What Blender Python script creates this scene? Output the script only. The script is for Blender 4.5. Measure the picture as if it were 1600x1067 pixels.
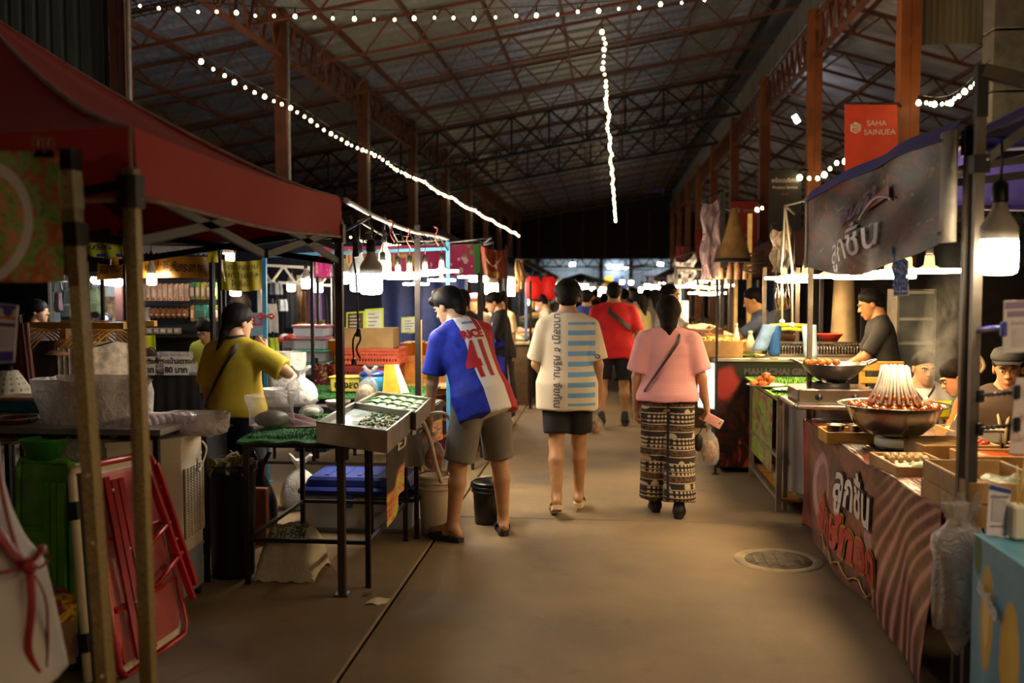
import bpy,bmesh,math,random
import numpy as np
from mathutils import Vector,Matrix
from mathutils.bvhtree import BVHTree
for _o in list(bpy.data.objects):
 bpy.data.objects.remove(_o)
SC = bpy.context.scene
COL = SC.collection
F_PX = 1520.0                       # focal length in pixels of a 1600 px wide frame
CAM_Z = 1.70
PITCH = math.atan((450.0-533.5)/F_PX)
YAW = math.atan(150.0*math.cos(PITCH)/F_PX)
cam_data = bpy.data.cameras.new('camera')
cam_data.sensor_width = 36.0
cam_data.lens = F_PX*36.0/1600.0
cam_data.clip_start = 0.05
cam_data.clip_end = 300.0
cam_data.dof.use_dof = True
cam_data.dof.focus_distance = 6.4
cam_data.dof.aperture_fstop = 1.6
cam = bpy.data.objects.new('camera',cam_data)
COL.objects.link(cam)
cam.location = (0,0,CAM_Z)
cam.rotation_euler = (math.pi/2+PITCH,0,YAW)
SC.camera = cam
world = bpy.data.worlds.new('world')
SC.world = world
world.use_nodes = True
world.node_tree.nodes['Background'].inputs[0].default_value = (0.10,0.13,0.22,1)
world.node_tree.nodes['Background'].inputs[1].default_value = 0.06
SC.view_settings.view_transform = 'Standard'
SC.view_settings.look = 'None'
SC.view_settings.gamma = 1.0
SC.view_settings.use_curve_mapping = False
SC.view_settings.exposure = 0.0
SC.cycles.max_bounces = 5
SC.cycles.diffuse_bounces = 3
SC.cycles.glossy_bounces = 2
SC.cycles.transmission_bounces = 3
SC.cycles.transparent_max_bounces = 8
SC.cycles.volume_bounces = 0
SC.cycles.sample_clamp_indirect = 4.0
SC.cycles.caustics_reflective = False
SC.cycles.caustics_refractive = False
SC.cycles.use_denoising = True
_R = cam.rotation_euler.to_matrix()
def ray(px,py):
 return (_R @ Vector(((px -800.0)/F_PX,-(py -533.5)/F_PX,-1.0))).normalized()
def at(px,py,Y):                 # point seen at a pixel, Y metres down the aisle
 d = ray(px,py)
 return Vector((0,0,CAM_Z)) +d*(Y/d.y)
def fl(px,py,z=0.0):             # point seen at a pixel, at height z
 d = ray(px,py)
 return Vector((0,0,CAM_Z)) +d*((z -CAM_Z)/d.z)
def onx(px,py,X):                # point seen at a pixel, on the plane x = X
 d = ray(px,py)
 return Vector((0,0,CAM_Z)) +d*(X/d.x)
def lin(h):
 if isinstance(h,(tuple,list)):
  return tuple(h[:3]) +(1.0,)
 h = h.lstrip('#')
 c = [int(h[i:i +2],16)/255.0 for i in (0,2,4)]
 return tuple(x/12.92 if x <= 0.04045 else ((x +0.055)/1.055) ** 2.4 for x in c) +(1.0,)
class G:
 """a material under construction; sockets are wrapped in V so that maths reads as maths"""
 def __init__(s,name,rough=0.6,metal=0.0):
  s.m = bpy.data.materials.new(name)
  s.m.use_nodes = True
  s.nt = s.m.node_tree
  s.b = s.nt.nodes['Principled BSDF']
  s.b.inputs['Roughness'].default_value = rough
  s.b.inputs['Metallic'].default_value = metal
 def n(s,t,**kw):
  nd = s.nt.nodes.new(t)
  for k,v in kw.items():
   setattr(nd,k,v)
  return nd
 def link(s,a,b):
  if isinstance(a,V):
   s.nt.links.new(a.s,b)
  elif isinstance(a,(str,tuple,list)):
   b.default_value = lin(a)
  else:
   b.default_value = a
 def coord(s,kind='Object'):
  if kind == 'UV':
   return V(s,s.n('ShaderNodeUVMap').outputs[0])
  if kind in ('Object','Generated'):
   return V(s,s.n('ShaderNodeTexCoord').outputs[kind])
  nd = s.n('ShaderNodeAttribute')
  nd.attribute_name = kind
  return V(s,nd.outputs['Vector'])
 def xyz(s,v):
  nd = s.n('ShaderNodeSeparateXYZ')
  s.link(v,nd.inputs[0])
  return [V(s,o) for o in nd.outputs]
 def vec(s,x,y,z=0.0):
  nd = s.n('ShaderNodeCombineXYZ')
  for i,q in enumerate((x,y,z)):
   s.link(q,nd.inputs[i])
  return V(s,nd.outputs[0])
 def noise(s,v=None,scale=5.0,detail=2.0,rough=0.5,dist=0.0,col=False):
  nd = s.n('ShaderNodeTexNoise')
  if v is not None:
   s.link(v,nd.inputs['Vector'])
  nd.inputs['Scale'].default_value = scale
  nd.inputs['Detail'].default_value = detail
  nd.inputs['Roughness'].default_value = rough
  nd.inputs['Distortion'].default_value = dist
  return V(s,nd.outputs['Color' if col else 'Fac'])
 def vor(s,v=None,scale=5.0,feature='F1',out='Distance',rnd=1.0):
  nd = s.n('ShaderNodeTexVoronoi',feature=feature)
  if v is not None:
   s.link(v,nd.inputs['Vector'])
  nd.inputs['Scale'].default_value = scale
  nd.inputs['Randomness'].default_value = rnd
  return V(s,nd.outputs[out])
 def wave(s,v=None,scale=5.0,dist=0.0,detail=2.0,direction='X'):
  nd = s.n('ShaderNodeTexWave',bands_direction=direction)
  if v is not None:
   s.link(v,nd.inputs['Vector'])
  nd.inputs['Scale'].default_value = scale
  nd.inputs['Distortion'].default_value = dist
  nd.inputs['Detail'].default_value = detail
  return V(s,nd.outputs['Fac'])
 def ramp(s,fac,stops,const=False):
  nd = s.n('ShaderNodeValToRGB')
  if const:
   nd.color_ramp.interpolation = 'CONSTANT'
  s.link(fac,nd.inputs[0])
  el = nd.color_ramp.elements
  while len(el) < len(stops):
   el.new(0.5)
  for e,(p,c) in zip(el,stops):
   e.position = p
   e.color = lin(c)
  return V(s,nd.outputs[0])
 def mix(s,a,b,f):
  nd = s.n('ShaderNodeMix',data_type='RGBA')
  s.link(f,nd.inputs[0])
  s.link(a,nd.inputs[6])
  s.link(b,nd.inputs[7])
  return V(s,nd.outputs[2])
 def sm(s,x,a,b):
  nd = s.n('ShaderNodeMapRange',interpolation_type='SMOOTHSTEP')
  s.link(x,nd.inputs[0])
  nd.inputs[1].default_value = a
  nd.inputs[2].default_value = b
  return V(s,nd.outputs[0])
 def bump(s,h,strength=0.3,dist=0.01):
  nd = s.n('ShaderNodeBump')
  nd.inputs['Strength'].default_value = strength
  nd.inputs['Distance'].default_value = dist
  s.link(h,nd.inputs['Height'])
  s.link(V(s,nd.outputs[0]),s.b.inputs['Normal'])
  return s
 def set(s,**kw):
  for k,v in kw.items():
   s.link(v,s.b.inputs[k.replace('_',' ')])
  return s
 def color(s,c):
  s.link(c,s.b.inputs['Base Color'])
  return s
class V:
 def __init__(s,g,sock):
  s.g,s.s = g,sock
 def _m(s,op,*o,rev=False):
  nd = s.g.n('ShaderNodeMath',operation=op)
  args = [s] +list(o)
  if rev:
   args.reverse()
  for i,a in enumerate(args):
   s.g.link(a,nd.inputs[i])
  return V(s.g,nd.outputs[0])
 def __add__(s,o): return s._m('ADD',o)
 def __radd__(s,o): return s._m('ADD',o)
 def __sub__(s,o): return s._m('SUBTRACT',o)
 def __rsub__(s,o): return s._m('SUBTRACT',o,rev=True)
 def __mul__(s,o): return s._m('MULTIPLY',o)
 def __rmul__(s,o): return s._m('MULTIPLY',o)
 def __truediv__(s,o): return s._m('DIVIDE',o)
 def __gt__(s,o): return s._m('GREATER_THAN',o)
 def __lt__(s,o): return s._m('LESS_THAN',o)
 def __and__(s,o): return s._m('MULTIPLY',o)
 def __or__(s,o): return s._m('MAXIMUM',o)
 def __mod__(s,o): return s._m('FLOORED_MODULO',o)
 def __neg__(s): return s*-1.0
 def floor(s): return s._m('FLOOR')
 def abs(s): return s._m('ABSOLUTE')
 def sin(s): return s._m('SINE')
 def sqrt(s): return s._m('SQRT')
 def pow(s,e): return s._m('POWER',e)
_MATS = {}
def mat(name,c,rough=0.6,metal=0.0,var=0.12,vs=9.0,bump=0.0,bs=60.0,alpha=1.0,emit=None,es=0.0,coat=0.0,sss=0.0,trans=0.0):
 """a plain surface: one colour with a slow drift in it, fine relief on request"""
 if name in _MATS:
  return _MATS[name]
 g = G(name,rough,metal)
 if emit is not None:
  g.color((0,0,0,1) if c is None else c)
  g.b.inputs['Emission Color'].default_value = lin(emit)
  g.b.inputs['Emission Strength'].default_value = es
 else:
  co = g.coord('Object')
  col = lin(c)
  if var > 0:
   n = g.noise(co,vs,3.0)
   dark = tuple(x*(1-1.6*var) for x in col[:3])
   light = tuple(min(1,x*(1+1.6*var)) for x in col[:3])
   g.color(g.mix(dark,light,g.sm(n,0.3,0.7)))
  else:
   g.color(col)
  if bump > 0:
   g.bump(g.noise(co,bs,2.0),bump,0.004)
 if coat:
  g.b.inputs['Coat Weight'].default_value = coat
 if sss:
  g.b.inputs['Subsurface Weight'].default_value = sss
  g.b.inputs['Subsurface Radius'].default_value = (0.01,0.004,0.002)
 if trans:
  g.b.inputs['Transmission Weight'].default_value = trans
 g.b.inputs['Alpha'].default_value = alpha
 _MATS[name] = g.m
 return g.m
def done(g):
 _MATS[g.m.name] = g.m
 return g.m
def wm(o):
 m = o.matrix_parent_inverse @ o.matrix_basis
 return wm(o.parent) @ m if o.parent is not None else o.matrix_basis.copy()
def tag(o,label=None,cat=None,group=None,kind=None):
 if label: o['label'] = label
 if cat: o['category'] = cat
 if group: o['group'] = group
 if kind: o['kind'] = kind
 return o
def T(name,label,cat,loc=(0,0,0),rz=0.0,group=None,kind=None):
 o = bpy.data.objects.new(name,None)
 COL.objects.link(o)
 o.location = loc
 o.rotation_euler = (0,0,rz)
 o.empty_display_size = 0.1
 return tag(o,label,cat,group,kind)
def link(name,me,parent=None):
 o = bpy.data.objects.new(name,me)
 COL.objects.link(o)
 if parent is not None:
  o.parent = parent
  o.matrix_parent_inverse = wm(parent).inverted()
 return o
KIDS = {}
def dup(root,loc=None,rz=None,label=None,group=None,scale=None):
 def cp(o,par):
  c = o.copy()
  COL.objects.link(c)
  if par is not None:
   c.parent = par
   c.matrix_parent_inverse = o.matrix_parent_inverse.copy()
  for ch in list(o.children):
   cp(ch,c)
  return c
 r = cp(root,None)
 if loc is not None: r.location = loc
 if rz is not None: r.rotation_euler = (0,0,rz)
 if scale is not None: r.scale = (scale,)*3 if not isinstance(scale,tuple) else scale
 if label: r['label'] = label
 if group: r['group'] = group
 return r
def frame(d,up=None):
 """two unit vectors square to d"""
 d = Vector(d).normalized()
 u = Vector(up) if up is not None else (Vector((0,0,1)) if abs(d.z) < 0.95 else Vector((0,1,0)))
 a = d.cross(u).normalized()
 return a,a.cross(d).normalized()
class MB:
 def __init__(s):
  s.v,s.f,s.mi,s.uv,s.sm = [],[],[],[],[]
 def add(s,vs,fs,m=0,uvs=None,smooth=False):
  b = len(s.v)
  s.v.extend([tuple(p) for p in vs])
  for k,f in enumerate(fs):
   s.f.append(tuple(b +i for i in f))
   s.mi.append(m)
   s.sm.append(smooth)
   s.uv.append([uvs[i] for i in f] if uvs is not None else [(0,0)]*len(f))
  return s
 def box(s,c,size,m=0,rz=0.0,R=None,bev=0.0,taper=1.0):
  x,y,z = [q/2.0 for q in size]
  R = R if R is not None else Matrix.Rotation(rz,3,'Z')
  c = Vector(c)
  if bev > 0:
   b = min(bev,x*.9,y*.9,z*.9)
   vs = []
   for sz_ in (-1,1):
    for (ax,ay,az) in ((x -b,y -b,z),):
     pass
   def ring(xx,yy,bb,zz):
    return [(-xx +bb,-yy,zz),(xx -bb,-yy,zz),(xx,-yy +bb,zz),(xx,yy -bb,zz),(xx -bb,yy,zz),(-xx +bb,yy,zz),(-xx,yy -bb,zz),(-xx,-yy +bb,zz)]
   rs = [ring(x -b,y -b,b*.5,-z),ring(x,y,b,-z +b),ring(x*taper,y*taper,b,z -b),ring((x -b)*taper,(y -b)*taper,b*.5,z)]
   for r in rs:
    vs += r
   fs = [tuple(range(7,-1,-1)),tuple(range(24,32))]
   for k in range(3):
    for i in range(8):
     j = (i +1) % 8
     fs.append((k*8+i,k*8+j,k*8+8+j,k*8+8+i))
   return s.add([c +R @ Vector(p) for p in vs],fs,m)
  vs = [(-x,-y,-z),(x,-y,-z),(x,y,-z),(-x,y,-z),(-x*taper,-y*taper,z),(x*taper,-y*taper,z),(x*taper,y*taper,z),(-x*taper,y*taper,z)]
  fs = [(3,2,1,0),(4,5,6,7),(0,1,5,4),(1,2,6,5),(2,3,7,6),(3,0,4,7)]
  return s.add([c +R @ Vector(p) for p in vs],fs,m)
 def bar(s,p0,p1,w,h=None,m=0,up=None):
  h = h or w
  p0,p1 = Vector(p0),Vector(p1)
  a,b = frame(p1 -p0,up)
  vs = []
  for p in (p0,p1):
   for (i,j) in ((-1,-1),(1,-1),(1,1),(-1,1)):
    vs.append(p +a*(i*w/2) +b*(j*h/2))
  return s.add(vs,[(3,2,1,0),(4,5,6,7),(0,1,5,4),(1,2,6,5),(2,3,7,6),(3,0,4,7)],m)
 def tube(s,pts,r,n=8,m=0,cap=True,flat=1.0,up=None):
  pts = [Vector(p) for p in pts]
  rs = r if isinstance(r,(list,tuple)) else [r]*len(pts)
  vs,fs = [],[]
  a = None
  for i,p in enumerate(pts):
   d = (pts[min(i +1,len(pts) -1)] -pts[max(i -1,0)])
   if d.length < 1e-9: d = Vector((0,0,1))
   d.normalize()
   if a is None:
    a,b = frame(d,up)
   else:
    a = (a -d*a.dot(d))
    a = a.normalized() if a.length > 1e-6 else frame(d)[0]
    b = a.cross(d).normalized()
   for k in range(n):
    t = 2*math.pi*k/n
    vs.append(p +a*(math.cos(t)*rs[i]) +b*(math.sin(t)*rs[i]*flat))
  for i in range(len(pts) -1):
   for k in range(n):
    j = (k +1) % n
    fs.append((i*n +k,i*n +j,i*n +n +j,i*n +n +k))
  if cap:
   fs.append(tuple(range(n -1,-1,-1)))
   fs.append(tuple((len(pts) -1)*n +k for k in range(n)))
  return s.add(vs,fs,m,smooth=True)
 def lathe(s,c,prof,n=20,m=0,smooth=True,sx=1.0,sy=1.0,wob=None,cap=True,R=None):
  c = Vector(c)
  vs,fs,uvs = [],[],[]
  for i,(r,z) in enumerate(prof):
   for k in range(n):
    t = 2*math.pi*k/n
    rr = r*(wob(t,i) if wob else 1.0)
    p = Vector((rr*math.cos(t)*sx,rr*math.sin(t)*sy,z))
    vs.append(c +(R @ p if R is not None else p))
    uvs.append((k/n,i/max(1,len(prof) -1)))
  for i in range(len(prof) -1):
   for k in range(n):
    j = (k +1) % n
    fs.append((i*n +k,i*n +j,i*n +n +j,i*n +n +k))
  if cap:
   if prof[0][0] > 1e-5: fs.append(tuple(range(n -1,-1,-1)))
   if prof[-1][0] > 1e-5: fs.append(tuple((len(prof) -1)*n +k for k in range(n)))
  return s.add(vs,fs,m,uvs,smooth)
 def ball(s,c,r,n=12,m=0,wob=None):
  rx,ry,rz = r if isinstance(r,(tuple,list)) else (r,r,r)
  k = max(4,n // 2)
  prof = [(max(1e-6,math.sin(math.pi*i/k)),-math.cos(math.pi*i/k)*rz) for i in range(k +1)]
  return s.lathe(c,prof,n,m,True,rx,ry,wob)
 def sheet(s,fn,nu,nv,m=0,th=0.0,smooth=True):
  """fn(u, v) -> point; th gives the sheet a back face that far behind it"""
  g = [[Vector(fn(i/nu,j/nv)) for i in range(nu +1)] for j in range(nv +1)]
  vs = [p for row in g for p in row]
  uvs = [(i/nu,j/nv) for j in range(nv +1) for i in range(nu +1)]
  w = nu +1
  fs = [(j*w +i,j*w +i +1,(j +1)*w +i +1,(j +1)*w +i) for j in range(nv) for i in range(nu)]
  s.add(vs,fs,m,uvs,smooth)
  if th:
   nrm = []
   for j in range(nv +1):
    for i in range(nu +1):
     du = g[j][min(i +1,nu)] -g[j][max(i -1,0)]
     dv = g[min(j +1,nv)][i] -g[max(j -1,0)][i]
     q = du.cross(dv)
     nrm.append(q.normalized() if q.length > 1e-12 else Vector((0,0,1)))
   bs = [p -q*th for p,q in zip(vs,nrm)]
   s.add(bs,[tuple(reversed(f)) for f in fs],m,uvs,smooth)
   rim = [i for i in range(w)] +[j*w +nu for j in range(1,nv +1)] +[nv*w +i for i in range(nu -1,-1,-1)] +[j*w for j in range(nv -1,0,-1)]
   n = len(rim)
   s.add([vs[i] for i in rim] +[bs[i] for i in rim],[(k,n +k,n +(k +1) % n,(k +1) % n) for k in range(n)],m,[uvs[i] for i in rim]*2,False)
  return s
 def quad(s,a,b,c,d,m=0,th=0.0):
  a,b,c,d = map(Vector,(a,b,c,d))
  return s.sheet(lambda u,v: (a*(1-u) +b*u)*(1-v) +(d*(1-u) +c*u)*v,1,1,m,th,False)
 def prism(s,poly,z0,z1,m=0,fnm=None):
  """a flat outline (x, y) pulled up from z0 to z1"""
  n = len(poly)
  vs = [Vector((x,y,z0)) for x,y in poly] +[Vector((x,y,z1)) for x,y in poly]
  if fnm: vs = [fnm(p) for p in vs]
  return s.add(vs,[tuple(range(n -1,-1,-1)),tuple(range(n,2*n))] +[(i,(i +1) % n,n +(i +1) % n,n +i) for i in range(n)],m)
 def mesh(s,name,mats):
  me = bpy.data.meshes.new(name)
  me.from_pydata(s.v,[],s.f)
  for q in (mats if isinstance(mats,(list,tuple)) else [mats]):
   me.materials.append(q)
  me.polygons.foreach_set('material_index',s.mi)
  me.polygons.foreach_set('use_smooth',s.sm)
  ul = me.uv_layers.new(name='UVMap')
  ul.data.foreach_set('uv',[c for f in s.uv for p in f for c in p])
  me.update()
  return me
 def build(s,name,mats,parent=None):
  return link(name,s.mesh(name,mats),parent)
def lerp(a,b,t):
 return a*(1-t) +b*t
def catmull(pts,n=6):
 pts = [Vector(p) for p in pts]
 out = []
 for i in range(len(pts) -1):
  p0,p1,p2,p3 = pts[max(i -1,0)],pts[i],pts[i +1],pts[min(i +2,len(pts) -1)]
  for k in range(n):
   t = k/n
   out.append(0.5*((2*p1) +(p2 -p0)*t +(2*p0 -5*p1 +4*p2 -p3)*t*t +(3*p1 -p0 -3*p2 +p3)*t ** 3))
 out.append(pts[-1])
 return out
def text_mesh(st,size,bold=0.0,align='CENTER',ext=0.0,res=3):
 cu = bpy.data.curves.new('lettering','FONT')
 cu.body = st
 cu.size = size
 cu.align_x = align
 cu.align_y = 'CENTER'
 cu.offset = bold
 cu.extrude = ext
 cu.resolution_u = res
 o = bpy.data.objects.new('lettering',cu)
 COL.objects.link(o)
 dg = bpy.context.evaluated_depsgraph_get()
 me = bpy.data.meshes.new_from_object(o.evaluated_get(dg))
 bpy.data.objects.remove(o)
 bpy.data.curves.remove(cu)
 return me
def letters(st,size,m,pos,xd,ud,parent,bold=0.0,align='CENTER',wide=1.0,fnm=None,name='lettering',ext=0.0005):
 """words laid on a surface at pos, running along xd with their tops towards ud; fnm bends the points"""
 me = text_mesh(st,size,bold,align,ext)
 xd,ud = Vector(xd).normalized(),Vector(ud).normalized()
 zd = xd.cross(ud)
 pos = Vector(pos)
 for v in me.vertices:
  x,y,z = v.co
  if fnm is not None:
   v.co = Vector(fnm(x*wide,y)) +zd*(z +ext)
  else:
   v.co = pos +xd*(x*wide) +ud*y +zd*(z +ext)
 me.materials.clear()
 me.materials.append(m)
 return link(name,me,parent)
rnd = random.Random(7)
def st(o,label=None):
 o['kind'] = 'structure'
 return o
COL_L = [(-5.2,10.1+5.2*i) for i in range(10)]
COL_R = [(3.40,11.67+5.15*i) for i in range(9)]
HALL_END = 58.0
g = G('concrete floor',.78)
co = g.coord('Object')
n1 = g.noise(co,.45,5,.6)
n2 = g.noise(co,3.2,6,.65,.6)
n3 = g.noise(co,38,3)
base = g.mix('#665640','#846f52',g.sm(n1,.32,.68))
base = g.mix(base,'#443b2f',g.sm(n2,.56,.78)*.35)
base = g.mix(base,'#94866c',g.sm(n3,.60,.80)*.28)
wet = g.sm(g.noise(co,.8,4,.6,.4),.56,.66)
base = g.mix(base,'#494136',wet*.5)
g.color(base).set(Roughness=.78-wet*.22)
g.bump(n3*.4+n2,.22,.006)
m_floor = done(g)
m_joint = mat('joint dirt','#2a251f',.95,var=.2)
fo = st(MB().box((0,28,-.06),(30,72,.06)).build('floor',m_joint))
xs = [-14,-6.4,-1.16,4.1,9.0,14]
ys = [-6,1.6,7.08,13.2,19.3,25.4,31.5,37.6,43.7,49.8,56,64]
for i in range(len(xs) -1):
 for j in range(len(ys) -1):
  m = MB().box(((xs[i] +xs[i +1])/2,(ys[j] +ys[j +1])/2,-.02),(xs[i +1] -xs[i] -.016,ys[j +1] -ys[j] -.02,.04+.003*((i*7+j*3) % 3)),bev=.008)
  m.build('concrete_slab',m_floor,fo)
c = fl(1216,876)
d = MB()
d.lathe((c.x,c.y,0),[(.29,-.004),(.27,.007),(.25,.009),(.215,.009),(.21,.004)],32,wob=lambda a_,i: 1+.05*math.sin(3*a_ +1) +.03*math.sin(7*a_) if i == 0 else 1)
tag(d.build('drain_ring',mat('cast concrete ring','#8f8064',.8,bump=.4)),'round pale drain cover set in the concrete floor by the sausage stall','drain cover')
dc = bpy.data.objects['drain_ring']
dc.name = 'drain_cover'
dd = MB()
dd.lathe((c.x,c.y,0),[(1e-5,.006),(.205,.006),(.208,.002)],28)
for i in range(-2,3):
 dd.box((c.x +i*.07,c.y,.007),(.022,.30-.03*i*i,.006))
dd.build('lid',mat('cast iron lid','#5f5440',.7,.0,.25),dc)
SL = (7.6-6.15)/(3.57+5.1)
def roof_z(x):
 return 6.15+SL*(x +5.1)
g = G('roof foil',.42,.35)
co = g.coord('Object')
X_,Y_,Z_ = g.xyz(co)
cr = g.noise(g.vec(X_*9,Y_*2.2,0.0),1.6,4,.7)
pan = g.noise(g.vec((X_*.55).floor(),(Y_*.2).floor(),1.0),3.1,0)
base = g.mix('#666e8a','#99a1bc',g.sm(cr,.3,.7))
base = g.mix(base,'#8f8b72',g.sm(pan,.55,.6)*.6)
spark = g.sm(g.noise(co,26,2,.6),.70,.76)  # foil glints painted into the colour as pale flecks
g.color(g.mix(base,'#d6d8e2',spark)).set(Metallic=.25+spark*.5)
g.bump(g.wave(co,2.2,.6,1,'Y') +cr,.5,.02)
m_foil = done(g)
ro = MB()
def roofsheet(mb,x0,x1,fz,y0,y1,step):
 n = int((y1 -y0)/step)
 w = (y1 -y0)/n
 for j in range(n):
  a,b = y0 +j*w,y0 +(j +1)*w
  s_ = w*.12
  prof = [(a,0),(b -3*s_,0),(b -2*s_,.045),(b -s_,.045),(b,0)]
  for (u0,h0),(u1,h1) in zip(prof,prof[1:]):
   mb.add([(x0,u0,fz(x0) +h0),(x0,u1,fz(x0) +h1),(x1,u1,fz(x1) +h1),(x1,u0,fz(x1) +h0)],[(0,1,2,3)])
roofsheet(ro,-13,3.75,roof_z,1.5,HALL_END,.62)
ceil = st(ro.build('ceiling',m_foil))
rz2 = lambda x: 6.55-.30*(x -3.6)
r2 = MB()
roofsheet(r2,3.62,13,rz2,1.5,HALL_END,.62)
g = G('pale roof sheet',.5,.15)
co = g.coord('Object')
g.color(g.mix('#9a9aa8','#c8c6ca',g.sm(g.noise(co,1.3,4),.3,.7)))
g.bump(g.wave(co,3.0,.4,1,'Y'),.4,.015)
m_pale = done(g)
r2.build('side_roof',m_pale,ceil)
m_rust = mat('red oxide steel','#643722',.65,.1,.2,3)
m_rustd = mat('dark red oxide steel','#4f2b20',.7,.1,.2,3)
m_black = mat('black steel','#17161a',.55,.2,.2,5)
def truss(name,pa,pb,depth,step,mt,ch=.048,wb=.028,par=None,alt=True):
 """a lattice girder whose top chord runs from pa to pb"""
 pa,pb = Vector(pa),Vector(pb)
 L = (pb -pa).length
 n = max(2,int(L/step))
 dn = Vector((0,0,-depth))
 m = MB()
 m.bar(pa,pb,ch)
 m.bar(pa +dn,pb +dn,ch)
 P_ = lambda t: pa +(pb -pa)*t
 for i in range(n):
  a,b = P_(i/n),P_((i +1)/n)
  if alt:
   mid = P_((i +.5)/n)
   m.bar(a,mid +dn,wb)
   m.bar(mid +dn,b,wb)
  else:
   m.bar(a,a +dn,wb)
   m.bar(a,b +dn,wb)
   m.bar(b,a +dn,wb)
 return m.build(name,mt,par or ceil)
y = 3.6
while y < HALL_END:
 truss('roof_truss',(-12.8,y,roof_z(-12.8) -.07),(3.55,y,roof_z(3.55) -.07),.52,.92,m_rust)
 truss('side_truss',(3.7,y +.4,rz2(3.7) -.05),(12.8,y +.4,rz2(12.8) -.05),.42,.85,m_rust,.05,.032)
 y += 2.6
for x in np.arange(-12.4,3.6,1.28):
 MB().bar((x,2,roof_z(x) -.045),(x,HALL_END,roof_z(x) -.045),.05,.08).build('purlin',m_rust,ceil)
for x in np.arange(4.3,12.8,1.1):
 MB().bar((x,2,rz2(x) -.04),(x,HALL_END,rz2(x) -.04),.045,.07).build('purlin',m_rust,ceil)
for yy in (25.9,31.1):
 truss('deep_truss',(-12.5,yy,roof_z(-12.5) -.35),(3.4,yy,roof_z(3.4) -.35),1.0,1.0,m_black,.09,.055,alt=False)
for a,b in zip(COL_L,COL_L[1:]):
 truss('eaves_truss',(a[0],a[1],6.0),(b[0],b[1],6.0),.62,.55,m_rust,.07,.04)
truss('eaves_truss',(-5.1,3.0,6.0),(-5.1,10.1,6.0),.62,.55,m_rust,.07,.04)
for a,b in zip(COL_R,COL_R[1:]):
 truss('eaves_truss',(a[0],a[1],6.15),(b[0],b[1],6.15),.62,.5,m_rust,.07,.04)
truss('eaves_truss',(3.57,3.0,6.15),(3.57,11.67,6.15),.62,.5,m_rust,.07,.04)
fa = MB()
for j in range(24):
 y0 = 2+j*2.33
 fa.box((3.66,y0 +1.16,6.86),(.03,2.31,.62))
fa.build('cladding',mat('pale cladding','#8c8884',.6,.0,.1,2),ceil)
gu = MB()
gu.box((3.42,30,7.30),(.36,56,.26))
gu.build('gutter',mat('dark gutter','#1d1a19',.6,.2),ceil)
wmsh = MB()
for i in range(26):
 x = -8.7+i*.14
 wmsh.bar((x,9.4,roof_z(x) -.75),(x,12.4,roof_z(x) -.75),.012)
for j in range(22):
 y_ = 9.4+j*.14
 wmsh.bar((-8.7,y_,roof_z(-8.7) -.75),(-5.2,y_,roof_z(-5.2) -.75),.012)
wmsh.build('wire_mesh',m_black,ceil)
def column(x,y,w,h,mt):
 """two channels face to face, with a base plate and batten straps"""
 m = MB()
 m.box((x -w*.27,y,h/2),(w*.46,w*.95,h))
 m.box((x +w*.27,y,h/2),(w*.46,w*.95,h))
 m.box((x,y,h/2),(w*.3,w*.85,h))
 o = st(m.build('column',mt))
 b = MB()
 b.box((x,y,.02),(w*1.8,w*1.8,.04))
 for i in range(4):
  b.box((x -w*.6,y -w*.6,.05),(.03,.03,.03))
 b.build('base_plate',mt,o)
 s = MB()
 for k in range(int(h/1.2)):
  s.box((x,y,.9+k*1.2),(w*1.02,w*1.0,.09))
 s.build('batten',mt,o)
 return o
for i,(x,y) in enumerate(COL_L):
 column(x,y,.19 if i else .17,6.1,m_rust if i else m_rustd)
 if i < 6:
  st(MB().tube([(x +.15,y -.12,.3),(x +.15,y -.12,5.9)],.022).build('trim_%d' % (i +1),mat('grey pipe','#a09a92',.5)))
m_rustr = mat('orange oxide steel','#86481f',.62,.1,.15,3)
for i,(x,y) in enumerate(COL_R):
 column(x,y,.22,6.3,m_rustr)
g = G('ribbed wall sheet',.6,.1)
co = g.coord('Object')
g.color(g.mix('#2d302e','#474a46',g.noise(co,.7,4)))
m_wall = done(g)
def ribwall(name,a,b,z0,z1,mt,step=.22,dep=.035):
 a,b = Vector((*a,0)),Vector((*b,0))
 n = int((b -a).length/step)
 d = (b -a).normalized()
 nr = Vector((-d.y,d.x,0))*dep
 m = MB()
 for i in range(n):
  q = [a +d*step*i,a +d*step*(i +.55),a +d*step*(i +.65) +nr,a +d*step*(i +.9) +nr,a +d*step*(i +1)]
  for u,v in zip(q,q[1:]):
   m.add([(u.x,u.y,z0),(v.x,v.y,z0),(v.x,v.y,z1),(u.x,u.y,z1)],[(0,1,2,3)])
 return st(m.build(name,mt))
ribwall('wall_left',(-12.9,1.5),(-12.9,HALL_END),0,4.9,m_wall)
ribwall('wall_right',(12.9,HALL_END),(12.9,1.5),0,3.7,m_wall)
g = G('tin curtain sheet',.55,.25)
co = g.coord('Object')
X_,Y_,Z_ = g.xyz(co)
g.color(g.mix('#3c4340','#6a716c',g.noise(g.vec(X_*5,Y_,Z_*.4),2.5,3)))
m_tin = done(g)
ribwall('wall_tin_curtain',(-12.8,10.3),(-5.35,10.3),3.3,6.0,m_tin,.16,.03)
g = G('hanging sheet',.6)
co = g.coord('Object')
X_,Y_,Z_ = g.xyz(co)
g.color(g.mix('#5f5846','#8a8064',g.noise(g.vec(X_*4,Y_,Z_*.3),2.0,3)))
m_hang = done(g)
p0,p1 = at(1436,70,12.2),at(1546,66,12.2)
ribwall('wall_hanging_sheet',(p0.x,12.2),(p1.x,12.2),p0.z,p0.z +1.1,m_hang,.075,.02)
p2 = at(1542,110,10.6)
cw = MB()
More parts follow.
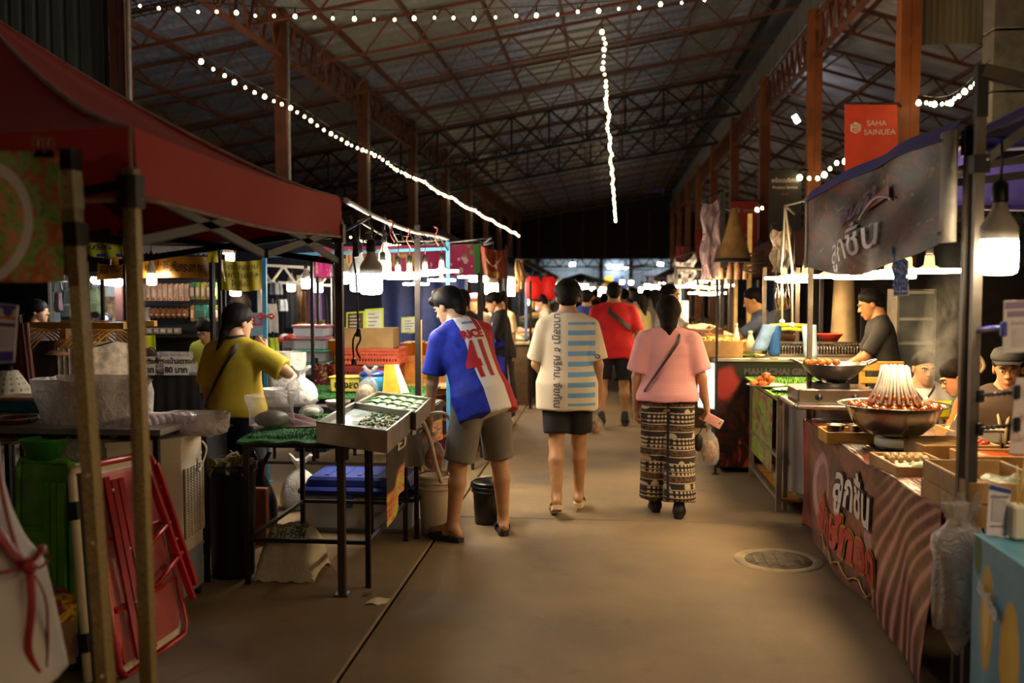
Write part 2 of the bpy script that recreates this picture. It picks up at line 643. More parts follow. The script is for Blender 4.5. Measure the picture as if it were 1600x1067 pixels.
for k in range(3):
 cw.box((p2.x +.55,10.6,p2.z -.55+k*.62),(1.1,.3,.6),bev=.01)
st(cw.build('wall_concrete',mat('grey concrete','#5d5750',.85,var=.12,bump=.3)))
fw = MB()
fw.box((-1,HALL_END +.2,5.35),(24,.1,3.9))
wall_far = st(fw.build('wall_far',mat('gable sheet','#1b1a1e',.8)))
m_lou = mat('louvre blade','#4b3c38',.6,.2)
for k in range(16):
 m = MB()
 R = Matrix.Rotation(math.radians(35),3,'X')
 m.box((0,HALL_END,3.5+k*.17),(17,.18,.015),R=R)
 m.build('louvre',m_lou,wall_far)
m = MB()
for k in range(13):
 m.bar((-8+k*1.3,HALL_END -.1,3.3),(-8+k*1.3,HALL_END -.1,6.3),.07)
m.build('mullion',m_rustd,wall_far)
truss('bay_girder',(-9,HALL_END -.4,3.45),(9,HALL_END -.4,3.45),.5,.8,m_black,.1,.06,wall_far)
m_rw = mat('pale room wall','#c9d6dc',.8,var=.05)
m_rd = mat('dim room wall','#6b7680',.8)
rb = MB()
for (x0,x1,mi) in ((-9,-4.2,1),(-4.2,-.4,0),(-.4,1.35,1),(1.35,5.0,0),(5,9,1)):
 rb.box(((x0 +x1)/2,62.5,1.9),(x1 -x0,.1,3.8),mi)
rb.box((0,60.5,3.75),(18,4,.1),1)
st(rb.build('wall_room_back',[m_rw,m_rd]))
for i,x in enumerate((-4.2,-.4,1.35,5.0)):
 st(MB().box((x,60.3,1.85),(.25,4.0,3.7)).build('wall_room_divider_%d' % (i +1),m_rd))
def surf_nets(fn,lo,hi,h):
 lo,hi = np.array(lo,float),np.array(hi,float)
 n = np.maximum(3,np.ceil((hi -lo)/h).astype(int) +1)
 ax = [lo[i] +h*np.arange(n[i]) for i in range(3)]
 P = np.stack(np.meshgrid(*ax,indexing='ij'),-1).reshape(-1,3)
 D = fn(P).reshape(n)
 I = D < 0
 c = n -1
 cnt = np.zeros(c,int)
 for dx in (0,1):
  for dy in (0,1):
   for dz in (0,1):
    cnt += I[dx:dx +c[0],dy:dy +c[1],dz:dz +c[2]]
 act = (cnt > 0) & (cnt < 8)
 ijk = np.argwhere(act)
 if len(ijk) == 0:
  return np.zeros((0,3)),np.zeros((0,4),int)
 acc = np.zeros((len(ijk),3))
 num = np.zeros(len(ijk))
 for e in range(3):
  o1,o2 = [k for k in range(3) if k != e]
  for a in (0,1):
   for b in (0,1):
    p = np.zeros(3,int)
    p[o1],p[o2] = a,b
    q = p.copy()
    q[e] = 1
    A = ijk +p
    B = ijk +q
    da = D[A[:,0],A[:,1],A[:,2]]
    db = D[B[:,0],B[:,1],B[:,2]]
    x = (da < 0) != (db < 0)
    t = np.where(x,da/np.where(x,da -db,1),0)
    pt = np.repeat(p[None].astype(float),len(ijk),0)
    pt[:,e] += t
    acc += pt*x[:,None]
    num += x
 verts = lo +h*(ijk +acc/num[:,None])
 idx = -np.ones(c,int)
 idx[act] = np.arange(len(ijk))
 quads = []
 for e in range(3):
  o1,o2 = (e +1) % 3,(e +2) % 3
  sl0 = [slice(None)]*3
  sl1 = [slice(None)]*3
  sl0[e] = slice(0,-1)
  sl1[e] = slice(1,None)
  ch = I[tuple(sl0)] != I[tuple(sl1)]
  E = np.argwhere(ch)
  ok = (E[:,o1] > 0) & (E[:,o2] > 0) & (E[:,o1] < n[o1] -1) & (E[:,o2] < n[o2] -1)
  E = E[ok]
  if len(E) == 0:
   continue
  s = I[tuple(sl0)][E[:,0],E[:,1],E[:,2]]
  def cell(a,b):
   C = E.copy()
   C[:,o1] -= a
   C[:,o2] -= b
   return idx[C[:,0],C[:,1],C[:,2]]
  q = np.stack([cell(1,1),cell(0,1),cell(0,0),cell(1,0)],1)
  q[~s] = q[~s][:,::-1]
  quads.append(q)
 Q = np.concatenate(quads)
 return verts,Q
def arr(p):
 return np.array([float(c) for c in p])
def d_cone(P,a,b,r1,r2,flat=None):
 a,b = arr(a),arr(b)
 if flat is not None:               # flat = (axis, factor): thinner along that axis
  ax,k = arr(flat[0]),1.0/flat[1]
  P = P +((P -a) @ ax)[:,None]*ax*(k -1)
  b = b +((b -a) @ ax)*ax*(k -1)
 d = b -a
 L = max(d @ d,1e-12)
 t = np.clip(((P -a) @ d)/L,0,1)
 return np.linalg.norm(P -a -t[:,None]*d,axis=1) -(r1 +(r2 -r1)*t)
def d_ell(P,c,r,R=None):
 q = P -arr(c)
 if R is not None:
  q = q @ R
 r = np.array(r,float)
 k0 = np.linalg.norm(q/r,axis=1)
 k1 = np.linalg.norm(q/(r*r),axis=1)
 return k0*(k0 -1)/np.maximum(k1,1e-9)
def smin(a,b,k):
 h = np.clip(0.5+0.5*(b -a)/k,0,1)
 return b +(a -b)*h -k*h*(1-h)
def smax(a,b,k):
 return -smin(-a,-b,k)
def wnoise(P,f,seed):
 """a cheap smooth wobble used for cloth folds"""
 r = np.random.RandomState(seed)
 o = 0
 for _ in range(5):
  k = r.normal(size=3)*f
  o = o +np.sin(P @ k +r.uniform(0,6.28))
 return o/5.0
def mesh_np(name,parts,m,smooth=True,attr=None):
 V_,Q_,off = [],[],0
 for v,q in parts:
  V_.append(v)
  Q_.append(q +off)
  off += len(v)
 V_ = np.concatenate(V_)
 Q_ = np.concatenate(Q_)
 me = bpy.data.meshes.new(name)
 me.vertices.add(len(V_))
 me.vertices.foreach_set('co',V_.astype(np.float32).ravel())
 me.loops.add(Q_.size)
 me.loops.foreach_set('vertex_index',Q_.astype(np.int32).ravel())
 me.polygons.add(len(Q_))
 me.polygons.foreach_set('loop_start',np.arange(0,Q_.size,4,dtype=np.int32))
 me.polygons.foreach_set('loop_total',np.full(len(Q_),4,dtype=np.int32))
 me.polygons.foreach_set('use_smooth',np.full(len(Q_),smooth))
 me.materials.append(m)
 if attr is not None:
  a = me.attributes.new('tp','FLOAT_VECTOR','POINT')
  a.data.foreach_set('vector',attr(V_).astype(np.float32).ravel())
 me.update()
 me.validate()
 return me
TW = [-.12,-.06,0.,.10,.20,.32,.39,.435,.47,.50,.56]
TX = [.150,.168,.168,.150,.152,.172,.170,.150,.112,.080,.056]
TY = [.100,.112,.115,.102,.104,.116,.108,.094,.078,.066,.056]
def rot(ax,deg):
 return Matrix.Rotation(math.radians(deg),3,ax)
def person(name,label,loc,face=0.0,H=1.70,lean=0.0,side=0.0,twist=0.0,build=1.0,belly=0.0,bust=0.0,
  armR=None,armL=None,legR=(0,3,0),legL=(0,3,0),head=(0,0),top=None,bottom=None,hair=None,shoe=None,
  skin='#b98a66',h=.014,seat=None,grip=(.35,.35),features=False,cat='person',group=None,footturn=6):
 """arms: (upper direction, forearm direction) in the person's own frame (x right, y ahead, z up);
 legs: (thigh ahead deg, thigh out deg, knee deg). Parts come out in world coordinates under an Empty at the feet."""
 k = H/1.70
 bw = build*k
 RT = rot('Z',twist) @ rot('X',-lean) @ rot('Y',side)
 pel = Vector((0,0,.93*k))
 hips,knees,anks,fdir = {},{},{},{}
 for s,lg in ((1,legR),(-1,legL)):
  hp = pel +Vector((s*.088*bw,0,-.05*k))
  th = rot('Y',-s*lg[1]) @ (rot('X',lg[0]) @ Vector((0,0,-1)))
  kn = hp +th*(.41*k)
  shd = rot('Y',-s*lg[1]*.6) @ (rot('X',lg[0] -lg[2]) @ Vector((0,0,-1)))
  an = kn +shd*(.39*k)
  hips[s],knees[s],anks[s] = hp,kn,an
  fd = rot('Z',-s*footturn) @ Vector((0,1,0))
  if len(lg) > 3:
   fd = rot('X',lg[3]) @ fd
  fdir[s] = fd
 low = min(anks[1].z +min(0,fdir[1].z)*.18*k,anks[-1].z +min(0,fdir[-1].z)*.18*k) -.100*k
 base = Vector((0,0,-low))
 if seat is not None:
  base = Vector((0,0,seat -pel.z))
 for d in (hips,knees,anks):
  for s in d:
   d[s] = d[s] +base
 pel = pel +base
 tf = lambda u,v,w: pel +RT @ Vector((u*k,v*k,w*k))
 sh = {s: tf(s*.172*build,0,.408) for s in (1,-1)}
 nb = tf(0,-.005,.485)
 RH = RT @ rot('Z',head[0]) @ rot('X',head[1]) if lean < 12 else rot('Z',twist +head[0]) @ rot('X',-lean*.4+head[1])
 hk = k*.5+.5
 hc = nb +RH @ Vector((0,.026,.125))*k +RT @ Vector((0,0,.018))*k
 elb,wri = {},{}
 dflt = {1: ((.14,-.02,-1),(.08,.22,-1)),-1: ((-.14,-.02,-1),(-.08,.22,-1))}
 for s,a in ((1,armR),(-1,armL)):
  a = a or dflt[s]
  elb[s] = sh[s] +Vector(a[0]).normalized()*(.285*k)
  wri[s] = elb[s] +Vector(a[1]).normalized()*(.245*k)
 XS,YS = [x*bw/k for x in TX],[y*(.5+.5*build) for y in TY]
 RTn = np.array(RT)
 pn = arr(pel)
 def tl(P):
  return ((P -pn) @ RTn)/k
 def torso(P,loose=0.0,w0=-.13,w1=.60,free=0.0,waist=1.0):
  q = tl(P)
  w = q[:,2]
  rx = np.interp(w,TW,XS) +loose
  ry = np.interp(w,TW,YS) +loose
  if free: rx,ry = np.interp(np.maximum(w,-.03),TW,XS) +loose,np.interp(np.maximum(w,-.03),TW,YS) +loose
  low_ = np.clip((.30-w)/.3,0,1)
  rx = rx +free*low_
  ry = ry +free*low_
  cy = belly*np.exp(-((w -.10)/.12) ** 2)*.5
  ry = ry +cy
  yo = q[:,1] -cy
  d = (np.sqrt((q[:,0]/rx) ** 2+(yo/ry) ** 2) -1)*np.minimum(rx,ry)
  if bust > 0:
   for s in (1,-1):
    d = smin(d,d_ell(q,(s*.075,.085,.30),(.07,.06+loose,.07)),.05)
  if w1 is not None:
   d = smax(d,w -w1,.02)
  d = np.maximum(d,w0 -w)
  return d*k
 leg_r = (.088*k*(.45+.55*build),.056*k*(.6+.4*build),.036*k)
 def limbs(P,d,kk=.03):
  for s in (1,-1):
   d = smin(d,d_cone(P,hips[s],knees[s],leg_r[0],leg_r[1]),kk)
   mid = knees[s] +(anks[s] -knees[s])*.3+RT @ Vector((0,-.012*k,0))
   d = smin(d,d_cone(P,knees[s],mid,leg_r[1]*.95,leg_r[1]*1.02),.02)
   d = smin(d,d_cone(P,mid,anks[s],leg_r[1]*1.0,leg_r[2]),.02)
   f0 = anks[s] +Vector((0,0,-.042*k)) -fdir[s]*.045*k
   f1 = anks[s] +Vector((0,0,-.048*k)) +fdir[s]*.125*k
   d = smin(d,d_cone(P,anks[s],f0,.034*k,.032*k),.02)
   d = smin(d,d_cone(P,anks[s],f1,.034*k,.024*k),.02)
   d = smin(d,d_cone(P,f0 +fdir[s]*.1*k,f1 +fdir[s]*.03*k,.034*k,.024*k),.02)
   d = smin(d,d_cone(P,sh[s],elb[s],.049*k*(.4+.6*build),.039*k*(.5+.5*build)),.025)
   d = smin(d,d_cone(P,elb[s],wri[s],.039*k*(.5+.5*build),.026*k),.015)
  return d
 def neck(P):
  return d_cone(P,nb +RT @ Vector((0,-.01,-.04))*k,hc +RH @ Vector((0,-.03,-.05))*hk,.058*k*(.5+.5*build),.050*k)
 def traps(P,d,o=0.0):
  for s in (1,-1):
   d = smin(d,d_cone(P,nb +RT @ Vector((s*.02,-.012,.015))*k,sh[s] +RT @ Vector((-s*.015,-.005,.012))*k,(.046+o)*k,(.046+o)*k),.03)
  return d
 def body(P):
  d = traps(P,torso(P))
  d = smin(d,neck(P),.03)
  return limbs(P,d)
 hd = arr(hc)
 RHn = np.array(RH)
 def hl(P):
  return ((P -hd) @ RHn)/hk
 def headf(P):
  q = hl(P)
  d = d_ell(q,(0,-.014,.034),(.077,.096,.086))
  d = smin(d,d_ell(q,(0,.022,-.035),(.060,.070,.086)),.03)
  d = smin(d,d_ell(q,(0,.066,-.098),(.026,.022,.022)),.03)
  d = smin(d,d_cone(q,(0,.090,.014),(0,.106,-.022),.008,.0135),.012)
  for s in (1,-1):
   d = smax(d,-d_ell(q,(s*.032,.104,.010),(.020,.020,.012)),.016)
   d = smin(d,d_cone(q,(s*.016,.092,.030),(s*.046,.080,.032),.009,.007),.012)
   d = smin(d,d_ell(q,(s*.013,.098,-.024),(.009,.009,.007)),.008)
   d = smin(d,d_ell(q,(s*.079,-.012,-.004),(.010,.021,.033)),.008)
   d = smin(d,d_cone(q,(0,.092,-.054),(s*.022,.082,-.054),.0075,.005),.008)
   d = smin(d,d_cone(q,(0,.091,-.066),(s*.018,.082,-.065),.0085,.006),.008)
  dn = neck(P)/hk
  return smin(d,dn,.02)*hk
 hands = {}
 for s in (1,-1):
  f = (wri[s] -elb[s]).normalized()
  a0 = {1: armR,-1: armL}[s]
  pn_ = Vector(a0[2]) if a0 and len(a0) > 2 else Vector((-s,0,0))*1.0+Vector((0,.15,0))
  nrm = (pn_ -f*pn_.dot(f)).normalized()                # palm faces this way
  lat = f.cross(nrm).normalized()
  if lat.y*(1 if abs(f.z) > .5 else 0) < 0 or (abs(f.z) <= .5 and lat.z < 0):
   lat = -lat                                           # towards the thumb
  hands[s] = (f,nrm,lat)
 def handf(P,s):
  f,nrm,lat = hands[s]
  w = wri[s]
  c = grip[0] if s > 0 else grip[1]
  pt = lambda x,y,z: w +(lat*x +f*y +nrm*z)*k
  d = d_cone(P,w -f*.05*k,w +f*.01*k,.027*k,.026*k)
  for x in (-.026,-.009,.009,.026):
   d = smin(d,d_cone(P,pt(x*.6,.012,0),pt(x,.088,0),.017*k,.0125*k),.012)
  for i,(x,L) in enumerate(((.030,.074),(.010,.084),(-.010,.078),(-.029,.062))):
   a1,a2 = c*1.1+.12,c*2.4+.25
   p0 = pt(x,.088,.002)
   p1 = pt(x*1.08,.088+L*.5*math.cos(a1),L*.5*math.sin(a1) +.002)
   p2 = p1 +(f*math.cos(a2) +nrm*math.sin(a2))*(L*.5*k)
   d = smin(d,d_cone(P,p0,p1,.0105*k,.0095*k),.004)
   d = smin(d,d_cone(P,p1,p2,.0095*k,.0075*k),.003)
  t0,t1 = pt(.022,.022,.006),pt(.050,.060,.020)
  t2 = pt(.050-.02*c,.092,.028+.02*c)
  d = smin(d,d_cone(P,t0,t1,.015*k,.0115*k),.010)
  d = smin(d,d_cone(P,t1,t2,.0115*k,.0085*k),.004)
  return d
 allp = [hips[1],hips[-1],knees[1],knees[-1],anks[1],anks[-1],elb[1],elb[-1],wri[1],wri[-1],nb,pel,sh[1],sh[-1]]
 lo = arr([min(p[i] for p in allp) for i in range(3)]) -.26*k
 hi = arr([max(p[i] for p in allp) for i in range(3)]) +.26*k
 lo[2] = max(lo[2],-.0+(seat is not None)*lo[2] -.02)
 hi[2] = min(hi[2],nb.z +.12)
 parts = [surf_nets(body,lo,hi,h)]
 fh = max(.0065,h*.5)
 parts.append(surf_nets(headf,hd -np.array((.13,.15,.16))*hk,hd +np.array((.13,.15,.14))*hk,fh))
 for s in (1,-1):
  f,nrm,lat = hands[s]
  c0 = arr(wri[s] +f*.08*k +nrm*.02)
  parts.append(surf_nets(lambda P: handf(P,s),c0 -.135*k,c0 +.135*k,max(.0055,h*.42)))
 root = T(name,label,cat,(loc[0],loc[1],loc[2] if len(loc) > 2 else 0.0),math.radians(face),group)
 W = Matrix.Translation(Vector((loc[0],loc[1],loc[2] if len(loc) > 2 else 0.0))) @ Matrix.Rotation(math.radians(face),4,'Z')
 def put(nm,me,par=root):
  o = bpy.data.objects.new(nm,me)
  COL.objects.link(o)
  o.parent = par
  return o
 skm = mat('skin ' +skin,skin,.55,var=.06,vs=14,sss=.08)
 bo = put('body',mesh_np('body',parts,skm))
 tpf = lambda v: tl(v)
 out = dict(lo_=(top or {}).get('loose',.016),fr_=(top or {}).get('free',.02),root=root,W=W,RT=RT,pel=pel,tf=tf,sh=sh,elb=elb,wri=wri,hc=hc,RH=RH,k=k,hk=hk,hands=hands,anks=anks,knees=knees,put=put,torso=torso,tl=tl,XS=XS,YS=YS,body=bo,lo=lo,hi=hi)
 if top:
  lo_,hem,sl,fr,rs = top.get('loose',.016),top.get('hem',-.10),top.get('sleeve',.6),top.get('free',.02),top.get('res',h)
  sf,seed = top.get('slack',.018),top.get('seed',3)
  def shirt(P):
   d = torso(P,lo_,hem,top.get('neck',.50),fr)
   d = traps(P,d,lo_*.7)
   for s in (1,-1):
    if sl <= 0: break
    e = elb[s]
    ax = arr(e -sh[s])
    L = np.linalg.norm(ax)
    ax = ax/L
    q = d_cone(P,sh[s] +(sh[s] -e)*.0,e,(.056+lo_*.6+top.get('puff',0))*k*(.4+.6*build),(.046+lo_*.5+sf*min(1,sl))*k)
    if sl < 1:
     q = np.maximum(q,(P -arr(sh[s])) @ ax -L*sl)
    else:
     w = wri[s]
     ax2 = arr(w -e)
     L2 = np.linalg.norm(ax2)
     q2 = d_cone(P,e,w,(.046+lo_*.5+sf)*k,(.036+sf*.6)*k)
     q2 = np.maximum(q2,(P -arr(e)) @ (ax2/L2) -L2*(sl -1))
     q = smin(q,q2,.02)
    d = smin(d,q,.028)
   nk = d_cone(P,tf(0,-.005,.49),hc,.060*k,.066*k)
   if fr: d = d +wnoise(tl(P)*np.array((1.0,1.0,.45)),16,seed)*.0065*np.clip((.44-tl(P)[:,2])/.1,0,1)
   d = smax(d,tl(P)[:,2]*k -.525*k,.012)
   return smax(d,-(nk -.003),.012)
  sme = mesh_np('shirt',[surf_nets(shirt,lo -2*fr,hi +2*fr,rs)],top['mat'],attr=tpf)
  out['shirt'] = put(top.get('name','shirt'),sme)
  if top.get('label'): out['shirt']['label'] = top['label']
 if bottom:
  ln,lo2,fl_ = bottom['len'],bottom.get('loose',.014),bottom.get('flare',.0)
  def pants(P):
   d = torso(P,lo2,-.10,bottom.get('rise',.12),0)
   for s in (1,-1):
    ax = arr(knees[s] -hips[s])
    L = np.linalg.norm(ax)
    t1 = min(1,ln)
    q = d_cone(P,hips[s],knees[s],leg_r[0] +lo2,leg_r[1] +lo2 +fl_*t1*.6)
    if ln < 1:
     q = np.maximum(q,(P -arr(hips[s])) @ (ax/L) -L*ln)
    else:
     ax2 = arr(anks[s] -knees[s])
     L2 = np.linalg.norm(ax2)
     q2 = d_cone(P,knees[s],anks[s],leg_r[1] +lo2 +fl_*.6,leg_r[2] +lo2*1.2+fl_)
     q2 = np.maximum(q2,(P -arr(knees[s])) @ (ax2/L2) -L2*(ln -1))
     q = smin(q,q2,.025)
    d = smin(d,q,.02)
   d = d +wnoise(P*np.array((1.0,1.0,.5)),17,5)*.005
   return d
  pm = mesh_np(bottom.get('name','trousers'),[surf_nets(pants,np.maximum(lo,-9),hi,bottom.get('res',h))],bottom['mat'],attr=tpf)
  out['bottom'] = put(bottom.get('name','trousers'),pm)
 if hair is not None:
  hm = hair.get('mat') or mat('black hair','#120d0b',.62,var=.3,vs=40,bump=.4,bs=160)
  hm.node_tree.nodes['Principled BSDF'].inputs['Specular IOR Level'].default_value = .15
  th = hair.get('th',.016)
  a0,b0 = hair.get('line',(.004,.80))
  def hairf(P):
   q = hl(P)
   d = d_ell(q,(0,-.016,.036),(.077+th,.097+th,.087+th))
   cut = a0 +b0*q[:,1] -q[:,2]
   side_ = np.abs(q[:,0])/.08
   cut = cut +hair.get('sides',0)*side_
   d = d +th*.8*(1-np.clip(-cut/.06,0,1))
   d = smax(d,cut,.008)
   for (pa,pb,r1,r2) in hair.get('locks',()):
    d = smin(d,d_cone(q,pa,pb,r1,r2),.02)
   d = d +wnoise(q,90,4)*.0025
   return d*hk
  hh = put('hair',mesh_np('hair',[surf_nets(hairf,hd -np.array((.17,.20,hair.get('down',.2)))*hk,hd +np.array((.17,.16,.19))*hk,max(.008,h*.55))],hm))
  out['hair'] = hh
 if features:
  ew,eb,lp = mat('eye white','#d8d2c8',.25,var=0),mat('eyebrow','#1a120d',.7,var=0),mat('lip','#9a5a4c',.5,var=.05)
  ir = mat('iris','#120c08',.2,var=0)
  H4 = Matrix.Translation(hc) @ RH.to_4x4() @ Matrix.Scale(hk,4)
  for s in (1,-1):
   m_ = MB()
   m_.ball((s*.032,.0835,.010),(.0135,.008,.0062),10)
   e = put('eye',m_.mesh('eye',ew),bo)
   e.data.transform(H4)
   m2 = MB()
   m2.ball((s*.032,.0895,.0105),(.0058,.003,.0058),8)
   i_ = put('eye_iris',m2.mesh('eye_iris',ir),bo)
   i_.data.transform(H4)
   m3 = MB()
   m3.tube(catmull([(s*.014,.1005,.0285),(s*.032,.0965,.0345),(s*.052,.083,.031)],3),[.0022,.0036,.0038,.0038,.0036,.003,.0016],6)
   b_ = put('eyebrow',m3.mesh('eyebrow',eb),bo)
   b_.data.transform(H4)
  m4 = MB()
  m4.tube([(-.020,.0885,-.060),(0,.1005,-.0595),(.020,.0885,-.060)],[.002,.0045,.002],6,flat=.8)
  l_ = put('lips',m4.mesh('lips',lp),bo)
  l_.data.transform(H4)
 if shoe:
  for s in (1,-1):
   A,fd = anks[s],fdir[s]
   lat = Vector((fd.y,-fd.x,0)).normalized()
   upv = lat.cross(fd).normalized()
   M = lambda p: A +lat*(p[0]*k) +fd*(p[1]*k) +upv*(p[2]*k)
   outl = [(-.030,-.075),(-.038,-.04),(-.036,.03),(-.046,.11),(-.034,.165),(-.005,.18),(.030,.168),(.045,.12),(.038,.03),(.037,-.04),(.028,-.075),(0,-.085)]
   m_ = MB()
   m_.prism(outl,-.100,-.066,0,lambda p: M(p))
   if shoe['kind'] == 'sandal':
    so = put('sandal',m_.mesh('sandal',shoe['mat']))
    m2 = MB()
    hgt = -.018
    m2.sheet(lambda u,v: M((.049*math.cos(math.pi*u)*1.0,lerp(.055,.125,v),-.078+(.058-.022*v)*math.sin(math.pi*u))),8,3,0,.004)
    put('strap',m2.mesh('strap',shoe.get('mat2',shoe['mat'])),so)
   else:
    so = put('shoe',m_.mesh('shoe',shoe.get('mat2',shoe['mat'])))
    def shf(P):
     q = d_cone(P,M((0,-.03,-.05)),M((0,.11,-.058)),.047*k,.040*k)
     q = smin(q,d_cone(P,M((0,-.03,-.05)),M((0,-.02,.03 if shoe['kind'] == 'boot' else -.01)),.046*k,.043*k),.02)
     return np.maximum(q,-((P -arr(A)) @ arr(upv)) -.085*k)
    c0 = arr(M((0,.04,-.04)))
    put('shoe_upper',mesh_np('shoe_upper',[surf_nets(shf,c0 -.2*k,c0 +.2*k,h)],shoe['mat']),so)
 return out
def strap(p,wR,wL,m,width=.028,off=.024,name='bag_strap',back=True,uR=.10,uL=-.175):
 """a bag strap that runs round the trunk from one shoulder to the other hip"""
 k = p['k']
 pts = []
 n = 40
 for i in range(n +1):
  t = 2*math.pi*i/n
  c,s = math.cos(t),math.sin(t)
  mid_u,half_u = (uR +uL)/2,(uR -uL)/2
  u = mid_u +half_u*c
  w = lerp(wL,wR,(c +1)/2)
  e = p['lo_'] +.012+p['fr_']*max(0,min(1,(.30-w)/.3))
  rx,ry = float(np.interp(max(w,-.03),TW,p['XS'])) +e,float(np.interp(max(w,-.03),TW,p['YS'])) +e
  uu = max(-.98,min(.98,u/rx))
  v = math.copysign(ry*math.sqrt(1-uu*uu),s) if abs(s) > 1e-6 else 0
  if abs(c) > .93: v *= abs(s)/.37
  pts.append(p['tf'](u,v,w +(.035 if c > .93 else 0)))
 rows = []
 for i,q in enumerate(pts):
  d = (pts[min(i +1,n)] -pts[max(i -1,0)]).normalized()
  nr = p['RT'] @ Vector((q -p['tf'](0,0,(wR +wL)/2)))
  nr = (q -p['pel'] -p['RT'] @ Vector((0,0,1))*((q -p['pel']).dot(p['RT'] @ Vector((0,0,1))))).normalized()
  rows.append((q,d.cross(nr).normalized(),nr))
 m_ = MB()
 m_.sheet(lambda u,v: rows[round(v*n)][0] +rows[round(v*n)][1]*((u -.5)*width) +rows[round(v*n)][2]*.006,2,n,0,.005)
 o = p['put'](name,m_.mesh(name,m))
 return o
def on_back(p,st,size,m,u,w,bold=0.0,wide=1.0,rotz=0.0,front=False,name='lettering',lift=.004,align='CENTER',tall=1.0):
 """lettering printed on the shirt: each point is dropped onto the cloth"""
 k = p['k']
 me = text_mesh(st,size,bold,align,0.0,2)
 bm = bmesh.new()
 bm.from_mesh(me)
 xs = [v.co.x for v in bm.verts]
 ys = [v.co.y for v in bm.verts]
 for ax,lo_,hi_ in ((0,min(xs),max(xs)),(1,min(ys),max(ys))):
  c = lo_ +.02
  while c < hi_:
   nn = (1,0,0) if ax == 0 else (0,1,0)
   bmesh.ops.bisect_plane(bm,geom=bm.verts[:] +bm.edges[:] +bm.faces[:],plane_co=(c,0,0) if ax == 0 else (0,c,0),plane_no=nn)
   c += .02
 bm.to_mesh(me)
 bm.free()
 sm_ = p['shirt'].data
 bv = BVHTree.FromPolygons([v.co for v in sm_.vertices],[tuple(q.vertices) for q in sm_.polygons])
 cr,sr = math.cos(rotz),math.sin(rotz)
 sg = -1 if front else 1
 dr = (p['RT'] @ Vector((0,sg,0))).normalized()
 for v in me.vertices:
  x,y = v.co.x*wide,v.co.y*tall
  uu,ww = u +(x*cr -y*sr)*(-1 if front else 1),w +(x*sr +y*cr)
  o = p['tf'](uu,-sg*.6,ww)
  hit,nn,_,_ = bv.ray_cast(o,dr)
  v.co = (hit -dr*lift) if hit is not None else p['tf'](uu,-sg*.12,ww)
 me.materials.clear()
 me.materials.append(m)
 o = p['put'](name,me,p['shirt'])
 return o
WARM,WARM2,COOL = (1.0,.70,.36),(1.0,.78,.48),(.86,.93,1.0)
m_led = mat('lit warm diffuser',None,emit=WARM +(1,),es=70)
m_led2 = mat('lit neutral diffuser',None,emit=(1.0,.84,.60,1),es=80)
m_cool = mat('lit cool diffuser',None,emit=COOL +(1,),es=70)
m_bulb = mat('lit string bulb',None,emit=(1.0,.78,.36,1),es=24)
m_lampw = mat('white lamp housing','#cfc6b4',.45,var=.03)
m_hous = mat('grey lamp housing','#7f7a70',.5,var=.03)
m_cord = mat('black cord','#0e0e10',.5,var=0)
m_sock = mat('black socket','#141416',.4,var=0)
TOPS = []
NTH = ('leftmost','second','third','fourth','rightmost')
def ring_lamp(P,r,label,group,cord=.45,m=None,name='disc_lamp'):
 """flat round LED lamp: thin lit disc under a stepped cone, socket and cord"""
 P = Vector(P)
 t = T(name,label,'lamp',P,0,group)
 TOPS.append((P +Vector((0,0,.15+cord)),group or label))
 d = MB()
 d.lathe(P,[(r*.30,.010),(r*.95,.014),(r,.004),(r*.97,-.010),(r*.3,-.013),(1e-5,-.013)],24)
 d.build('diffuser',m or m_led,t)
 h = MB()
 h.lathe(P,[(r*.36,.012),(r*.33,.02),(r*.17,.035),(r*.15,.085),(.018,.095)],16)
 h.build('housing',m_hous,t)
 s = MB()
 s.lathe(P,[(.019,.09),(.021,.10),(.020,.145),(.008,.155)],10)
 s.build('socket',m_sock,t)
 c = MB()
 c.tube([P +Vector((0,0,.15)),P +Vector((.004,0,.15+cord*.5)),P +Vector((0,0,.15+cord))],.004,5)
 c.build('cord',m_cord,t)
 return t
def led_bulb(P,r,label,group=None,cord=.4,m=None):
 """fat cylindrical LED bulb: lit drum below a ribbed white neck"""
 P = Vector(P)
 t = T('led_bulb',label,'lamp',P,0,group)
 TOPS.append((P +Vector((0,0,.27+cord)),group or label))
 d = MB()
 d.lathe(P,[(r*.97,.06),(r,.02),(r,-r*.75),(r*.93,-r*.98),(r*.7,-r*1.1),(1e-5,-r*1.13)],24)
 d.build('diffuser',m or m_led2,t)
 h = MB()
 h.lathe(P,[(r*1.0,.055),(r*.99,.10),(r*.86,.118),(r*.55,.15),(r*.36,.18),(r*.34,.20)],24)
 h.build('housing',m_lampw,t)
 s = MB()
 s.lathe(P,[(r*.40,.19),(r*.44,.20),(r*.42,.26),(r*.15,.275)],12)
 s.build('socket',m_sock,t)
 c = MB()
 c.tube([P +Vector((0,0,.27)),P +Vector((.006,.004,.27+cord*.5)),P +Vector((0,0,.27+cord))],.005,5)
 c.build('cord',m_cord,t)
 return t
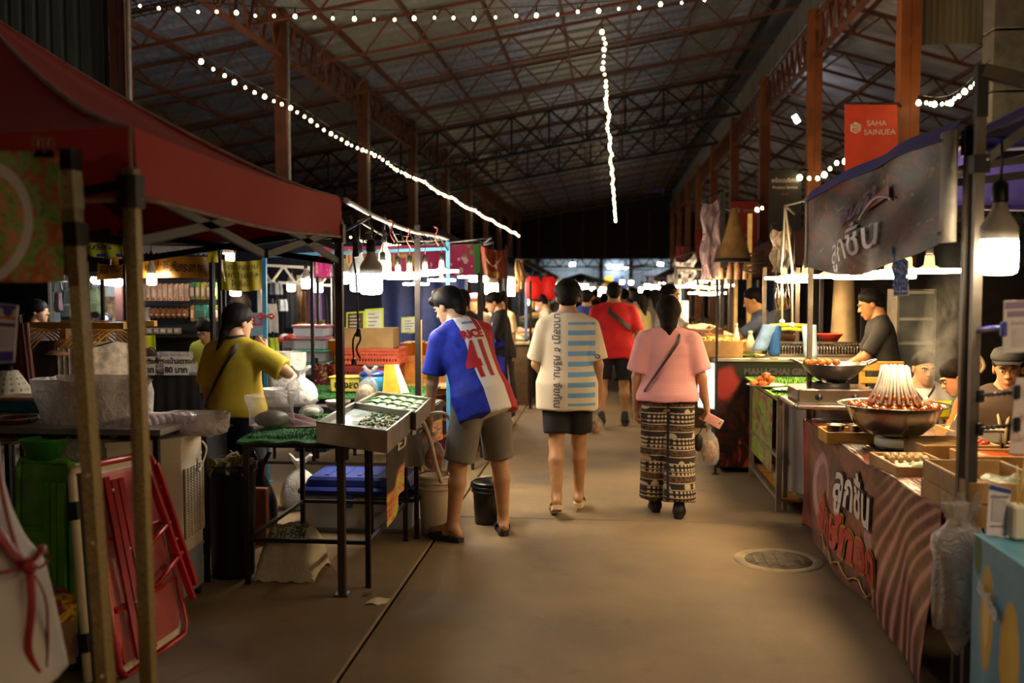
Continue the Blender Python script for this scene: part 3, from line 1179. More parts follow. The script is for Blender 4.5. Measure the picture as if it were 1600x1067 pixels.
def bulb_string(pts,spacing,r,label,hang=.05,big=1):
 """bulbs on a sagging wire: the wire and every bulb with its cap are parts"""
 pts = [Vector(p) for p in pts]
 t = T('string_light',label,'string lights',pts[0])
 w = MB()
 w.tube(pts,.006,4)
 w.build('wire',m_cord,t)
 b = MB()
 b.lathe((0,0,0),[(r*.35,r*1.1),(r*.75,r*.7),(r,0),(r*.7,-r*.75),(1e-5,-r)],10)
 me = b.mesh('bulb',m_bulb)
 c = MB()
 c.lathe((0,0,0),[(r*.4,r*.95),(r*.42,r*2.0),(.006,r*2.2+hang)],6)
 mc = c.mesh('bulb_cap',m_sock)
 acc,i,k = 0.0,0,0
 segs = [(a,b_,(b_ -a).length) for a,b_ in zip(pts,pts[1:])]
 total = sum(s[2] for s in segs)
 n = int(total/spacing)
 for k in range(n +1):
  dist = k*spacing
  for a,b_,L in segs:
   if dist <= L or (a,b_,L) == segs[-1]:
    p = a +(b_ -a)*min(1,dist/L)
    break
   dist -= L
  sway = Vector((rnd.uniform(-.012,.012),rnd.uniform(-.02,.02),-r*2-hang +rnd.uniform(-.01,.01)))
  o = link('bulb',me,None)
  o.parent = t
  o.location = p +sway -t.location
  s = (1.0,.62,.72)[k % 3] if big else 1.0
  o.scale = (s,s,s)
  q = link('bulb_cap',mc,None)
  q.parent = o
 return t
pts = [at(px,20-24*((px -620)/430.0) ** 2-4,10.6) for px in range(190,1130,30)]
bulb_string(pts,.222,.023,'string of bulbs slung across the hall high above the aisle')
pa,pb = onx(313,82,-4.92),onx(812,366,-4.92)
n = 60
pts = []
for i in range(n +1):
 t_ = i/n
 p = pa.lerp(pb,t_)
 sp = (p.y -10.1) % 5.2/5.2
 pts.append(p +Vector((0,0,-.08*4*sp*(1-sp) +.06)))
bulb_string(pts,.37,.030,'long string of bulbs looped along the row of pillars behind the red canopy')
pa,pb = at(940,38,13.9),at(962,344,55)
pts = [pa.lerp(pb,i/50) +Vector((.03*math.sin(i*1.7),0,.04*math.sin(i*.9))) for i in range(51)]
t_ = bulb_string(pts,.40,.031,'string of bulbs running down the middle of the hall under the ridge')
w = MB()
w.tube([pb,pb +Vector((.05,0,-1.6))],.012,5)
w.build('cable_tail',m_cord,t_)
pts = catmull([at(1437,148,11.3),at(1460,151,11.0),at(1481,149,10.7),at(1500,139,10.4),at(1522,119,10.1),at(1548,94,9.8)],4)
bulb_string(pts,.115,.030,'short string of bulbs swooping up beside the concrete block on the upper right',.02)
pts = catmull([at(1250,268,16.4),at(1275,268,16.2),at(1288,263,16),at(1302,247,15.8),at(1322,242,15.6)],4)
bulb_string(pts,.17,.044,'short string of bulbs beside the orange pillar behind the hanging banner',.02)
pts = catmull([at(534,360,16.),at(560,371,16.),at(600,377,17),at(645,384,19)],4)
bulb_string(pts,.2,.022,'faint string of small bulbs behind the white pipe over the left stall',.01)
pts = [at(1183,320,15),at(1184,322,15.3),at(1200,310,15.4)]
bulb_string(pts,.2,.03,'pair of loose bulbs hanging before the dark pillar poster',.01)
G1 = 'disc lamps over the left food trays'
L1 = 'round flat lamp shining in the bunch over the two metal food trays'
for _i,(px,py,Y) in enumerate(((598,428,6.7),(622,434,7.1),(640,430,7.5),(664,428,7.9),(690,424,8.3))):
 ring_lamp(at(px,py,Y),.15,('round flat lamp %s in the row over the two metal food trays' % NTH[_i]),G1,.12,m_led2)
led_bulb(at(580,441,6.0),.070,'fat lit bulb hanging in front of a second one by the dark tent post',None,.14,m_cool)
led_bulb(at(561,440,6.5),.062,'lit bulb half hidden behind the fat bulb by the dark tent post',None,.14,m_cool)
b_ = led_bulb(at(601,419,6.9),.045,'small warm bulb among the disc lamps over the food trays',None,.10,m_led)
G2 = 'disc lamps over the sausage stall'
L2 = 'round flat lamp glowing in the row above the bowl and sausage trays'
for _i,(px,py,Y) in enumerate(((1292,432,7.4),(1340,434,6.9),(1388,433,6.3),(1418,425,6.0),(1452,424,5.5),(1350,426,7.8))):
 ring_lamp(at(px,py,Y),.165,'round flat lamp above the bowl and sausage trays, ' +('far end of the row','third from the near end','over the bowl','second from the near end','nearest the tent post','hindmost of the row')[_i],G2,.36)
G3 = 'disc lamps over the grill stall'
L3 = 'round flat lamp glowing above the black grill counter'
for px,py,Y,s_ in ((1225,435,8.9,'leftmost'),(1258,432,8.5,'rightmost'),(1240,440,9.6,'hindmost')):
 ring_lamp(at(px,py,Y),.17,'round flat lamp above the black grill counter, ' +s_ +' of three',G3,.5)
led_bulb(at(1560,398,3.75),.066,'big lit bulb hanging from the blue canopy frame behind the near tent post',None,.16)
for x,y,z,s_ in ((1.75,2.2,2.0,'nearest'),(1.9,.6,2.0,'middle'),(2.0,-1.0,2.0,'last')):
 ring_lamp((x,y,z),.165,'round flat lamp of the stall before the mango cloth table, %s of three' % s_,'disc lamps of the next stall',.4)
ring_lamp((-2.25,.75,2.05),.10,'round flat lamp of the next stall on the red canopy side',None,.4)  # out of view; added to brighten the salad banner and left foreground
G4 = 'disc lamps over the far snack stall'
L4 = 'small round lamp in the dense cluster over the far snack boxes'
for (px,py,Y) in ((1062,448,12.4),(1078,447,12.8),(1096,449,12.2),(1112,450,12.6),(1126,448,13),(1090,458,11.8),(1108,460,11.5),(1120,458,12),(1134,446,13.4),(1080,442,14),(1098,440,14.4),(1116,441,14)):
 ring_lamp(at(px,py,Y),.115,L4,G4,.35)
G5 = 'lamps of the distant stalls'
L5 = 'tiny glowing lamp over the distant stalls at the end of the aisle'
for (px,py,Y) in ((884,449,33),(899,446,36),(914,447,34),(926,452,32),(934,456,30),(942,452,35),(903,446,44),(1003,452,34),(1012,447,30),(1024,449,28),(1034,452,27),(1018,454,32),(869,446,30),(972,440,50),(986,441,50),(984,454,46),(832,470,24),(840,447,26),(1034,444,36)):
 led_bulb(at(px,py,Y),.10,L5,G5,.4,m_led2 if px != 1012 else m_led)
G6 = 'lamps of the stalls behind the apron cook'
L6 = 'flat lamp glowing over the stall behind the aproned cook'
for (px,py,Y) in ((735,433,13),(752,439,13.4),(771,433,14),(690,438,11.5),(650,444,12.5)):
 ring_lamp(at(px,py,Y),.17,L6,G6,.35,m_led2)
led_bulb(at(768,449,13),.09,'domed warm bulb above the counter behind the aproned cook',None,.4,m_led)
t_ = T('tube_light','upright white tube lamp beside the dried hanging bunch','lamp',at(798,450,14.5))
MB().tube([at(798,436,14.5),at(798,462,14.5)],.06,10).build('tube',m_cool,t_)
MB().box(at(798,434,14.5),(.1,.1,.05)).build('end_cap',m_lampw,t_)
MB().bar(at(798,434,14.5),at(822,436,14.2),.03).build('bracket',m_lampw,t_)
led_bulb(at(237,437,8.9),.045,'bare glowing bulb in front of the hanging toy packets',None,.3,m_led2)
t_ = T('tube_light','bright white tube lamp over the hanging bags between the tent posts','lamp',at(172,440,9.8))
a,b = at(148,437,10.2),at(186,441,9.6)
MB().tube([a,b],.045,10).build('tube',m_cool,t_)
m = MB()
m.bar(a +Vector((-.05,0,.06)),b +Vector((.05,0,.06)),.1,.05)
m.build('batten',m_lampw,t_)
for (px,py,Y,lb,mm) in ((368,453,9.6,'small lamp under the hem of the yellow banner',m_led2),(478,443,12,'oval white lamp beyond the blue post',m_led2),(497,449,12,'round white lamp left of the thin dark post',m_cool),(455,448,13.2,'dim warm lamp behind the brick red pillar',m_led),(537,434,9.5,'lamp glaring just past the dark tent post',m_cool),(357,404,9.7,'tiny lamp above the yellow banner',m_led2)):
 led_bulb(at(px,py,Y),.055,lb,None,.3,mm)
t_ = T('tube_light','fluorescent tube on the back wall of the far room','lamp',at(953,418,61.8))
MB().tube([at(950,418,61.8),at(969,418,61.8)],.11,8).build('tube',m_cool,t_)
MB().box(at(959.5,414.5,61.9),(1.2,.1,.06)).build('batten',m_lampw,t_)
for i,x in enumerate((-2.2,3.2,-6.5)):
 led_bulb((x,60.6,3.2),.16,('bulb lighting the bluish far room','bulb lighting the white far room','bulb in the far room furthest along the left')[i],None,.2,m_cool)
led_bulb(at(977,418,60.5),.14,'round bulb beside the fluorescent tube in the far room',None,.4,m_cool)
def festoon(label,tops,anchors):
 pts = sorted(list(tops) +[Vector(a) for a in anchors],key=lambda p: p.y)
 t = T('power_cable',label,'cable',pts[0])
 MB().tube(pts,.012,5).build('cable',m_cord,t)
far_ = [p for p,g_ in TOPS if g_ == G5]
festoon('black supply cable carrying the distant lamps on the left of the aisle',[p for p in far_ if p.x < -.6],[(-5.08,25.7,2.6),(-5.08,46.5,2.6)])
festoon('black supply cable carrying the distant lamps on the right of the aisle',[p for p in far_ if p.x >= -.6],[(3.26,27.12,2.6),(3.26,52.87,2.7)])
festoon('black supply cable over the stall behind the aproned cook',[p for p,g_ in TOPS if g_ == G6 or g_.startswith('domed warm')],[(-5.08,15.3,2.7)])
for k_,l_ in (('over the toy stall and banners',[p for p,g_ in TOPS if g_.startswith(('bare glowing','small lamp under','tiny lamp above'))]),('through the clothes stalls past the blue post',[p for p,g_ in TOPS if g_.startswith(('oval white','round white lamp','dim warm','lamp glaring'))])):
 festoon('black supply cable running ' +k_,l_,[(-5.08,10.1,2.5)])
t_ = T('tube_light','little tilted tube lamp under the side roof between two orange pillars','lamp',at(1244,186,22))
MB().tube([at(1241,181,22),at(1247,191,22)],.05,8).build('tube',m_cool,t_)
# ================================================================ LEFT SIDE
def tent(name,label,x0,x1,y0,y1,z_eave,z_val,z_peak,m_can,m_pipe,m_leg,m_arm,legs,sag=.5,valances=(1,1,1,1),lw=.04):
 """pop-up canopy: four-sided top that sags from peak to eaves, valance, piping, legs and scissor arms.
 legs: (x, y, which) list; which = leg bottom offset"""
 cx,cy = (x0 +x1)/2,(y0 +y1)/2
 t = T(name,label,'canopy tent',(cx,cy,0))
 def prof(s):                       # s 0 at eaves, 1 at peak
  return z_val +(z_peak -z_val)*(s*(1-sag) +sag*(s*s*(1.55-.55*s)))
 def top_pt(cxy0,cxy1,u,s):
  ex,ey = lerp(cxy0[0],cxy1[0],u),lerp(cxy0[1],cxy1[1],u)
  dipp = -.05*math.sin(math.pi*u)*(1-s)*(0.4+s)
  return (lerp(ex,cx,s),lerp(ey,cy,s),prof(s) +dipp +.012*math.sin(9*u +5*s)*(1-s)*s*4)
 cs = [(x0,y0),(x1,y0),(x1,y1),(x0,y1)]
 for k in range(4):
  a,b = cs[k],cs[(k +1) % 4]
  m = MB()
  m.sheet(lambda u,v: top_pt(a,b,u,v),14,10,0,.004)
  if valances[k]:
   d = Vector((b[0] -a[0],b[1] -a[1],0)).normalized()
   nr = Vector((d.y,-d.x,0))
   m.sheet(lambda u,v: Vector((lerp(a[0],b[0],u),lerp(a[1],b[1],u),lerp(z_eave +.012*math.sin(7*u +k),z_val +(-.02*math.sin(math.pi*u)),v))) +nr*(.014+.010*math.sin(11*u +2*k)*(1-v)),16,3,0,.004)
  m.build('canopy_panel',m_can,t)
  p = MB()
  p.tube([top_pt(a,b,0,i/10) for i in range(11)],.009,6)
  if valances[k]:
   p.tube([(a[0],a[1],z_val),(a[0] +.0,a[1],z_eave)],.010,6)
   p.tube([Vector((lerp(a[0],b[0],i/16),lerp(a[1],b[1],i/16),z_eave +.012*math.sin(7*i/16+k))) +nr*(.014+.010*math.sin(11*i/16+2*k)) for i in range(17)],.008,5)
  p.build('piping',m_pipe,t)
 for (lx,ly,bx,by,bz) in legs:
  m = MB()
  m.bar((bx,by,bz),(lx,ly,z_eave +.1),lw,lw,up=(0,1,0))
  lo = m.build('leg',m_leg,t)
  m = MB()
  m.bar((bx,by,bz),(lerp(bx,lx,.33),lerp(by,ly,.33),lerp(bz,z_eave,.33)),lw*.72,lw*1.1,up=(0,1,0))
  m.box((bx,by,bz +.006),(lw*2,lw*2,.012))
  m.build('lower_leg',m_leg,lo)
  m = MB()
  m.box((lx,ly,z_eave +.03),(lw*1.5,lw*1.5,.10))
  m.build('corner_bracket',m_arm,lo)
 for k in range(4):
  a,b = cs[k],cs[(k +1) % 4]
  for h in (0,.5):
   p = lambda u,z: Vector((lerp(a[0],b[0],u),lerp(a[1],b[1],u),z))
   zt,zb = z_eave +.05,z_eave -.12
   for (u0,u1,za,zc) in ((h,h +.5,zt,zb),(h,h +.5,zb,zt)):
    m = MB()
    m.bar(p(u0 +.01,za),p(u1 -.01,zc),.018,.032,up=(0,0,1))
    m.build('scissor_arm',m_arm,t)
 for c in cs:
  m = MB()
  m.bar((c[0],c[1],z_eave -.05),(cx,cy,z_peak -.45),.02,.03)
  m.build('roof_strut',m_arm,t)
 m = MB()
 m.bar((cx,cy,z_peak -.5),(cx,cy,z_peak -.02),.035)
 m.build('peak_post',m_arm,t)
 return t
def cloth(name,c,rough=.7,wv=900,var=.1,back=None,trans=.0):
 g = G(name,rough)
 co = g.coord('Object')
 n = g.noise(co,2.2,4)
 a = lin(c)
 g.color(g.mix(tuple(x*(1-var) for x in a[:3]) +(1,),tuple(min(1,x*(1+var)) for x in a[:3]) +(1,),n))
 g.bump(g.noise(co,120,2)*.4+g.noise(co,5,3),.35,.012)
 return done(g)
m_red = cloth('red canopy cloth','#b3281d')
m_piper = mat('dusty piping','#a98a76',.7)
g = G('hammered bronze paint',.45,.45)
co = g.coord('Object')
nn = g.noise(co,300,2)
g.color(g.mix('#6b5a3c','#b09a64',g.sm(nn,.35,.65)))
g.bump(nn,.5,.003)
m_bronze = done(g)
m_dkarm = mat('dark grey steel arm','#1f1b1a',.5,.3)
m_dkleg = mat('dark painted leg','#4a3d36',.4,.4)
pf = fl(535,930)
xa,yb = pf.x,pf.y
ya = onx(205,313,xa).y
z_e = at(533,374,yb).z
z_v = at(533,309,yb).z
tent('red_canopy','red pop-up canopy with a sagging valance on the left',xa -2.55,xa,ya,yb,z_e,z_v,2.92,m_red,m_piper,m_bronze,m_dkarm,
 [(xa,ya,xa +.03,ya,0),(xa,yb,xa,yb,0),(xa -2.55,yb,xa -2.55,yb,0),(xa -2.55,ya,xa -2.55,ya,0)],.62)
rc = bpy.data.objects['red_canopy']
for ch in rc.children:
 if ch.name.startswith('leg') and abs((wm(ch) @ ch.data.vertices[0].co).y -yb) < .1:
  ch.data.materials[0] = m_dkleg
  for q in ch.children:
   q.data.materials[0] = m_dkleg
pt,pbm = at(108,240,2.72),at(166,1075,2.72)
t = T('frame_post','leaning bronze post with a pale sleeve at its top beside the red canopy leg','post',pbm)
m = MB()
k_ = pbm +(pbm -pt)*((pbm.z -.0)/(pt.z -pbm.z))
m.bar(k_,pt,.036,.05,up=(0,1,0))
m.build('tube',m_bronze,t)
dv = (pt -k_).normalized()
m = MB()
m.bar(pt -dv*.16,pt -dv*.035,.040,.056,up=(0,1,0))
m.build('sleeve',mat('pale sleeve','#bcb28c',.5),t)
m = MB()
m.bar(pt -dv*.05,pt +dv*.012,.044,.06,up=(0,1,0))
m.bar(pt -dv*.02,pt -dv*.03+Vector((-.5,0,-.02)),.03,.03)
m.bar(pt -dv*.27,pt -dv*.20,.05,.07,up=(0,1,0))
m.build('corner_bracket',m_dkarm,t)
for a_ in (.06,.10,.14):
 q = pt -dv*a_ +Vector((0,-.03,0))
 MB().ball(q,.004,8).build('bolt',m_dkleg,t)
for z_ in (.55,.95,1.15,.3):
 q = k_ +dv*(z_/dv.z) +Vector((.004,-.026,0))
 MB().ball(q,.006,8).build('bolt',m_lampw,t)
g = G('food photo banner',.35)
uv = g.coord('UV')
U,W_,_ = g.xyz(uv)
n = g.noise(uv,7,4,.6,.8)
bg = g.ramp(n,[(.30,'#5a7a2c'),(.46,'#8fae46'),(.56,'#b5552a'),(.70,'#e08a52')])
cx_,cy_ = U -.30,W_ -.46
e = (cx_*cx_*4.2+cy_*cy_*3.4).sqrt()
plate = g.mix(bg,'#e2d6d0',e < .84)
n2 = g.noise(uv,11,3,.6,1.2)
food = g.ramp(n2,[(.30,'#e07a3a'),(.44,'#eea060'),(.50,'#7fa036'),(.60,'#aecb62'),(.66,'#6a3a3c')])
g.color(g.mix(plate,food,e < .68))
g.bump(g.wave(uv,60,.5,1,'Y'),.15,.002)
m_food = done(g)
bt = T('food_banner','printed vinyl banner of a salad plate clipped at the left edge under the red canopy','banner',at(40,440,2.66))
Yb = 2.62
tl_,tr_,bl_,br_ = at(-60,236,Yb),at(93,236,Yb),at(-60,441,Yb),at(96,441,Yb)
m = MB()
m.sheet(lambda u,v: (bl_.lerp(br_,u)).lerp(tl_.lerp(tr_,u),v) +Vector((0,.012*math.sin(8*u +3*v)*(1-v*.5),0)),14,12,0,.002)
m.build('sheet',m_food,bt)
m_clip = mat('black clip steel','#151515',.3,.6)
for px in (76,60):
 c_ = at(px,233,Yb -.01)
 k2 = T('binder_clip','binder clip with raised wire handles at the %s of the salad banner' % ('corner' if px == 76 else 'top edge'),'clip',c_)
 MB().box(c_ +Vector((0,.01,-.012)),(.03,.03,.022),taper=.5).build('jaw',m_clip,k2)
 for s in (-1,1):
  MB().tube([c_ +Vector((.008*s,s*.008,0)),c_ +Vector((.009*s,s*.014,.025)),c_ +Vector((0,s*.014,.034)),c_ +Vector((-.009*s,s*.014,.025)),c_ +Vector((-.008*s,s*.008,0))],.0014,5).build('wire_handle',mat('chrome wire','#b0a890',.2,.9),k2)
pc = T('payment_card','purple and white payment card on a clip at the left edge','sign',at(12,570,2.9))
a,b,c,d = at(-14,568,2.9),at(22,566,2.9),at(28,477,2.9),at(-8,473,2.9)
MB().quad(a,b,c,d,0,.004).build('card',mat('white card','#d7d0d8',.35,var=.03),pc)
def onq(u,v,o=.003):
 return a.lerp(b,u).lerp(d.lerp(c,u),v) +Vector((0,-o,0))
m_pur,m_org = mat('purple print','#4b3a8a',.4,var=.05),mat('orange print','#c8702c',.4,var=.05)
for (v0,v1,mm) in ((.02,.20,m_pur),(.62,.68,m_pur),(.92,.99,m_pur),(.74,.80,m_org)):
 MB().quad(onq(.04,v0),onq(.96,v0),onq(.96,v1),onq(.04,v1),0,.0006).build('print_band',mm,pc)
MB().prism([(-.016,.02),(.016,.02),(.016,-.002),(0,-.016),(-.016,-.002)],0,.001,0,lambda p: onq(.62,.86,.004) +Vector((p.x,-p.z,p.y))).build('shield_emblem',m_pur,pc)
MB().quad(onq(.12,.24),onq(.92,.24),onq(.92,.58),onq(.12,.58),0,.0006).build('blank_panel',mat('card grey','#bdb6c4',.4),pc)
m_frame = mat('black table steel','#211c1a',.5,.4,.2)
m_alu = mat('dull aluminium','#a49c90',.38,.75,.12,6)
g = G('artificial turf',.9)
co = g.coord('Object')
n = g.noise(co,130,2,.7)
g.color(g.mix('#143f1c','#3f8f3c',g.sm(n,.35,.7)))
g.bump(n,.9,.012)
m_turf = done(g)
def turf_blades(x0,x1,y0,y1,z,n,h=.014,par=None,keep=None):
 """real tufts: thin leaning blades standing on the turf backing"""
 m = MB()
 for _ in range(n):
  x,y = rnd.uniform(x0,x1),rnd.uniform(y0,y1)
  if keep and not keep(x,y): continue
  a,w = rnd.uniform(0,6.28),.0035
  dx,dy = math.cos(a)*w,math.sin(a)*w
  tx,ty = rnd.uniform(-.008,.008),rnd.uniform(-.008,.008)
  m.add([(x -dx,y -dy,z),(x +dx,y +dy,z),(x +tx,y +ty,z +h*rnd.uniform(.7,1.3))],[(0,1,2)])
 o = m.build('turf_blades',m_turf,par)
 o['kind'] = 'stuff'
 return o
def frame_table(name,label,x0,x1,y0,y1,zt,m_f,w=.028,shelf=.26,bars=True):
 t = T(name,label,'table',((x0 +x1)/2,(y0 +y1)/2,0))
 for (x,y) in ((x0,y0),(x1,y0),(x0,y1),(x1,y1)):
  MB().bar((x,y,0),(x,y,zt -.03),w,up=(0,1,0)).build('leg',m_f,t)
 for (p,q) in (((x0,y0),(x1,y0)),((x1,y0),(x1,y1)),((x1,y1),(x0,y1)),((x0,y1),(x0,y0))):
  MB().bar((*p,zt -.02),(*q,zt -.02),w*1.1).build('top_rail',m_f,t)
  if bars:
   MB().bar((*p,shelf),(*q,shelf),w*.8).build('stretcher',m_f,t)
 return t
c1,c2 = fl(386,914),fl(577,917)
yt0 = (c1.y +c2.y)/2
zt1 = at(480,690,yt0).z
t1 = frame_table('steel_frame_table','black steel frame table with artificial turf top behind the dark tent post',c1.x,c2.x,yt0,yt0 +1.02,zt1,m_frame)
m = MB()
m.sheet(lambda u,v: (lerp(c1.x -.04,c2.x +.04,u),lerp(yt0 -.04,yt0 +1.06,v),zt1 +.016+.006*math.sin(9*u)*math.sin(7*v) +(-.012*(1-min(1,v*9))*(1+.6*math.sin(26*u)))),26,16,0,.014)
m.build('turf_cover',m_turf,t1)
turf_blades(c1.x -.03,c2.x +.03,yt0 -.03,yt0 +1.0,zt1 +.014,6000,.014,t1)
t2 = frame_table('steel_frame_table','second black steel frame table holding the far metal tray by the bending shopper',c1.x +.45,c2.x +.06,yt0 +1.10,yt0 +2.0,zt1,m_frame)
MB().box(((c1.x +.45+c2.x +.06)/2,yt0 +1.55,zt1 +.004),(c2.x -c1.x -.36,.95,.016)).build('top_board',m_frame,t2)
def tray(label,corners,depth,fill,th=.012):
 """metal tray from its four rim corners (front left, front right, back right, back left)"""
 f,r,k,l = [Vector(c) for c in corners]
 cen = (f +r +k +l)/4
 t = T('metal_tray',label,'tray',cen -Vector((0,0,depth)))
 up = Vector((0,0,depth))
 m = MB()
 ins = lambda p,s: p +(cen -p)*s
 bot = [p -up for p in (f,r,k,l)]
 m.add(bot,[(3,2,1,0)])
 m.add([p +Vector((0,0,.006)) for p in bot],[(0,1,2,3)])
 top = [f,r,k,l]
 it = [ins(p,.05) for p in top]
 ib = [ins(p,.05) +Vector((0,0,.006)) for p in bot]
 for i in range(4):
  j = (i +1) % 4
  m.add([bot[i],bot[j],top[j],top[i]],[(0,1,2,3)])
  m.add([it[i],it[j],ib[j],ib[i]],[(0,1,2,3)])
  m.add([top[i],top[j],it[j],it[i]],[(0,1,2,3)])
 m.build('pan',m_alu,t)
 m = MB()
 for i in range(4):
  m.tube([top[i],top[(i +1) % 4]],.005,6)
 m.build('rolled_rim',m_alu,t)
 g0 = [ins(p,.06) -up*.30 for p in top]
 m = MB()
 m.sheet(lambda u,v: (g0[0].lerp(g0[1],u)).lerp(g0[3].lerp(g0[2],u),v) +Vector((0,0,.004*math.sin(17*u)*math.sin(13*v))),12,12,0,.004)
 m.build('banana_leaf_liner',fill,t)
 return t,lambda u,v,z=0: (g0[0].lerp(g0[1],u)).lerp(g0[3].lerp(g0[2],u),v) +Vector((0,0,z))
g = G('milky pudding top',.2)
co = g.coord('Object')
n = g.noise(co,6,3,.5,.5)
g.color(g.mix('#9fb8a6','#dfe6da',g.sm(n,.35,.6)))
m_milk = done(g)
m_leaf = mat('banana leaf','#2c641a',.5,var=.25,vs=14,bump=.2,bs=40)
m_leafl = mat('pale banana leaf','#76a847',.4,var=.2,vs=10)
zr = zt1 +.135
tr1,s1 = tray('nearer metal tray of milky sweets scattered with green leaf bits',[fl(494,659,zr),fl(605,674,zr),fl(643,643,zr),fl(553,629,zr)],.115,m_milk)
tr2,s2 = tray('farther metal tray of glossy green leaf parcels',[fl(556,630,zr),fl(650,645,zr),fl(673,622,zr),fl(590,612,zr)],.105,m_leaf)
m = MB()
for _ in range(210):
 u,v = rnd.uniform(.45,.97),rnd.uniform(.25,.97)
 p = s1(u,v,.008)
 a_ = rnd.uniform(0,6.28)
 w_ = rnd.uniform(.006,.016)
 m.add([p +Vector((math.cos(a_)*w_,math.sin(a_)*w_,.002)),p +Vector((-math.sin(a_)*w_*.5,math.cos(a_)*w_*.5,.010)),p -Vector((math.cos(a_)*w_,math.sin(a_)*w_,-.002)),p -Vector((-math.sin(a_)*w_*.5,math.cos(a_)*w_*.5,-.0))],[(0,1,2,3)])
o = m.build('leaf_bits',m_leaf,tr1)
o['kind'] = 'stuff'
m = MB()
for _ in range(90):
 p = s1(rnd.uniform(.4,.97),rnd.uniform(.3,.97),.009)
 m.ball(p,.005,6)
o = m.build('yellow_crumbs',mat('yellow crumb','#d9b84a',.6),tr1)
o['kind'] = 'stuff'
for i in range(5):
 for j in range(3):
  p = s2(.12+i*.19,.16+j*.32,.010)
  m = MB()
  m.sheet(lambda u,v: p +Vector(((u -.5)*.085,(v -.5)*.13,.014*math.sin(math.pi*u) +.006*math.sin(6*v +i))),5,5,0,.006)
  tag(m.build('leaf_parcel',m_leaf),'glossy folded leaf parcel lying in the farther metal tray','food','leaf parcels in the farther tray')
m_maroon = mat('maroon cloth','#4a1d20',.85,var=.2,bump=.4,bs=90)
c_ = fl(452,662,zt1 +.02)
m = MB()
m.sheet(lambda u,v: (c_.x +(u -.5)*.42,c_.y +(v -.5)*.30+.03*math.sin(7*u),zt1 +.025+.045*math.sin(math.pi*u)*math.sin(math.pi*v)*(1+.5*math.sin(18*v +5*u))),18,14,0,.008)
tag(m.build('folded_cloth',m_maroon),'crumpled maroon cloth lying on the turf table','cloth')
g = G('clear plastic film',.18)
co = g.coord('Object')
g.color('#cfc6c2')
g.b.inputs['Alpha'].default_value = .34
g.bump(g.noise(co,22,4,.6,1.0),.9,.02)
m_film = done(g)
g = G('cloudy plastic film',.24)
co = g.coord('Object')
n = g.noise(co,14,4,.6,1.2)
g.color(g.mix('#c2b4ac','#eee6e0',n))
g.b.inputs['Alpha'].default_value = .78
g.bump(n,1.0,.03)
m_cloudy = done(g)
g = G('white carrier film',.3)
co = g.coord('Object')
n = g.noise(co,16,4,.6,1.0)
g.color(g.mix('#b9b7b6','#e6e4e2',n))
g.b.inputs['Alpha'].default_value = .9
g.bump(n,.8,.02)
m_carrier = done(g)
def bag(name,label,c,w,d,h,m_bag,fill=None,seed=0,knot=True,cat='bag',lean=(0,0),n=22,group=None):
 """plastic bag: bulging body gathered to a neck with two loop ears; fill is a lump seen inside"""
 c = Vector(c)
 r_ = random.Random(seed)
 ph = [r_.uniform(0,6.28) for _ in range(6)]
 t = T(name,label,cat,c,0,group)
 if fill is not None:
  f = MB()
  f.ball(c +Vector((0,0,h*.27)),(w*.40,d*.40,h*.26),14,0,lambda a,i: 1+.07*math.sin(3*a +ph[0] +i))
  f.build('contents',fill,t)
 m = MB()
 prof = [(.02,.0),(.40,.005),(.50,.10),(.52,.25),(.47,.42),(.36,.57),(.20,.68),(.09,.74),(.10,.80),(.16,.87),(.19,.91)] if knot else [(.02,0),(.42,.006),(.50,.12),(.51,.35),(.49,.60),(.52,.82),(.56,1.0)]
 def wob(a,i):
  k = .05+.08*(i/len(prof))
  return 1+k*math.sin(5*a +ph[1] +i*.7) +k*.7*math.sin(9*a +ph[2] -i)
 m.lathe(c,[(q[0]*w,q[1]*h) for q in prof],n,0,True,1.0,d/w,wob,cap=False)
 for i,vtx in enumerate(m.v):
  z = (vtx[2] -c.z)/h
  m.v[i] = (vtx[0] +lean[0]*z,vtx[1] +lean[1]*z,vtx[2])
 m.build('film',m_bag,t)
 if knot:
  for s in (-1,1):
   m = MB()
   b_ = c +Vector((lean[0]*.85,lean[1]*.85,h*.80))
   m.tube(catmull([b_,b_ +Vector((s*w*.16,0,h*.12)),b_ +Vector((s*w*.30,.01,h*.20)),b_ +Vector((s*w*.12,0,h*.06))],4),.006,6,0,False,flat=2.2)
   m.build('bag_ear',m_bag,t)
 return t
def handbag(name,label,hook,w,d,h,m_bag,fill=None,seed=0,lean=(0,0)):
 """a bag hanging from the hand or a hook: bottom h below it"""
 hook = Vector(hook)
 return bag(name,label,hook -Vector((0,0,h*.92)),w,d,h,m_bag,fill,seed,True,lean=lean)
m_gfill = mat('pale salad filling','#aab878',.7,var=.3,vs=30)
m_wfill = mat('cream filling','#d6cfae',.7,var=.2,vs=30)
bag('snack_bag','little tied bag of cream snack beside the maroon cloth on the turf table',fl(486,650,zt1 +.02),.15,.13,.11,m_film,m_wfill,3)
bag('snack_bag','tied clear bag of yellowish noodles behind the metal trays',fl(571,632,zt1 +.05),.16,.15,.27,m_film,mat('noodle filling','#dcc58a',.6,var=.25,vs=40),4,lean=(.04,0))
bag('garbage_bag','dark shiny bag of packets at the back of the turf table',fl(425,668,zt1 +.02),.26,.22,.2,m_film,mat('dark packets','#3a2c25',.5,var=.4,vs=30),8,False)
c_ = fl(528,640,zt1 +.02)
t = T('steel_bowl','small steel bowl of brown sauce behind the nearer tray','bowl',c_)
MB().lathe(c_,[(.045,0),(.075,.03),(.09,.065),(.085,.065),(.07,.03),(1e-5,.012)],20).build('bowl',m_alu,t)
MB().lathe(c_,[(.078,.045),(1e-5,.048)],18).build('sauce',mat('brown sauce','#6b4326',.3),t)
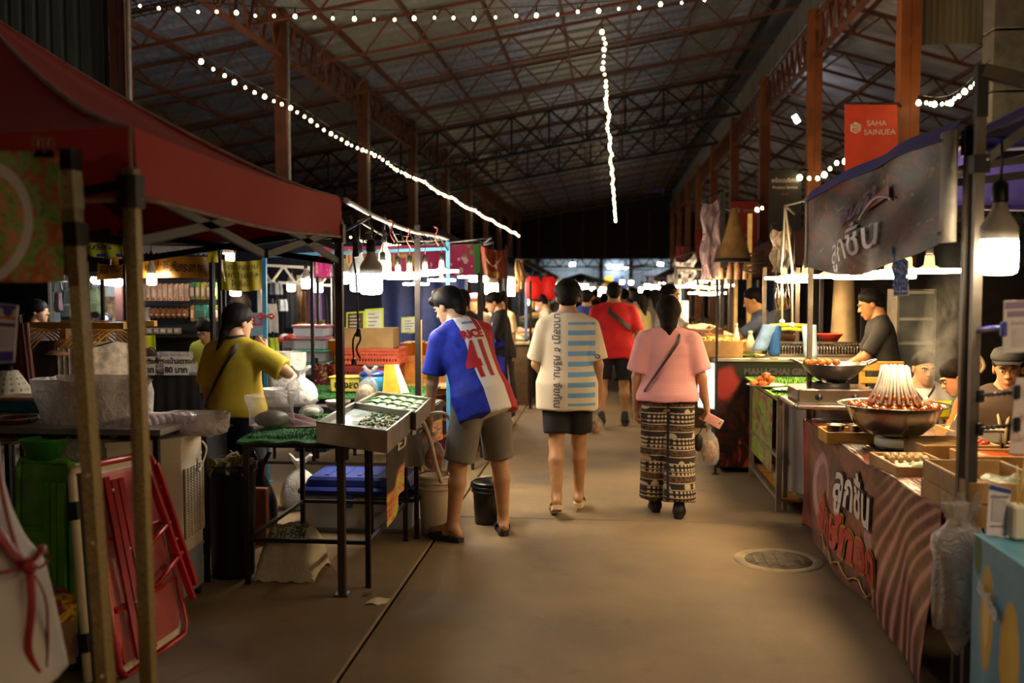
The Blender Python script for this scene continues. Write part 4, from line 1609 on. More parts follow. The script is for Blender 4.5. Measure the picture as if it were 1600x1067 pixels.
g = G('vegetable print vinyl',.4)
uv = g.coord('UV')
U,W_,_ = g.xyz(uv)
n = g.noise(uv,6,3,.6,.8)
veg = g.ramp(n,[(.32,'#7d9a2c'),(.45,'#d9c05a'),(.52,'#c2452a'),(.62,'#e4b59a'),(.70,'#92b83e')])
lowm = g.sm(W_ +g.noise(uv,4,2)*.3,.56,.50) & (U < .30)
lowm2 = g.sm(W_ +g.noise(uv,5,2)*.25,.70,.66) & (U > .78)
g.color(g.mix('#332c2a',veg,lowm | lowm2))
g.bump(g.noise(g.vec(U*9,W_,0.0),2,2),.4,.02)
m_veg = done(g)
xe = c2.x +.10
fp0,fp1 = onx(604,700,xe),onx(693,662,xe)
t = T('printed_flap','dark vinyl flap with vegetable print hanging down the aisle side of the tray tables','banner',(xe,(fp0.y +fp1.y)/2,.5))
def flap(u,v):
 y_ = lerp(fp0.y,fp1.y,u)
 zb = (.42 if u < .3 else .52) +.04*math.sin(9*u) -.5*max(0,.16-u) if u < .3 else .56+.03*math.sin(9*u)
 return (xe +.02*math.sin(16*u)*(1.2-v) +.012*math.sin(31*u)*(1.1-v),y_,lerp(zb,zt1 +.02,v))
m = MB()
m.sheet(flap,40,12,0,.003)
m.build('sheet',m_veg,t)
def onflap(u0,du,v0,dv):
 def f(x,y):
  p = flap(min(1,max(0,u0 +x*du)),v0 +y*dv)
  return Vector(p) +Vector((.006,0,0))
 return f
letters('ยำรส',.30,mat('cream print','#c9bda8',.5,var=0),(0,0,0),(0,1,0),(0,0,1),t,.004,fnm=onflap(.45,1.1,.78,1.0),ext=0)
letters('FRESH',.12,mat('red print','#b5352a',.5,var=0),(0,0,0),(0,1,0),(0,0,1),t,.002,fnm=onflap(.62,.9,.45,1.0),ext=0)
hs = T('water_hose','pale hose looping from the far tray down to the white bucket','hose',onx(676,745,xe +.08))
ya_ = onx(650,660,xe +.04).y
MB().tube(catmull([(xe -.02,ya_ -.12,zt1 +.02),(xe +.05,ya_ +.02,zt1 +.06),(xe +.10,ya_ +.14,zt1 -.10),(xe +.13,ya_ +.2,.55),(xe +.16,ya_ +.25,.42)],5),.014,8).build('hose',mat('pale hose','#c3ae96',.4),hs)
MB().tube(catmull([(xe +.03,ya_ +.34,zt1 +.02),(xe +.16,ya_ +.42,zt1 +.02),(xe +.22,ya_ +.44,.68),(xe +.17,ya_ +.36,.45)],5),.012,8).build('hose',mat('pale hose','#c3ae96',.4),hs)
g = G('frosted tote plastic',.3)
co = g.coord('Object')
g.color(g.mix('#a9b0c4','#d2d4d8',g.noise(co,3,2)))
g.b.inputs['Alpha'].default_value = .82
m_tote = done(g)
m_navy = mat('navy lid plastic','#1d2f86',.35,var=.06)
b0 = fl(470,832)
b1 = fl(636,845)
tw,ty0 = (b1.x -b0.x),(b0.y +b1.y)/2+.1
cx_,cy_ = (b0.x +b1.x)/2,ty0 +.24
zl = at(545,775,ty0).z
t = T('storage_tote','frosted storage tote with a navy lid under the turf table','storage box',(cx_,cy_,0))
m = MB()
m.box((cx_,cy_,zl/2),(tw*.96,.46,zl),bev=.03,taper=1.04)
m.build('tub',m_tote,t)
m = MB()
m.box((cx_,cy_,zl +.03),(tw*1.06,.54,.06),bev=.02)
m.box((cx_,cy_,zl +.085),(tw*.96,.46,.08),bev=.02,taper=.96)
m.build('lid',m_navy,t)
for k in range(5):
 MB().box((cx_ -tw*.3+k*tw*.15,cy_,zl +.127),(.03,.30,.008)).build('lid_rib',m_navy,t)
MB().box((cx_ -tw*.08,cy_ -.25,zl -.03),(.075,.03,.10),bev=.008).build('latch',mat('blue latch','#2a63b8',.35),t)
MB().box((cx_ -tw*.55,cy_,zl -.05),(.03,.14,.09),bev=.008).build('handle',m_navy,t)
MB().box((cx_ +tw*.04,cy_ -.247,zl -.06),(.10,.012,.10)).build('label_sheet',mat('dim label','#b8b3a4',.6),t)
for (ox,oz,w_,h_,cc,lb) in ((.22,.16,.2,.14,'#b05a48','orange packet showing through the frosted tote wall'),(.10,.09,.26,.18,'#a7ab9c','pale carton showing through the frosted tote wall'),(-.2,.12,.34,.2,'#c7c0a8','cream bundle showing through the frosted tote wall')):
 tag(MB().box((cx_ +tw*ox*.9,cy_ -.14,oz +.03),(w_,.1,h_),bev=.02).build('packet',mat('packet ' +cc,cc,.6)),lb,'packet')
g = G('woven sack',.8)
co = g.coord('Object')
g.color(g.mix('#a99a80','#c9bfa8',g.noise(co,5,3)))
g.bump(g.noise(co,11,4,.6,.6),.7,.02)
m_sack = done(g)
s0,s1_ = fl(390,911),fl(498,911)
sc_ = (s0 +s1_)/2
t = T('woven_sack','pale woven sack with green printed lettering lying under the turf table','sack',sc_)
sw = (s1_ -s0).x*.94
def sackp(u,v):                      # a slumped pillow, v runs up the front and over
 a_ = math.pi*(v*1.0)
 x = sc_.x +(u -.5)*sw*(1-.10*math.sin(math.pi*v)*0-.05*abs(math.cos(a_)))
 r_ = .15*(1-(2*u -1) ** 6*.85)
 y = sc_.y +.17-math.cos(a_)*.17
 z = .005+r_*2.0*math.sin(a_) ** .75+.008*math.sin(23*u +7*v)
 return (x,y,max(.004,z))
m = MB()
m.sheet(sackp,26,20,0,.004)
m.build('sack_body',m_sack,t)
def onsack(u0,v0):
 return lambda x,y: Vector(sackp(u0 +x,v0 +y)) +Vector((0,-.005,.004))
m_gprint = mat('green print','#2d5a3a',.7,var=.1)
letters('ของ ไทยรุ่ง',.15,m_gprint,(0,0,0),(1,0,0),(0,0,1),t,.003,wide=.9,fnm=onsack(.50,.44),ext=0)
letters('5-391-9594',.15,m_gprint,(0,0,0),(1,0,0),(0,0,1),t,.003,wide=.88,fnm=onsack(.49,.31),ext=0)
bag('carrier_bag','white carrier bag slumped beside the frosted tote',fl(449,806) +Vector((.02,.25,0)),.30,.26,.42,m_carrier,mat('grey filling','#8d8578',.8),11)
g = G('old white bucket plastic',.45)
co = g.coord('Object')
g.color(g.mix('#b5a68e','#d2c6b0',g.sm(g.noise(co,5,4),.3,.7)))
m_bucket = done(g)
def bucket(label,c,r0,r1,h,mb,mrim,water=None):
 t = T('bucket',label,'bucket',c)
 m = MB()
 m.lathe(c,[(1e-5,.008),(r0*.96,.008),(r0,.012),(lerp(r0,r1,.8),h*.80),(r1,h),(r1 -.008,h),(lerp(r0,r1,.78) -.008,h*.78),(r0 -.008,.02),(1e-5,.02)],28)
 m.build('wall',mb,t)
 for zf in (.99,.90,.80):
  MB().lathe(c,[(lerp(r0,r1,zf) +.001,h*zf -.010),(lerp(r0,r1,zf) +.012,h*zf -.006),(lerp(r0,r1,zf) +.012,h*zf +.006),(lerp(r0,r1,zf) +.001,h*zf +.010)],28,cap=False).build('rim_band',mrim,t)
 pts = [c +Vector((math.cos(a)*(r1 +.012),math.sin(a)*(r1 +.012)*.96,h*.88-.10*math.sin(a))) for a in [math.pi +i*math.pi/14 for i in range(15)]]
 MB().tube(pts,.004,6).build('bail_handle',mat('wire handle','#8d8478',.4,.7),t)
 return t
c_ = fl(678,838)
wr = (at(706,760,c_.y).x -at(650,760,c_.y).x)/2
bh = at(678,752,c_.y -wr).z
bucket('old white plastic bucket beside the bending shopper',c_ +Vector((0,wr*.8,0)),wr*.86,wr,bh,m_bucket,m_bucket)
c_ = fl(757,833)
wr = .125
bucket('black bucket with a lid band behind the legs of the bending shopper',c_ +Vector((0,.30,0)),wr*.86,wr,.30,mat('black bucket plastic','#121214',.35),mat('black bucket plastic','#121214',.35))
c_ = fl(587,941)
m = MB()
m.sheet(lambda u,v: (c_.x +(u -.5)*.11+.02*v,c_.y +(v -.5)*.09,.004+.012*u*v +.006*math.sin(5*u)),6,5,0,.001)
tag(m.build('paper_scrap',mat('paper','#cfc2b0',.8)),'torn scrap of pale paper lying on the floor by the tent post','paper')
c_ = fl(574,930)
m = MB()
m.sheet(lambda u,v: (c_.x +(u -.5)*.05,c_.y +(v -.5)*.05,.004+.012*u),3,3,0,.001)
tag(m.build('paper_scrap',mat('brown scrap','#6d5d4a',.8)),'small brown paper flake just behind the pale scrap','paper')
t = tag(MB().tube(catmull([fl(528,865,.08),fl(517,880,.05),fl(524,893,.03),fl(530,903,.004)],5),.003,5).build('plastic_string',mat('red string','#c0402c',.5)),'loose red plastic string dangling under the turf table','string')
# ================================================================ LEFT FOREGROUND CLUTTER
def quadfn(b0,b1,t0,t1):
 b0,b1,t0,t1 = map(Vector,(b0,b1,t0,t1))
 n = ((b1 -b0).cross(t0 -b0)).normalized()
 return (lambda u,v,o=0.0: (b0.lerp(b1,u)).lerp(t0.lerp(t1,u),v) +n*o),n
m_redp = mat('red enamel','#a81f1a',.32,.1,.12,8)
m_grnp = mat('green enamel','#6fc030',.35,.1,.12,8)
m_cream = mat('cream laminate','#d5c6a6',.4,var=.05)
def folding_table(name,label,fn,mp,mtop,film=True,legs=True,th=.035):
 t = T(name,label,'folding table',fn(.5,0))
 m = MB()
 rim = [(.06,0),(.94,0),(1,.05),(1,.95),(.94,1),(.06,1),(0,.95),(0,.05)]
 m.add([fn(u,v,-th) for u,v in rim] +[fn(u,v,-th*.45) for u,v in rim],[tuple(range(7,-1,-1)),tuple(range(8,16))] +[(i,(i +1) % 8,8+(i +1) % 8,8+i) for i in range(8)])
 m.build('tabletop',mtop,t)
 m = MB()
 m.add([fn(.05+.9*u,.05+.9*v,-.01) for u,v in rim] +[fn(.05+.9*u,.05+.9*v,-.002) for u,v in rim],[tuple(range(8,16))] +[(i,(i +1) % 8,8+(i +1) % 8,8+i) for i in range(8)])
 m.build('underside',mp,t)
 m = MB()
 pts = [fn(u,v,.004) for u,v in rim]
 m.tube(pts +[pts[0]],.016,8)
 m.build('edge_tube',mp,t)
 for v in (.30,.62):
  MB().bar(fn(.04,v,.008),fn(.96,v,.008),.03,.018).build('brace',mp,t)
 if legs:
  for (u0,v0,u1,v1) in ((.14,.92,.20,.04),(.24,.90,.30,.02),(.34,.90,.40,.05)):
   MB().bar(fn(u0,v0,.035),fn(u1,v1,.035),.026,.026).build('leg',mp,t)
  for (u0,v0,u1,v1) in ((.70,.93,1.02,.16),(.86,.93,1.10,.22)):
   MB().bar(fn(u0,v0,.06),fn(u1,v1,.06),.030,.022).build('leg',mp,t)
  MB().tube([fn(.48,.52,.06),fn(.90,.60,.06)],.012,8).build('leg_rung',mp,t)
  MB().tube([fn(.50,.32,.06),fn(1.0,.42,.06)],.012,8).build('leg_rung',mp,t)
  m = MB()
  for (u,v) in ((.16,.85),(.26,.55),(.36,.3),(.9,.8),(.98,.5),(.22,.3)):
   m.ball(fn(u,v,.052),.008,8)
  m.build('rivets',m_lampw,t)
 if film:
  m = MB()
  m.sheet(lambda u,v: fn(.04+.92*u,.03+.94*v,.018+.012*math.sin(19*u +5*v)*math.sin(11*v +3*u)),20,20)
  m.build('plastic_wrap',m_wrap,t)
 return t
g = G('shrink wrap film',.08)
co = g.coord('Object')
g.color('#d8d2cc')
g.b.inputs['Alpha'].default_value = .10
g.bump(g.noise(co,17,4,.6,1.3),1.0,.03)
m_wrap = done(g)
b0,b1 = fl(188,1064),fl(292,988)
fn,n_ = quadfn(b0,b1,at(136,728,4.25),at(236,708,4.72))
folding_table('folding_table','red folding table standing on its end in clear wrap behind the canopy leg',fn,m_redp,m_cream)
fb,n_ = quadfn(at(140,1090,3.92),at(178,1095,3.95),at(112,735,4.05),at(146,728,4.1))
t = T('folded_board','black folded board with a cream edge leaning beside the red folding table','board',fb(.5,0))
MB().quad(fb(0,0),fb(1,0),fb(1,1),fb(0,1),0,.03).build('board',m_black,t)
MB().tube([fb(.0,.0,.004),fb(0,.97,.004),fb(.06,1,.004),fb(.95,1,.004)],.020,8).build('cream_edge',m_cream,t)
for v in (.20,.78):
 MB().bar(fb(.0,v,.02),fb(.0,v +.08,.02),.045,.03).build('black_clasp',m_black,t)
fg,n_ = quadfn(at(30,1000,4.55),at(116,1000,4.45),at(30,716,4.7),at(112,722,4.6))
folding_table('folding_table','bright green folding table on end behind the white sleeved worker',fg,m_grnp,m_grnp,True,False)
gt = bpy.data.objects['folding_table.001']
for (u,w_) in ((.68,.05),(.80,.05),(.93,.06)):
 MB().bar(fg(u,.02,.04),fg(u,.88,.04),w_*.6,.03).build('leg',m_grnp,gt)
t = T('blue_drum','slim blue plastic drum between the green table and the cream edged board','drum',fl(131,1038))
c_ = fl(131,1040)
MB().lathe(c_ +Vector((0,.08,0)),[(.055,0),(.062,.03),(.062,.30),(.058,.34),(.064,.35),(.064,.39),(.05,.40),(1e-5,.40)],20).build('shell',mat('blue drum plastic','#1d4f9a',.4),t)
g = G('printed carton',.6)
co = g.coord('Object')
X_,Y_,Z_ = g.xyz(co)
n = g.noise(co,9,3,.6,.8)
g.color(g.mix('#8a6a48',g.ramp(n,[(.35,'#3a2416'),(.5,'#8f2d18'),(.58,'#d8b72a'),(.7,'#8a4a22')]),Z_ > .26))
m_carton = done(g)
fc,n_ = quadfn(at(58,1050,3.85),at(119,1036,3.95),at(58,945,3.85),at(119,940,3.95))
t = T('carton','brown carton with a yellow and red printed top below the green folding table','box',fc(.5,0))
MB().quad(fc(0,0),fc(1,0),fc(1,1),fc(0,1),0,.25).build('walls',m_carton,t)
MB().quad(fc(0,1,.01),fc(1,1,.01),fc(1.02,1.05,-.1),fc(0,1.05,-.1),0,.004).build('flap',m_carton,t)
t = T('green_hose','coil of green hose on the floor behind the printed carton','hose',fl(104,1060))
c_ = at(104,1046,4.1)
MB().tube([c_ +Vector((.07*math.cos(i*.55),.02*math.sin(i*.2),.06*math.sin(i*.55))) for i in range(24)],.011,8).build('coil',m_grnp,t)
g = G('cooler plastic',.4)
co = g.coord('Object')
g.color(g.mix('#cbb99a','#e0d2b8',g.noise(co,3,3)))
m_cooler = done(g)
m_coolg = mat('cooler grey','#8b9096',.45,var=.05)
k0 = fl(287,950)
kr,kl = fl(310,930),fl(214,960)
dr,dl = (kr -k0),(kl -k0).normalized()*.36
dr = dr.normalized()*.30
hc = at(285,688,k0.y).z
h1 = at(285,868,k0.y).z
t = T('air_cooler','cream evaporative air cooler with a louvred side and grey water tank','air cooler',k0 +dr/2+dl/2)
def cbox(mb,z0,z1,e=0.0,m=0):
 c_ = k0 +dr/2+dl/2
 ps = [k0,k0 +dl,k0 +dl +dr,k0 +dr]
 ps = [c_ +(p -c_)*(1+e) for p in ps]
 vs = [Vector((p.x,p.y,z0)) for p in ps] +[Vector((p.x,p.y,z1)) for p in ps]
 mb.add(vs,[(3,2,1,0),(4,5,6,7)] +[(i,(i +1) % 4,4+(i +1) % 4,4+i) for i in range(4)],m)
 return mb
cbox(MB(),h1,hc).build('body',m_cooler,t)
cbox(cbox(MB(),hc -.015,hc +.012,.03),hc -.12,hc -.108,.015).build('top_cover',m_cooler,t)
cbox(cbox(MB(),.05,h1),h1 -.012,h1 +.004,.03).build('water_tank',m_coolg,t)
for p in (k0,k0 +dl,k0 +dr,k0 +dl +dr):
 q = k0 +dr/2+dl/2+(p -(k0 +dr/2+dl/2))*.85
 MB().lathe((q.x,q.y,0),[(.022,0),(.024,.025),(.018,.05)],10).build('caster',m_black,t)
nr = Vector((dr.y,-dr.x,0)).normalized()
fr_,_ = quadfn(k0 +Vector((0,0,h1 +.08)),k0 +dr +Vector((0,0,h1 +.08)),k0 +Vector((0,0,hc -.16)),k0 +dr +Vector((0,0,hc -.16)))
MB().quad(fr_(.10,.0,.001),fr_(.95,.0,.001),fr_(.95,1,.001),fr_(.10,1,.001),0,.006).build('intake_back',mat('intake dark','#2a241d',.8),t)
gp = MB()
for i in range(26):
 v = i/25
 gp.bar(fr_(.10,v,.008),fr_(.95,v,.008),.007,.007)
go = gp.build('louvre_grille',m_cooler,t)
for i in range(7):
 u = .10+.85*i/6
 MB().bar(fr_(u,0,.012),fr_(u,1,.012),.008,.010).build('grille_bar',m_cooler,t)
MB().tube(catmull([k0 +Vector((0,0,hc -.1)) -dl*.15+nr*.03,k0 +dr*.5+Vector((0,0,hc -.19)) +nr*.04,k0 +dr*1.0+Vector((0,0,hc -.10)) +nr*.03,k0 +dr*1.02+Vector((0,0,hc -.05))],5),.005,6).build('power_cord',m_cooler,t)
cc = k0 +dr*.5+dl*.5+Vector((0,0,hc +.07))
t = T('cup_pack','film wrapped pack of pale cups lying on the cream air cooler','cups',cc -Vector((0,0,.06)))
ax = (dr.normalized()*.55-dl.normalized()*.85).normalized()
for i in range(9):
 p = cc +ax*(-.17+i*.042)
 R = ax.to_track_quat('Z','X').to_matrix()
 MB().lathe(p,[(.050,0),(.057,.012),(.058,.016),(.055,.036)],16,R=R).build('cup',mat('pale pink cup','#c9aaa6',.35,var=.05),t)
m = MB()
m.tube([cc +ax*s for s in (-.27,-.24,-.15,0,.12,.22,.25)],[.02,.05,.064,.066,.066,.055,.02],14)
m.build('film',m_film,t)
bag('plastic_pack','pale crumpled pack of plastic pouches leaning on the cup pack',cc -dl*.55+Vector((0,.02,-.065)),.34,.2,.12,m_cloudy,mat('pinkish pouches','#c7aeb0',.5),5,False)
tp = frame_table('prep_table','steel prep table behind the white sleeved worker at the left edge',-3.5,-2.30,4.75,5.35,.96,m_frame,bars=False)
MB().box((-2.9,5.05,.965),(1.28,.68,.03)).build('top_board',m_alu,tp)
zt = .98
big = bag('plastic_sheet','large cloudy plastic sheet bag heaped behind the two bronze posts',at(150,716,5.0),.56,.36,.44,m_cloudy,None,21,False,n=30)
c_ = at(22,690,4.9)
t = T('cook_pot','shiny steel pot with a loop handle behind the white sleeved worker','pot',c_)
MB().lathe(c_,[(1e-5,.004),(.10,.004),(.115,.02),(.118,.125),(.126,.13),(.122,.135),(.112,.128),(.108,.03),(1e-5,.02)],26).build('pot_wall',mat('polished steel','#a39a8c',.16,.95,.06),t)
MB().tube(catmull([c_ +Vector((.112,-.03,.11)),c_ +Vector((.165,-.03,.125)),c_ +Vector((.17,-.03,.07)),c_ +Vector((.115,-.03,.05))],5),.006,8).build('handle',mat('polished steel','#a39a8c',.16,.95,.06),t)
c_ = at(70,716,4.65)
t = T('green_basin','green plastic basin behind the green folding table','basin',c_)
MB().lathe(c_,[(1e-5,.004),(.08,.004),(.115,.10),(.125,.105),(.11,.10),(.075,.014),(1e-5,.012)],24).build('bowl_wall',mat('green basin plastic','#3f9a3a',.4),t)
c_ = at(32,648,5.3)
t = T('teal_crate','teal crate with a beige rim behind the steel pot','crate',c_)
MB().box(c_ +Vector((0,.1,.045)),(.30,.2,.07),bev=.01).build('crate_wall',mat('teal plastic','#1f7f8a',.45),t)
MB().box(c_ +Vector((0,.1,.09)),(.33,.23,.022),bev=.008).build('rim',mat('beige rim','#b39a78',.5),t)
m_bin = mat('black bin plastic','#15120f',.5,var=.3)
p0,p1 = fl(308,912),fl(384,912)
cb = (p0 +p1)/2+Vector((0,.18,0))
rb = (p1.x -p0.x)/2*1.02
hb = at(345,728,cb.y -.1).z
t = T('trash_bin','tall black bin heaped with vegetable waste beside the air cooler','bin',cb)
MB().lathe(cb,[(1e-5,.005),(rb*.84,.005),(rb*.88,.03),(rb*.98,hb*.93),(rb*1.04,hb*.94),(rb*1.04,hb),(rb*.96,hb),(rb*.93,hb*.9),(1e-5,hb*.86)],28).build('wall',m_bin,t)
m = MB()
for i in range(150):
 a_,r_ = rnd.uniform(0,6.28),rb*.9*math.sqrt(rnd.random())
 p = cb +Vector((math.cos(a_)*r_,math.sin(a_)*r_,hb -.03+rnd.uniform(0,.06)*(1.2-r_/rb)))
 d = Vector((rnd.uniform(-1,1),rnd.uniform(-1,1),rnd.uniform(.0,.7))).normalized()
 k = rnd.choice((0,0,1,2,3))
 m.sheet(lambda u,v: p +d*((u -.5)*.11) +d.cross(Vector((.3,.2,1))).normalized()*((v -.5)*.022) +Vector((0,0,.02*math.sin(3.1*u))),4,1,k)
o = m.build('vegetable_waste',[mat('waste straw','#9a8a4e',.8),mat('waste green','#5c7434',.7),mat('waste pale','#c9bf96',.7),mat('waste yellow','#b58f2e',.6)],t)
o['kind'] = 'stuff'
bag('garbage_bag','black rubbish bag slumped on the floor between the bin and the frame table',at(404,450,6.3)*1-Vector((0,0,1.7)),.20,.20,.60,mat('black bag film','#0b0b0d',.25,bump=.8,bs=18),None,9,True)
q = fl(395,858)
t = tag(MB().box(q +Vector((0,.12,.19)),(.12,.06,.38),bev=.004).build('wood_board',mat('reddish board','#7a3c22',.6,var=.2,vs=6)),'reddish wooden board standing under the left end of the turf table','board')
g = G('dotted lace',.85)
uv = g.coord('UV')
d = g.vor(g.vec(g.xyz(uv)[0]*14,g.xyz(uv)[1]*12,0.0),1.0,rnd=.0)
g.color(g.mix('#8f8468','#cfc6ae',g.sm(d,.18,.24)))
m_dots = done(g)
c_ = at(18,690,6.0)
t = T('dotted_skirt','cream dotted skirt hung on a stand at the left edge','garment',(c_.x,c_.y,0))
MB().lathe((c_.x,c_.y,c_.z),[(.15,0),(.16,.08),(.155,.22),(.12,.36),(.07,.44),(.05,.47)],26,wob=lambda a,i: 1+.05*math.sin(9*a)).build('skirt',m_dots,t)
MB().tube([(c_.x,c_.y,0),(c_.x,c_.y,c_.z +.5)],.02,8).build('stand_pole',m_frame,t)
MB().lathe((c_.x,c_.y,0),[(.18,0),(.18,.02),(.03,.04)],16).build('stand_foot',m_frame,t)
c_ = at(44,600,6.5)
t = T('long_coat','long reddish brown coat hanging at the far left of the clothes rack','garment',c_)
m = MB()
a,b,cc_,d_ = at(30,640,6.5),at(58,640,6.5),at(40,505,6.5),at(28,505,6.5)
m.sheet(lambda u,v: a.lerp(b,u).lerp(d_.lerp(cc_,u),v) +Vector((0,.03*math.sin(14*u),0)),14,6,0,.03)
m.build('coat_body',mat('brown coat cloth','#5a3026',.8),t)
MB().bar((a.x,6.53,0),(a.x,6.53,d_.z +.06),.03,up=(0,1,0)).build('stand_pole',m_frame,t)
MB().tube(catmull([d_.lerp(cc_,.5),d_.lerp(cc_,.5) +Vector((0,0,.04)),d_.lerp(cc_,.5) +Vector((.02,0,.07))],4),.004,6).build('hanger_hook',m_frame,t)
# ================================================================ LEFT BACKGROUND STALLS
m_wood = mat('varnished pine','#c08a3a',.45,var=.15,vs=5)
Yr = 7.3
a,b = at(42,508,Yr),at(196,509,Yr -.2)
t = T('clothes_rack','pine clothes rack between the two bronze posts on the left','rack',(a.lerp(b,.45).x,Yr,0))
MB().bar(a,b,.045,.05).build('rail',m_wood,t)
MB().bar(a +Vector((0,.5,.0)),b +Vector((0,.5,0)),.04,.045).build('rail',m_wood,t)
for px in (100,163):
 p = at(px,508,Yr)
 for dy in (0,.5):
  MB().bar((p.x,p.y +dy,0),(p.x,p.y +dy,p.z +.02),.05,.045,up=(0,1,0)).build('upright',m_wood,t)
 MB().bar((p.x,p.y,p.z),(p.x,p.y +.5,p.z),.04).build('cross_rail',m_wood,t)
 MB().bar((p.x,p.y,.15),(p.x,p.y +.5,.15),.04).build('cross_rail',m_wood,t)
def garment(px,w,drop,c,label,dy=0.0,tilt=.9):
 """a shirt seen nearly edge-on on its hanger"""
 p = at(px,511,Yr -.03) +Vector((0,dy,0))
 p.z = a.z -.02
 t = T('hung_garment',label,'garment',p,0,'garments on the pine rack')
 d = Vector((math.cos(tilt),math.sin(tilt),0))
 sh_ = MB()
 def f(u,v):
  s = u -.5
  zz = p.z -.10-.10*abs(s) -drop*v
  return (p.x +d.x*s*w*(1+.1*v),p.y +d.y*s*w +.014*math.sin(11*u +3*v),zz)
 sh_.sheet(lambda u,v: f(u,1-v),10,6,0,.028)
 sh_.build('shirt_body',mat('garment ' +c,c,.8,var=.18,vs=18),t)
 hk = MB()
 hk.tube(catmull([f(.02,0),f(.5,-.16),f(.98,0)],4),.008,6)
 hk.build('hanger',m_wood,t)
 MB().tube(catmull([Vector(f(.5,-.14)),p +Vector((0,0,-.03)),p +Vector((.02,0,.045)),p +Vector((.035,0,.02))],4),.003,5).build('hanger_hook',mat('brass wire','#c9a85a',.3,.8),t)
 return t
dk = ['#1a1618','#2a2226','#171a20','#2c2420','#141416','#241c18']
for i in range(6):
 garment(52+i*7.4,.40,.62,dk[i],'dark garment, number %s from the long coat on the pine rack' % ('one','two','three','four','five','six')[i])
lt = [('#d8d2c4','white shirt just right of the leaning post on the pine rack'),('#b7ad98','beige shirt second to the right of the leaning post on the pine rack'),('#d6cfc8','third pale shirt to the right of the leaning post on the pine rack'),('#c89a80','peach flowered shirt on the pine rack'),('#a6b0a2','greyish green flowered shirt on the pine rack'),('#1c2340','navy shirt at the end of the pine rack'),('#c8b8a4','cream shirt last on the pine rack')]
for i,(c,l) in enumerate(lt):
 garment(140+i*8.2,.42,.60,c,l,-.05,.75)
p = at(101,547,Yr -.12)
t = T('sun_hat','peach floppy sun hat hung on the rack upright','hat',p)
MB().lathe(p,[(.15,-.03),(.12,-.005),(.075,.01),(.07,.06),(.045,.085),(1e-5,.088)],22,wob=lambda a,i: 1+(.05*math.sin(3*a) if i < 2 else 0)).build('hat_felt',mat('peach felt','#d59a70',.8),t)
wl = T('booth_panel','white display board lit by the tube lamp between the two bronze posts','board',at(140,500,10.9))
p0,p1,p2,p3 = at(82,520,10.9),at(212,520,10.9),at(212,430,10.9),at(82,430,10.9)
MB().quad((p0.x,p0.y,.0),(p1.x,p1.y,.0),p2,p3,0,.03).build('panel',mat('white booth board','#c9d0d0',.7,var=.06),wl)
for i in range(7):
 q = p0.lerp(p1,i/6)
 MB().bar((q.x,q.y -.03,.1),(q.x,q.y -.03,p2.z),.03).build('slot_rail',m_lampw,wl)
def pack(px,py,Y,w,h,c,label):
 p = at(px,py,Y)
 t = T('backpack',label,'bag',p)
 def f(q): return q
 m = MB()
 m.box(p +Vector((0,0,0)),(w,w*.5,h),bev=w*.25,taper=.8)
 m.build('sack',mat('bag ' +c,c,.8,var=.2),t)
 MB().box(p +Vector((0,-w*.28,-h*.15)),(w*.7,w*.2,h*.4),bev=w*.1).build('front_pocket',mat('bag ' +c,c,.8,var=.2),t)
 MB().bar(p +Vector((0,0,h*.5+.11)),Vector((p.x,10.9,p.z +h*.5+.11)),.012).build('peg',m_frame,t)
 MB().tube(catmull([p +Vector((-.05,0,h*.5)),p +Vector((-.02,0,h*.5+.12)),p +Vector((.02,0,h*.5+.12)),p +Vector((.05,0,h*.5))],4),.008,6).build('carry_loop',m_cord,t)
 return t
pack(149,473,10.4,.22,.34,'#3c4024','olive backpack hung before the white lit board')
pack(108,477,10.2,.20,.40,'#4b4f46','grey green bag hung at the edge of the white lit board')
pack(91,472,9.8,.10,.22,'#5a4348','small dusky pink pouch hung left of the leaning post')
pack(122,470,10.3,.14,.30,'#5f6f70','pale teal tote behind the leaning post')
p = at(166,499,10.2)
t = T('wall_clock','small dark round clock standing on the ledge right of the backpack','clock',p)
MB().lathe(p,[(.07,.0),(.075,.02),(.06,.03),(1e-5,.03)],20,R=Matrix.Rotation(math.pi/2,3,'X')).build('case',m_black,t)
MB().lathe(p +Vector((0,-.031,0)),[(.045,0),(1e-5,.003)],20,R=Matrix.Rotation(math.pi/2,3,'X')).build('dial',m_lampw,t)
p = at(178,486,10.86)
t = T('photo_board','small brown picture board hung right of the olive backpack','picture',p)
MB().box(p,(.22,.02,.34)).build('board',mat('brown picture','#86684c',.6,var=.4,vs=20),t)
MB().box(p +Vector((0,-.012,-.02)),(.15,.01,.2)).build('print',mat('tan print','#b08c66',.6,var=.3,vs=20),t)
Yt = 9.6
pb0,pb1,pb2,pb3 = at(205,560,Yt +.1),at(346,560,Yt +.1),at(346,436,Yt +.1),at(205,436,Yt +.1)
t = T('peg_board','dark peg board of the toy stall under the orange banner','board',(pb0.lerp(pb1,.5).x,Yt +.1,0))
MB().quad((pb0.x,pb0.y,0),(pb1.x,pb1.y,0),pb2,pb3,0,.03).build('panel',mat('dark peg board','#15181f',.8),t)
for v in (.93,.66,.36):
 MB().bar(pb0.lerp(pb3,v) +Vector((0,-.05,0)),pb1.lerp(pb2,v) +Vector((0,-.05,0)),.02).build('peg_rail',m_frame,t)
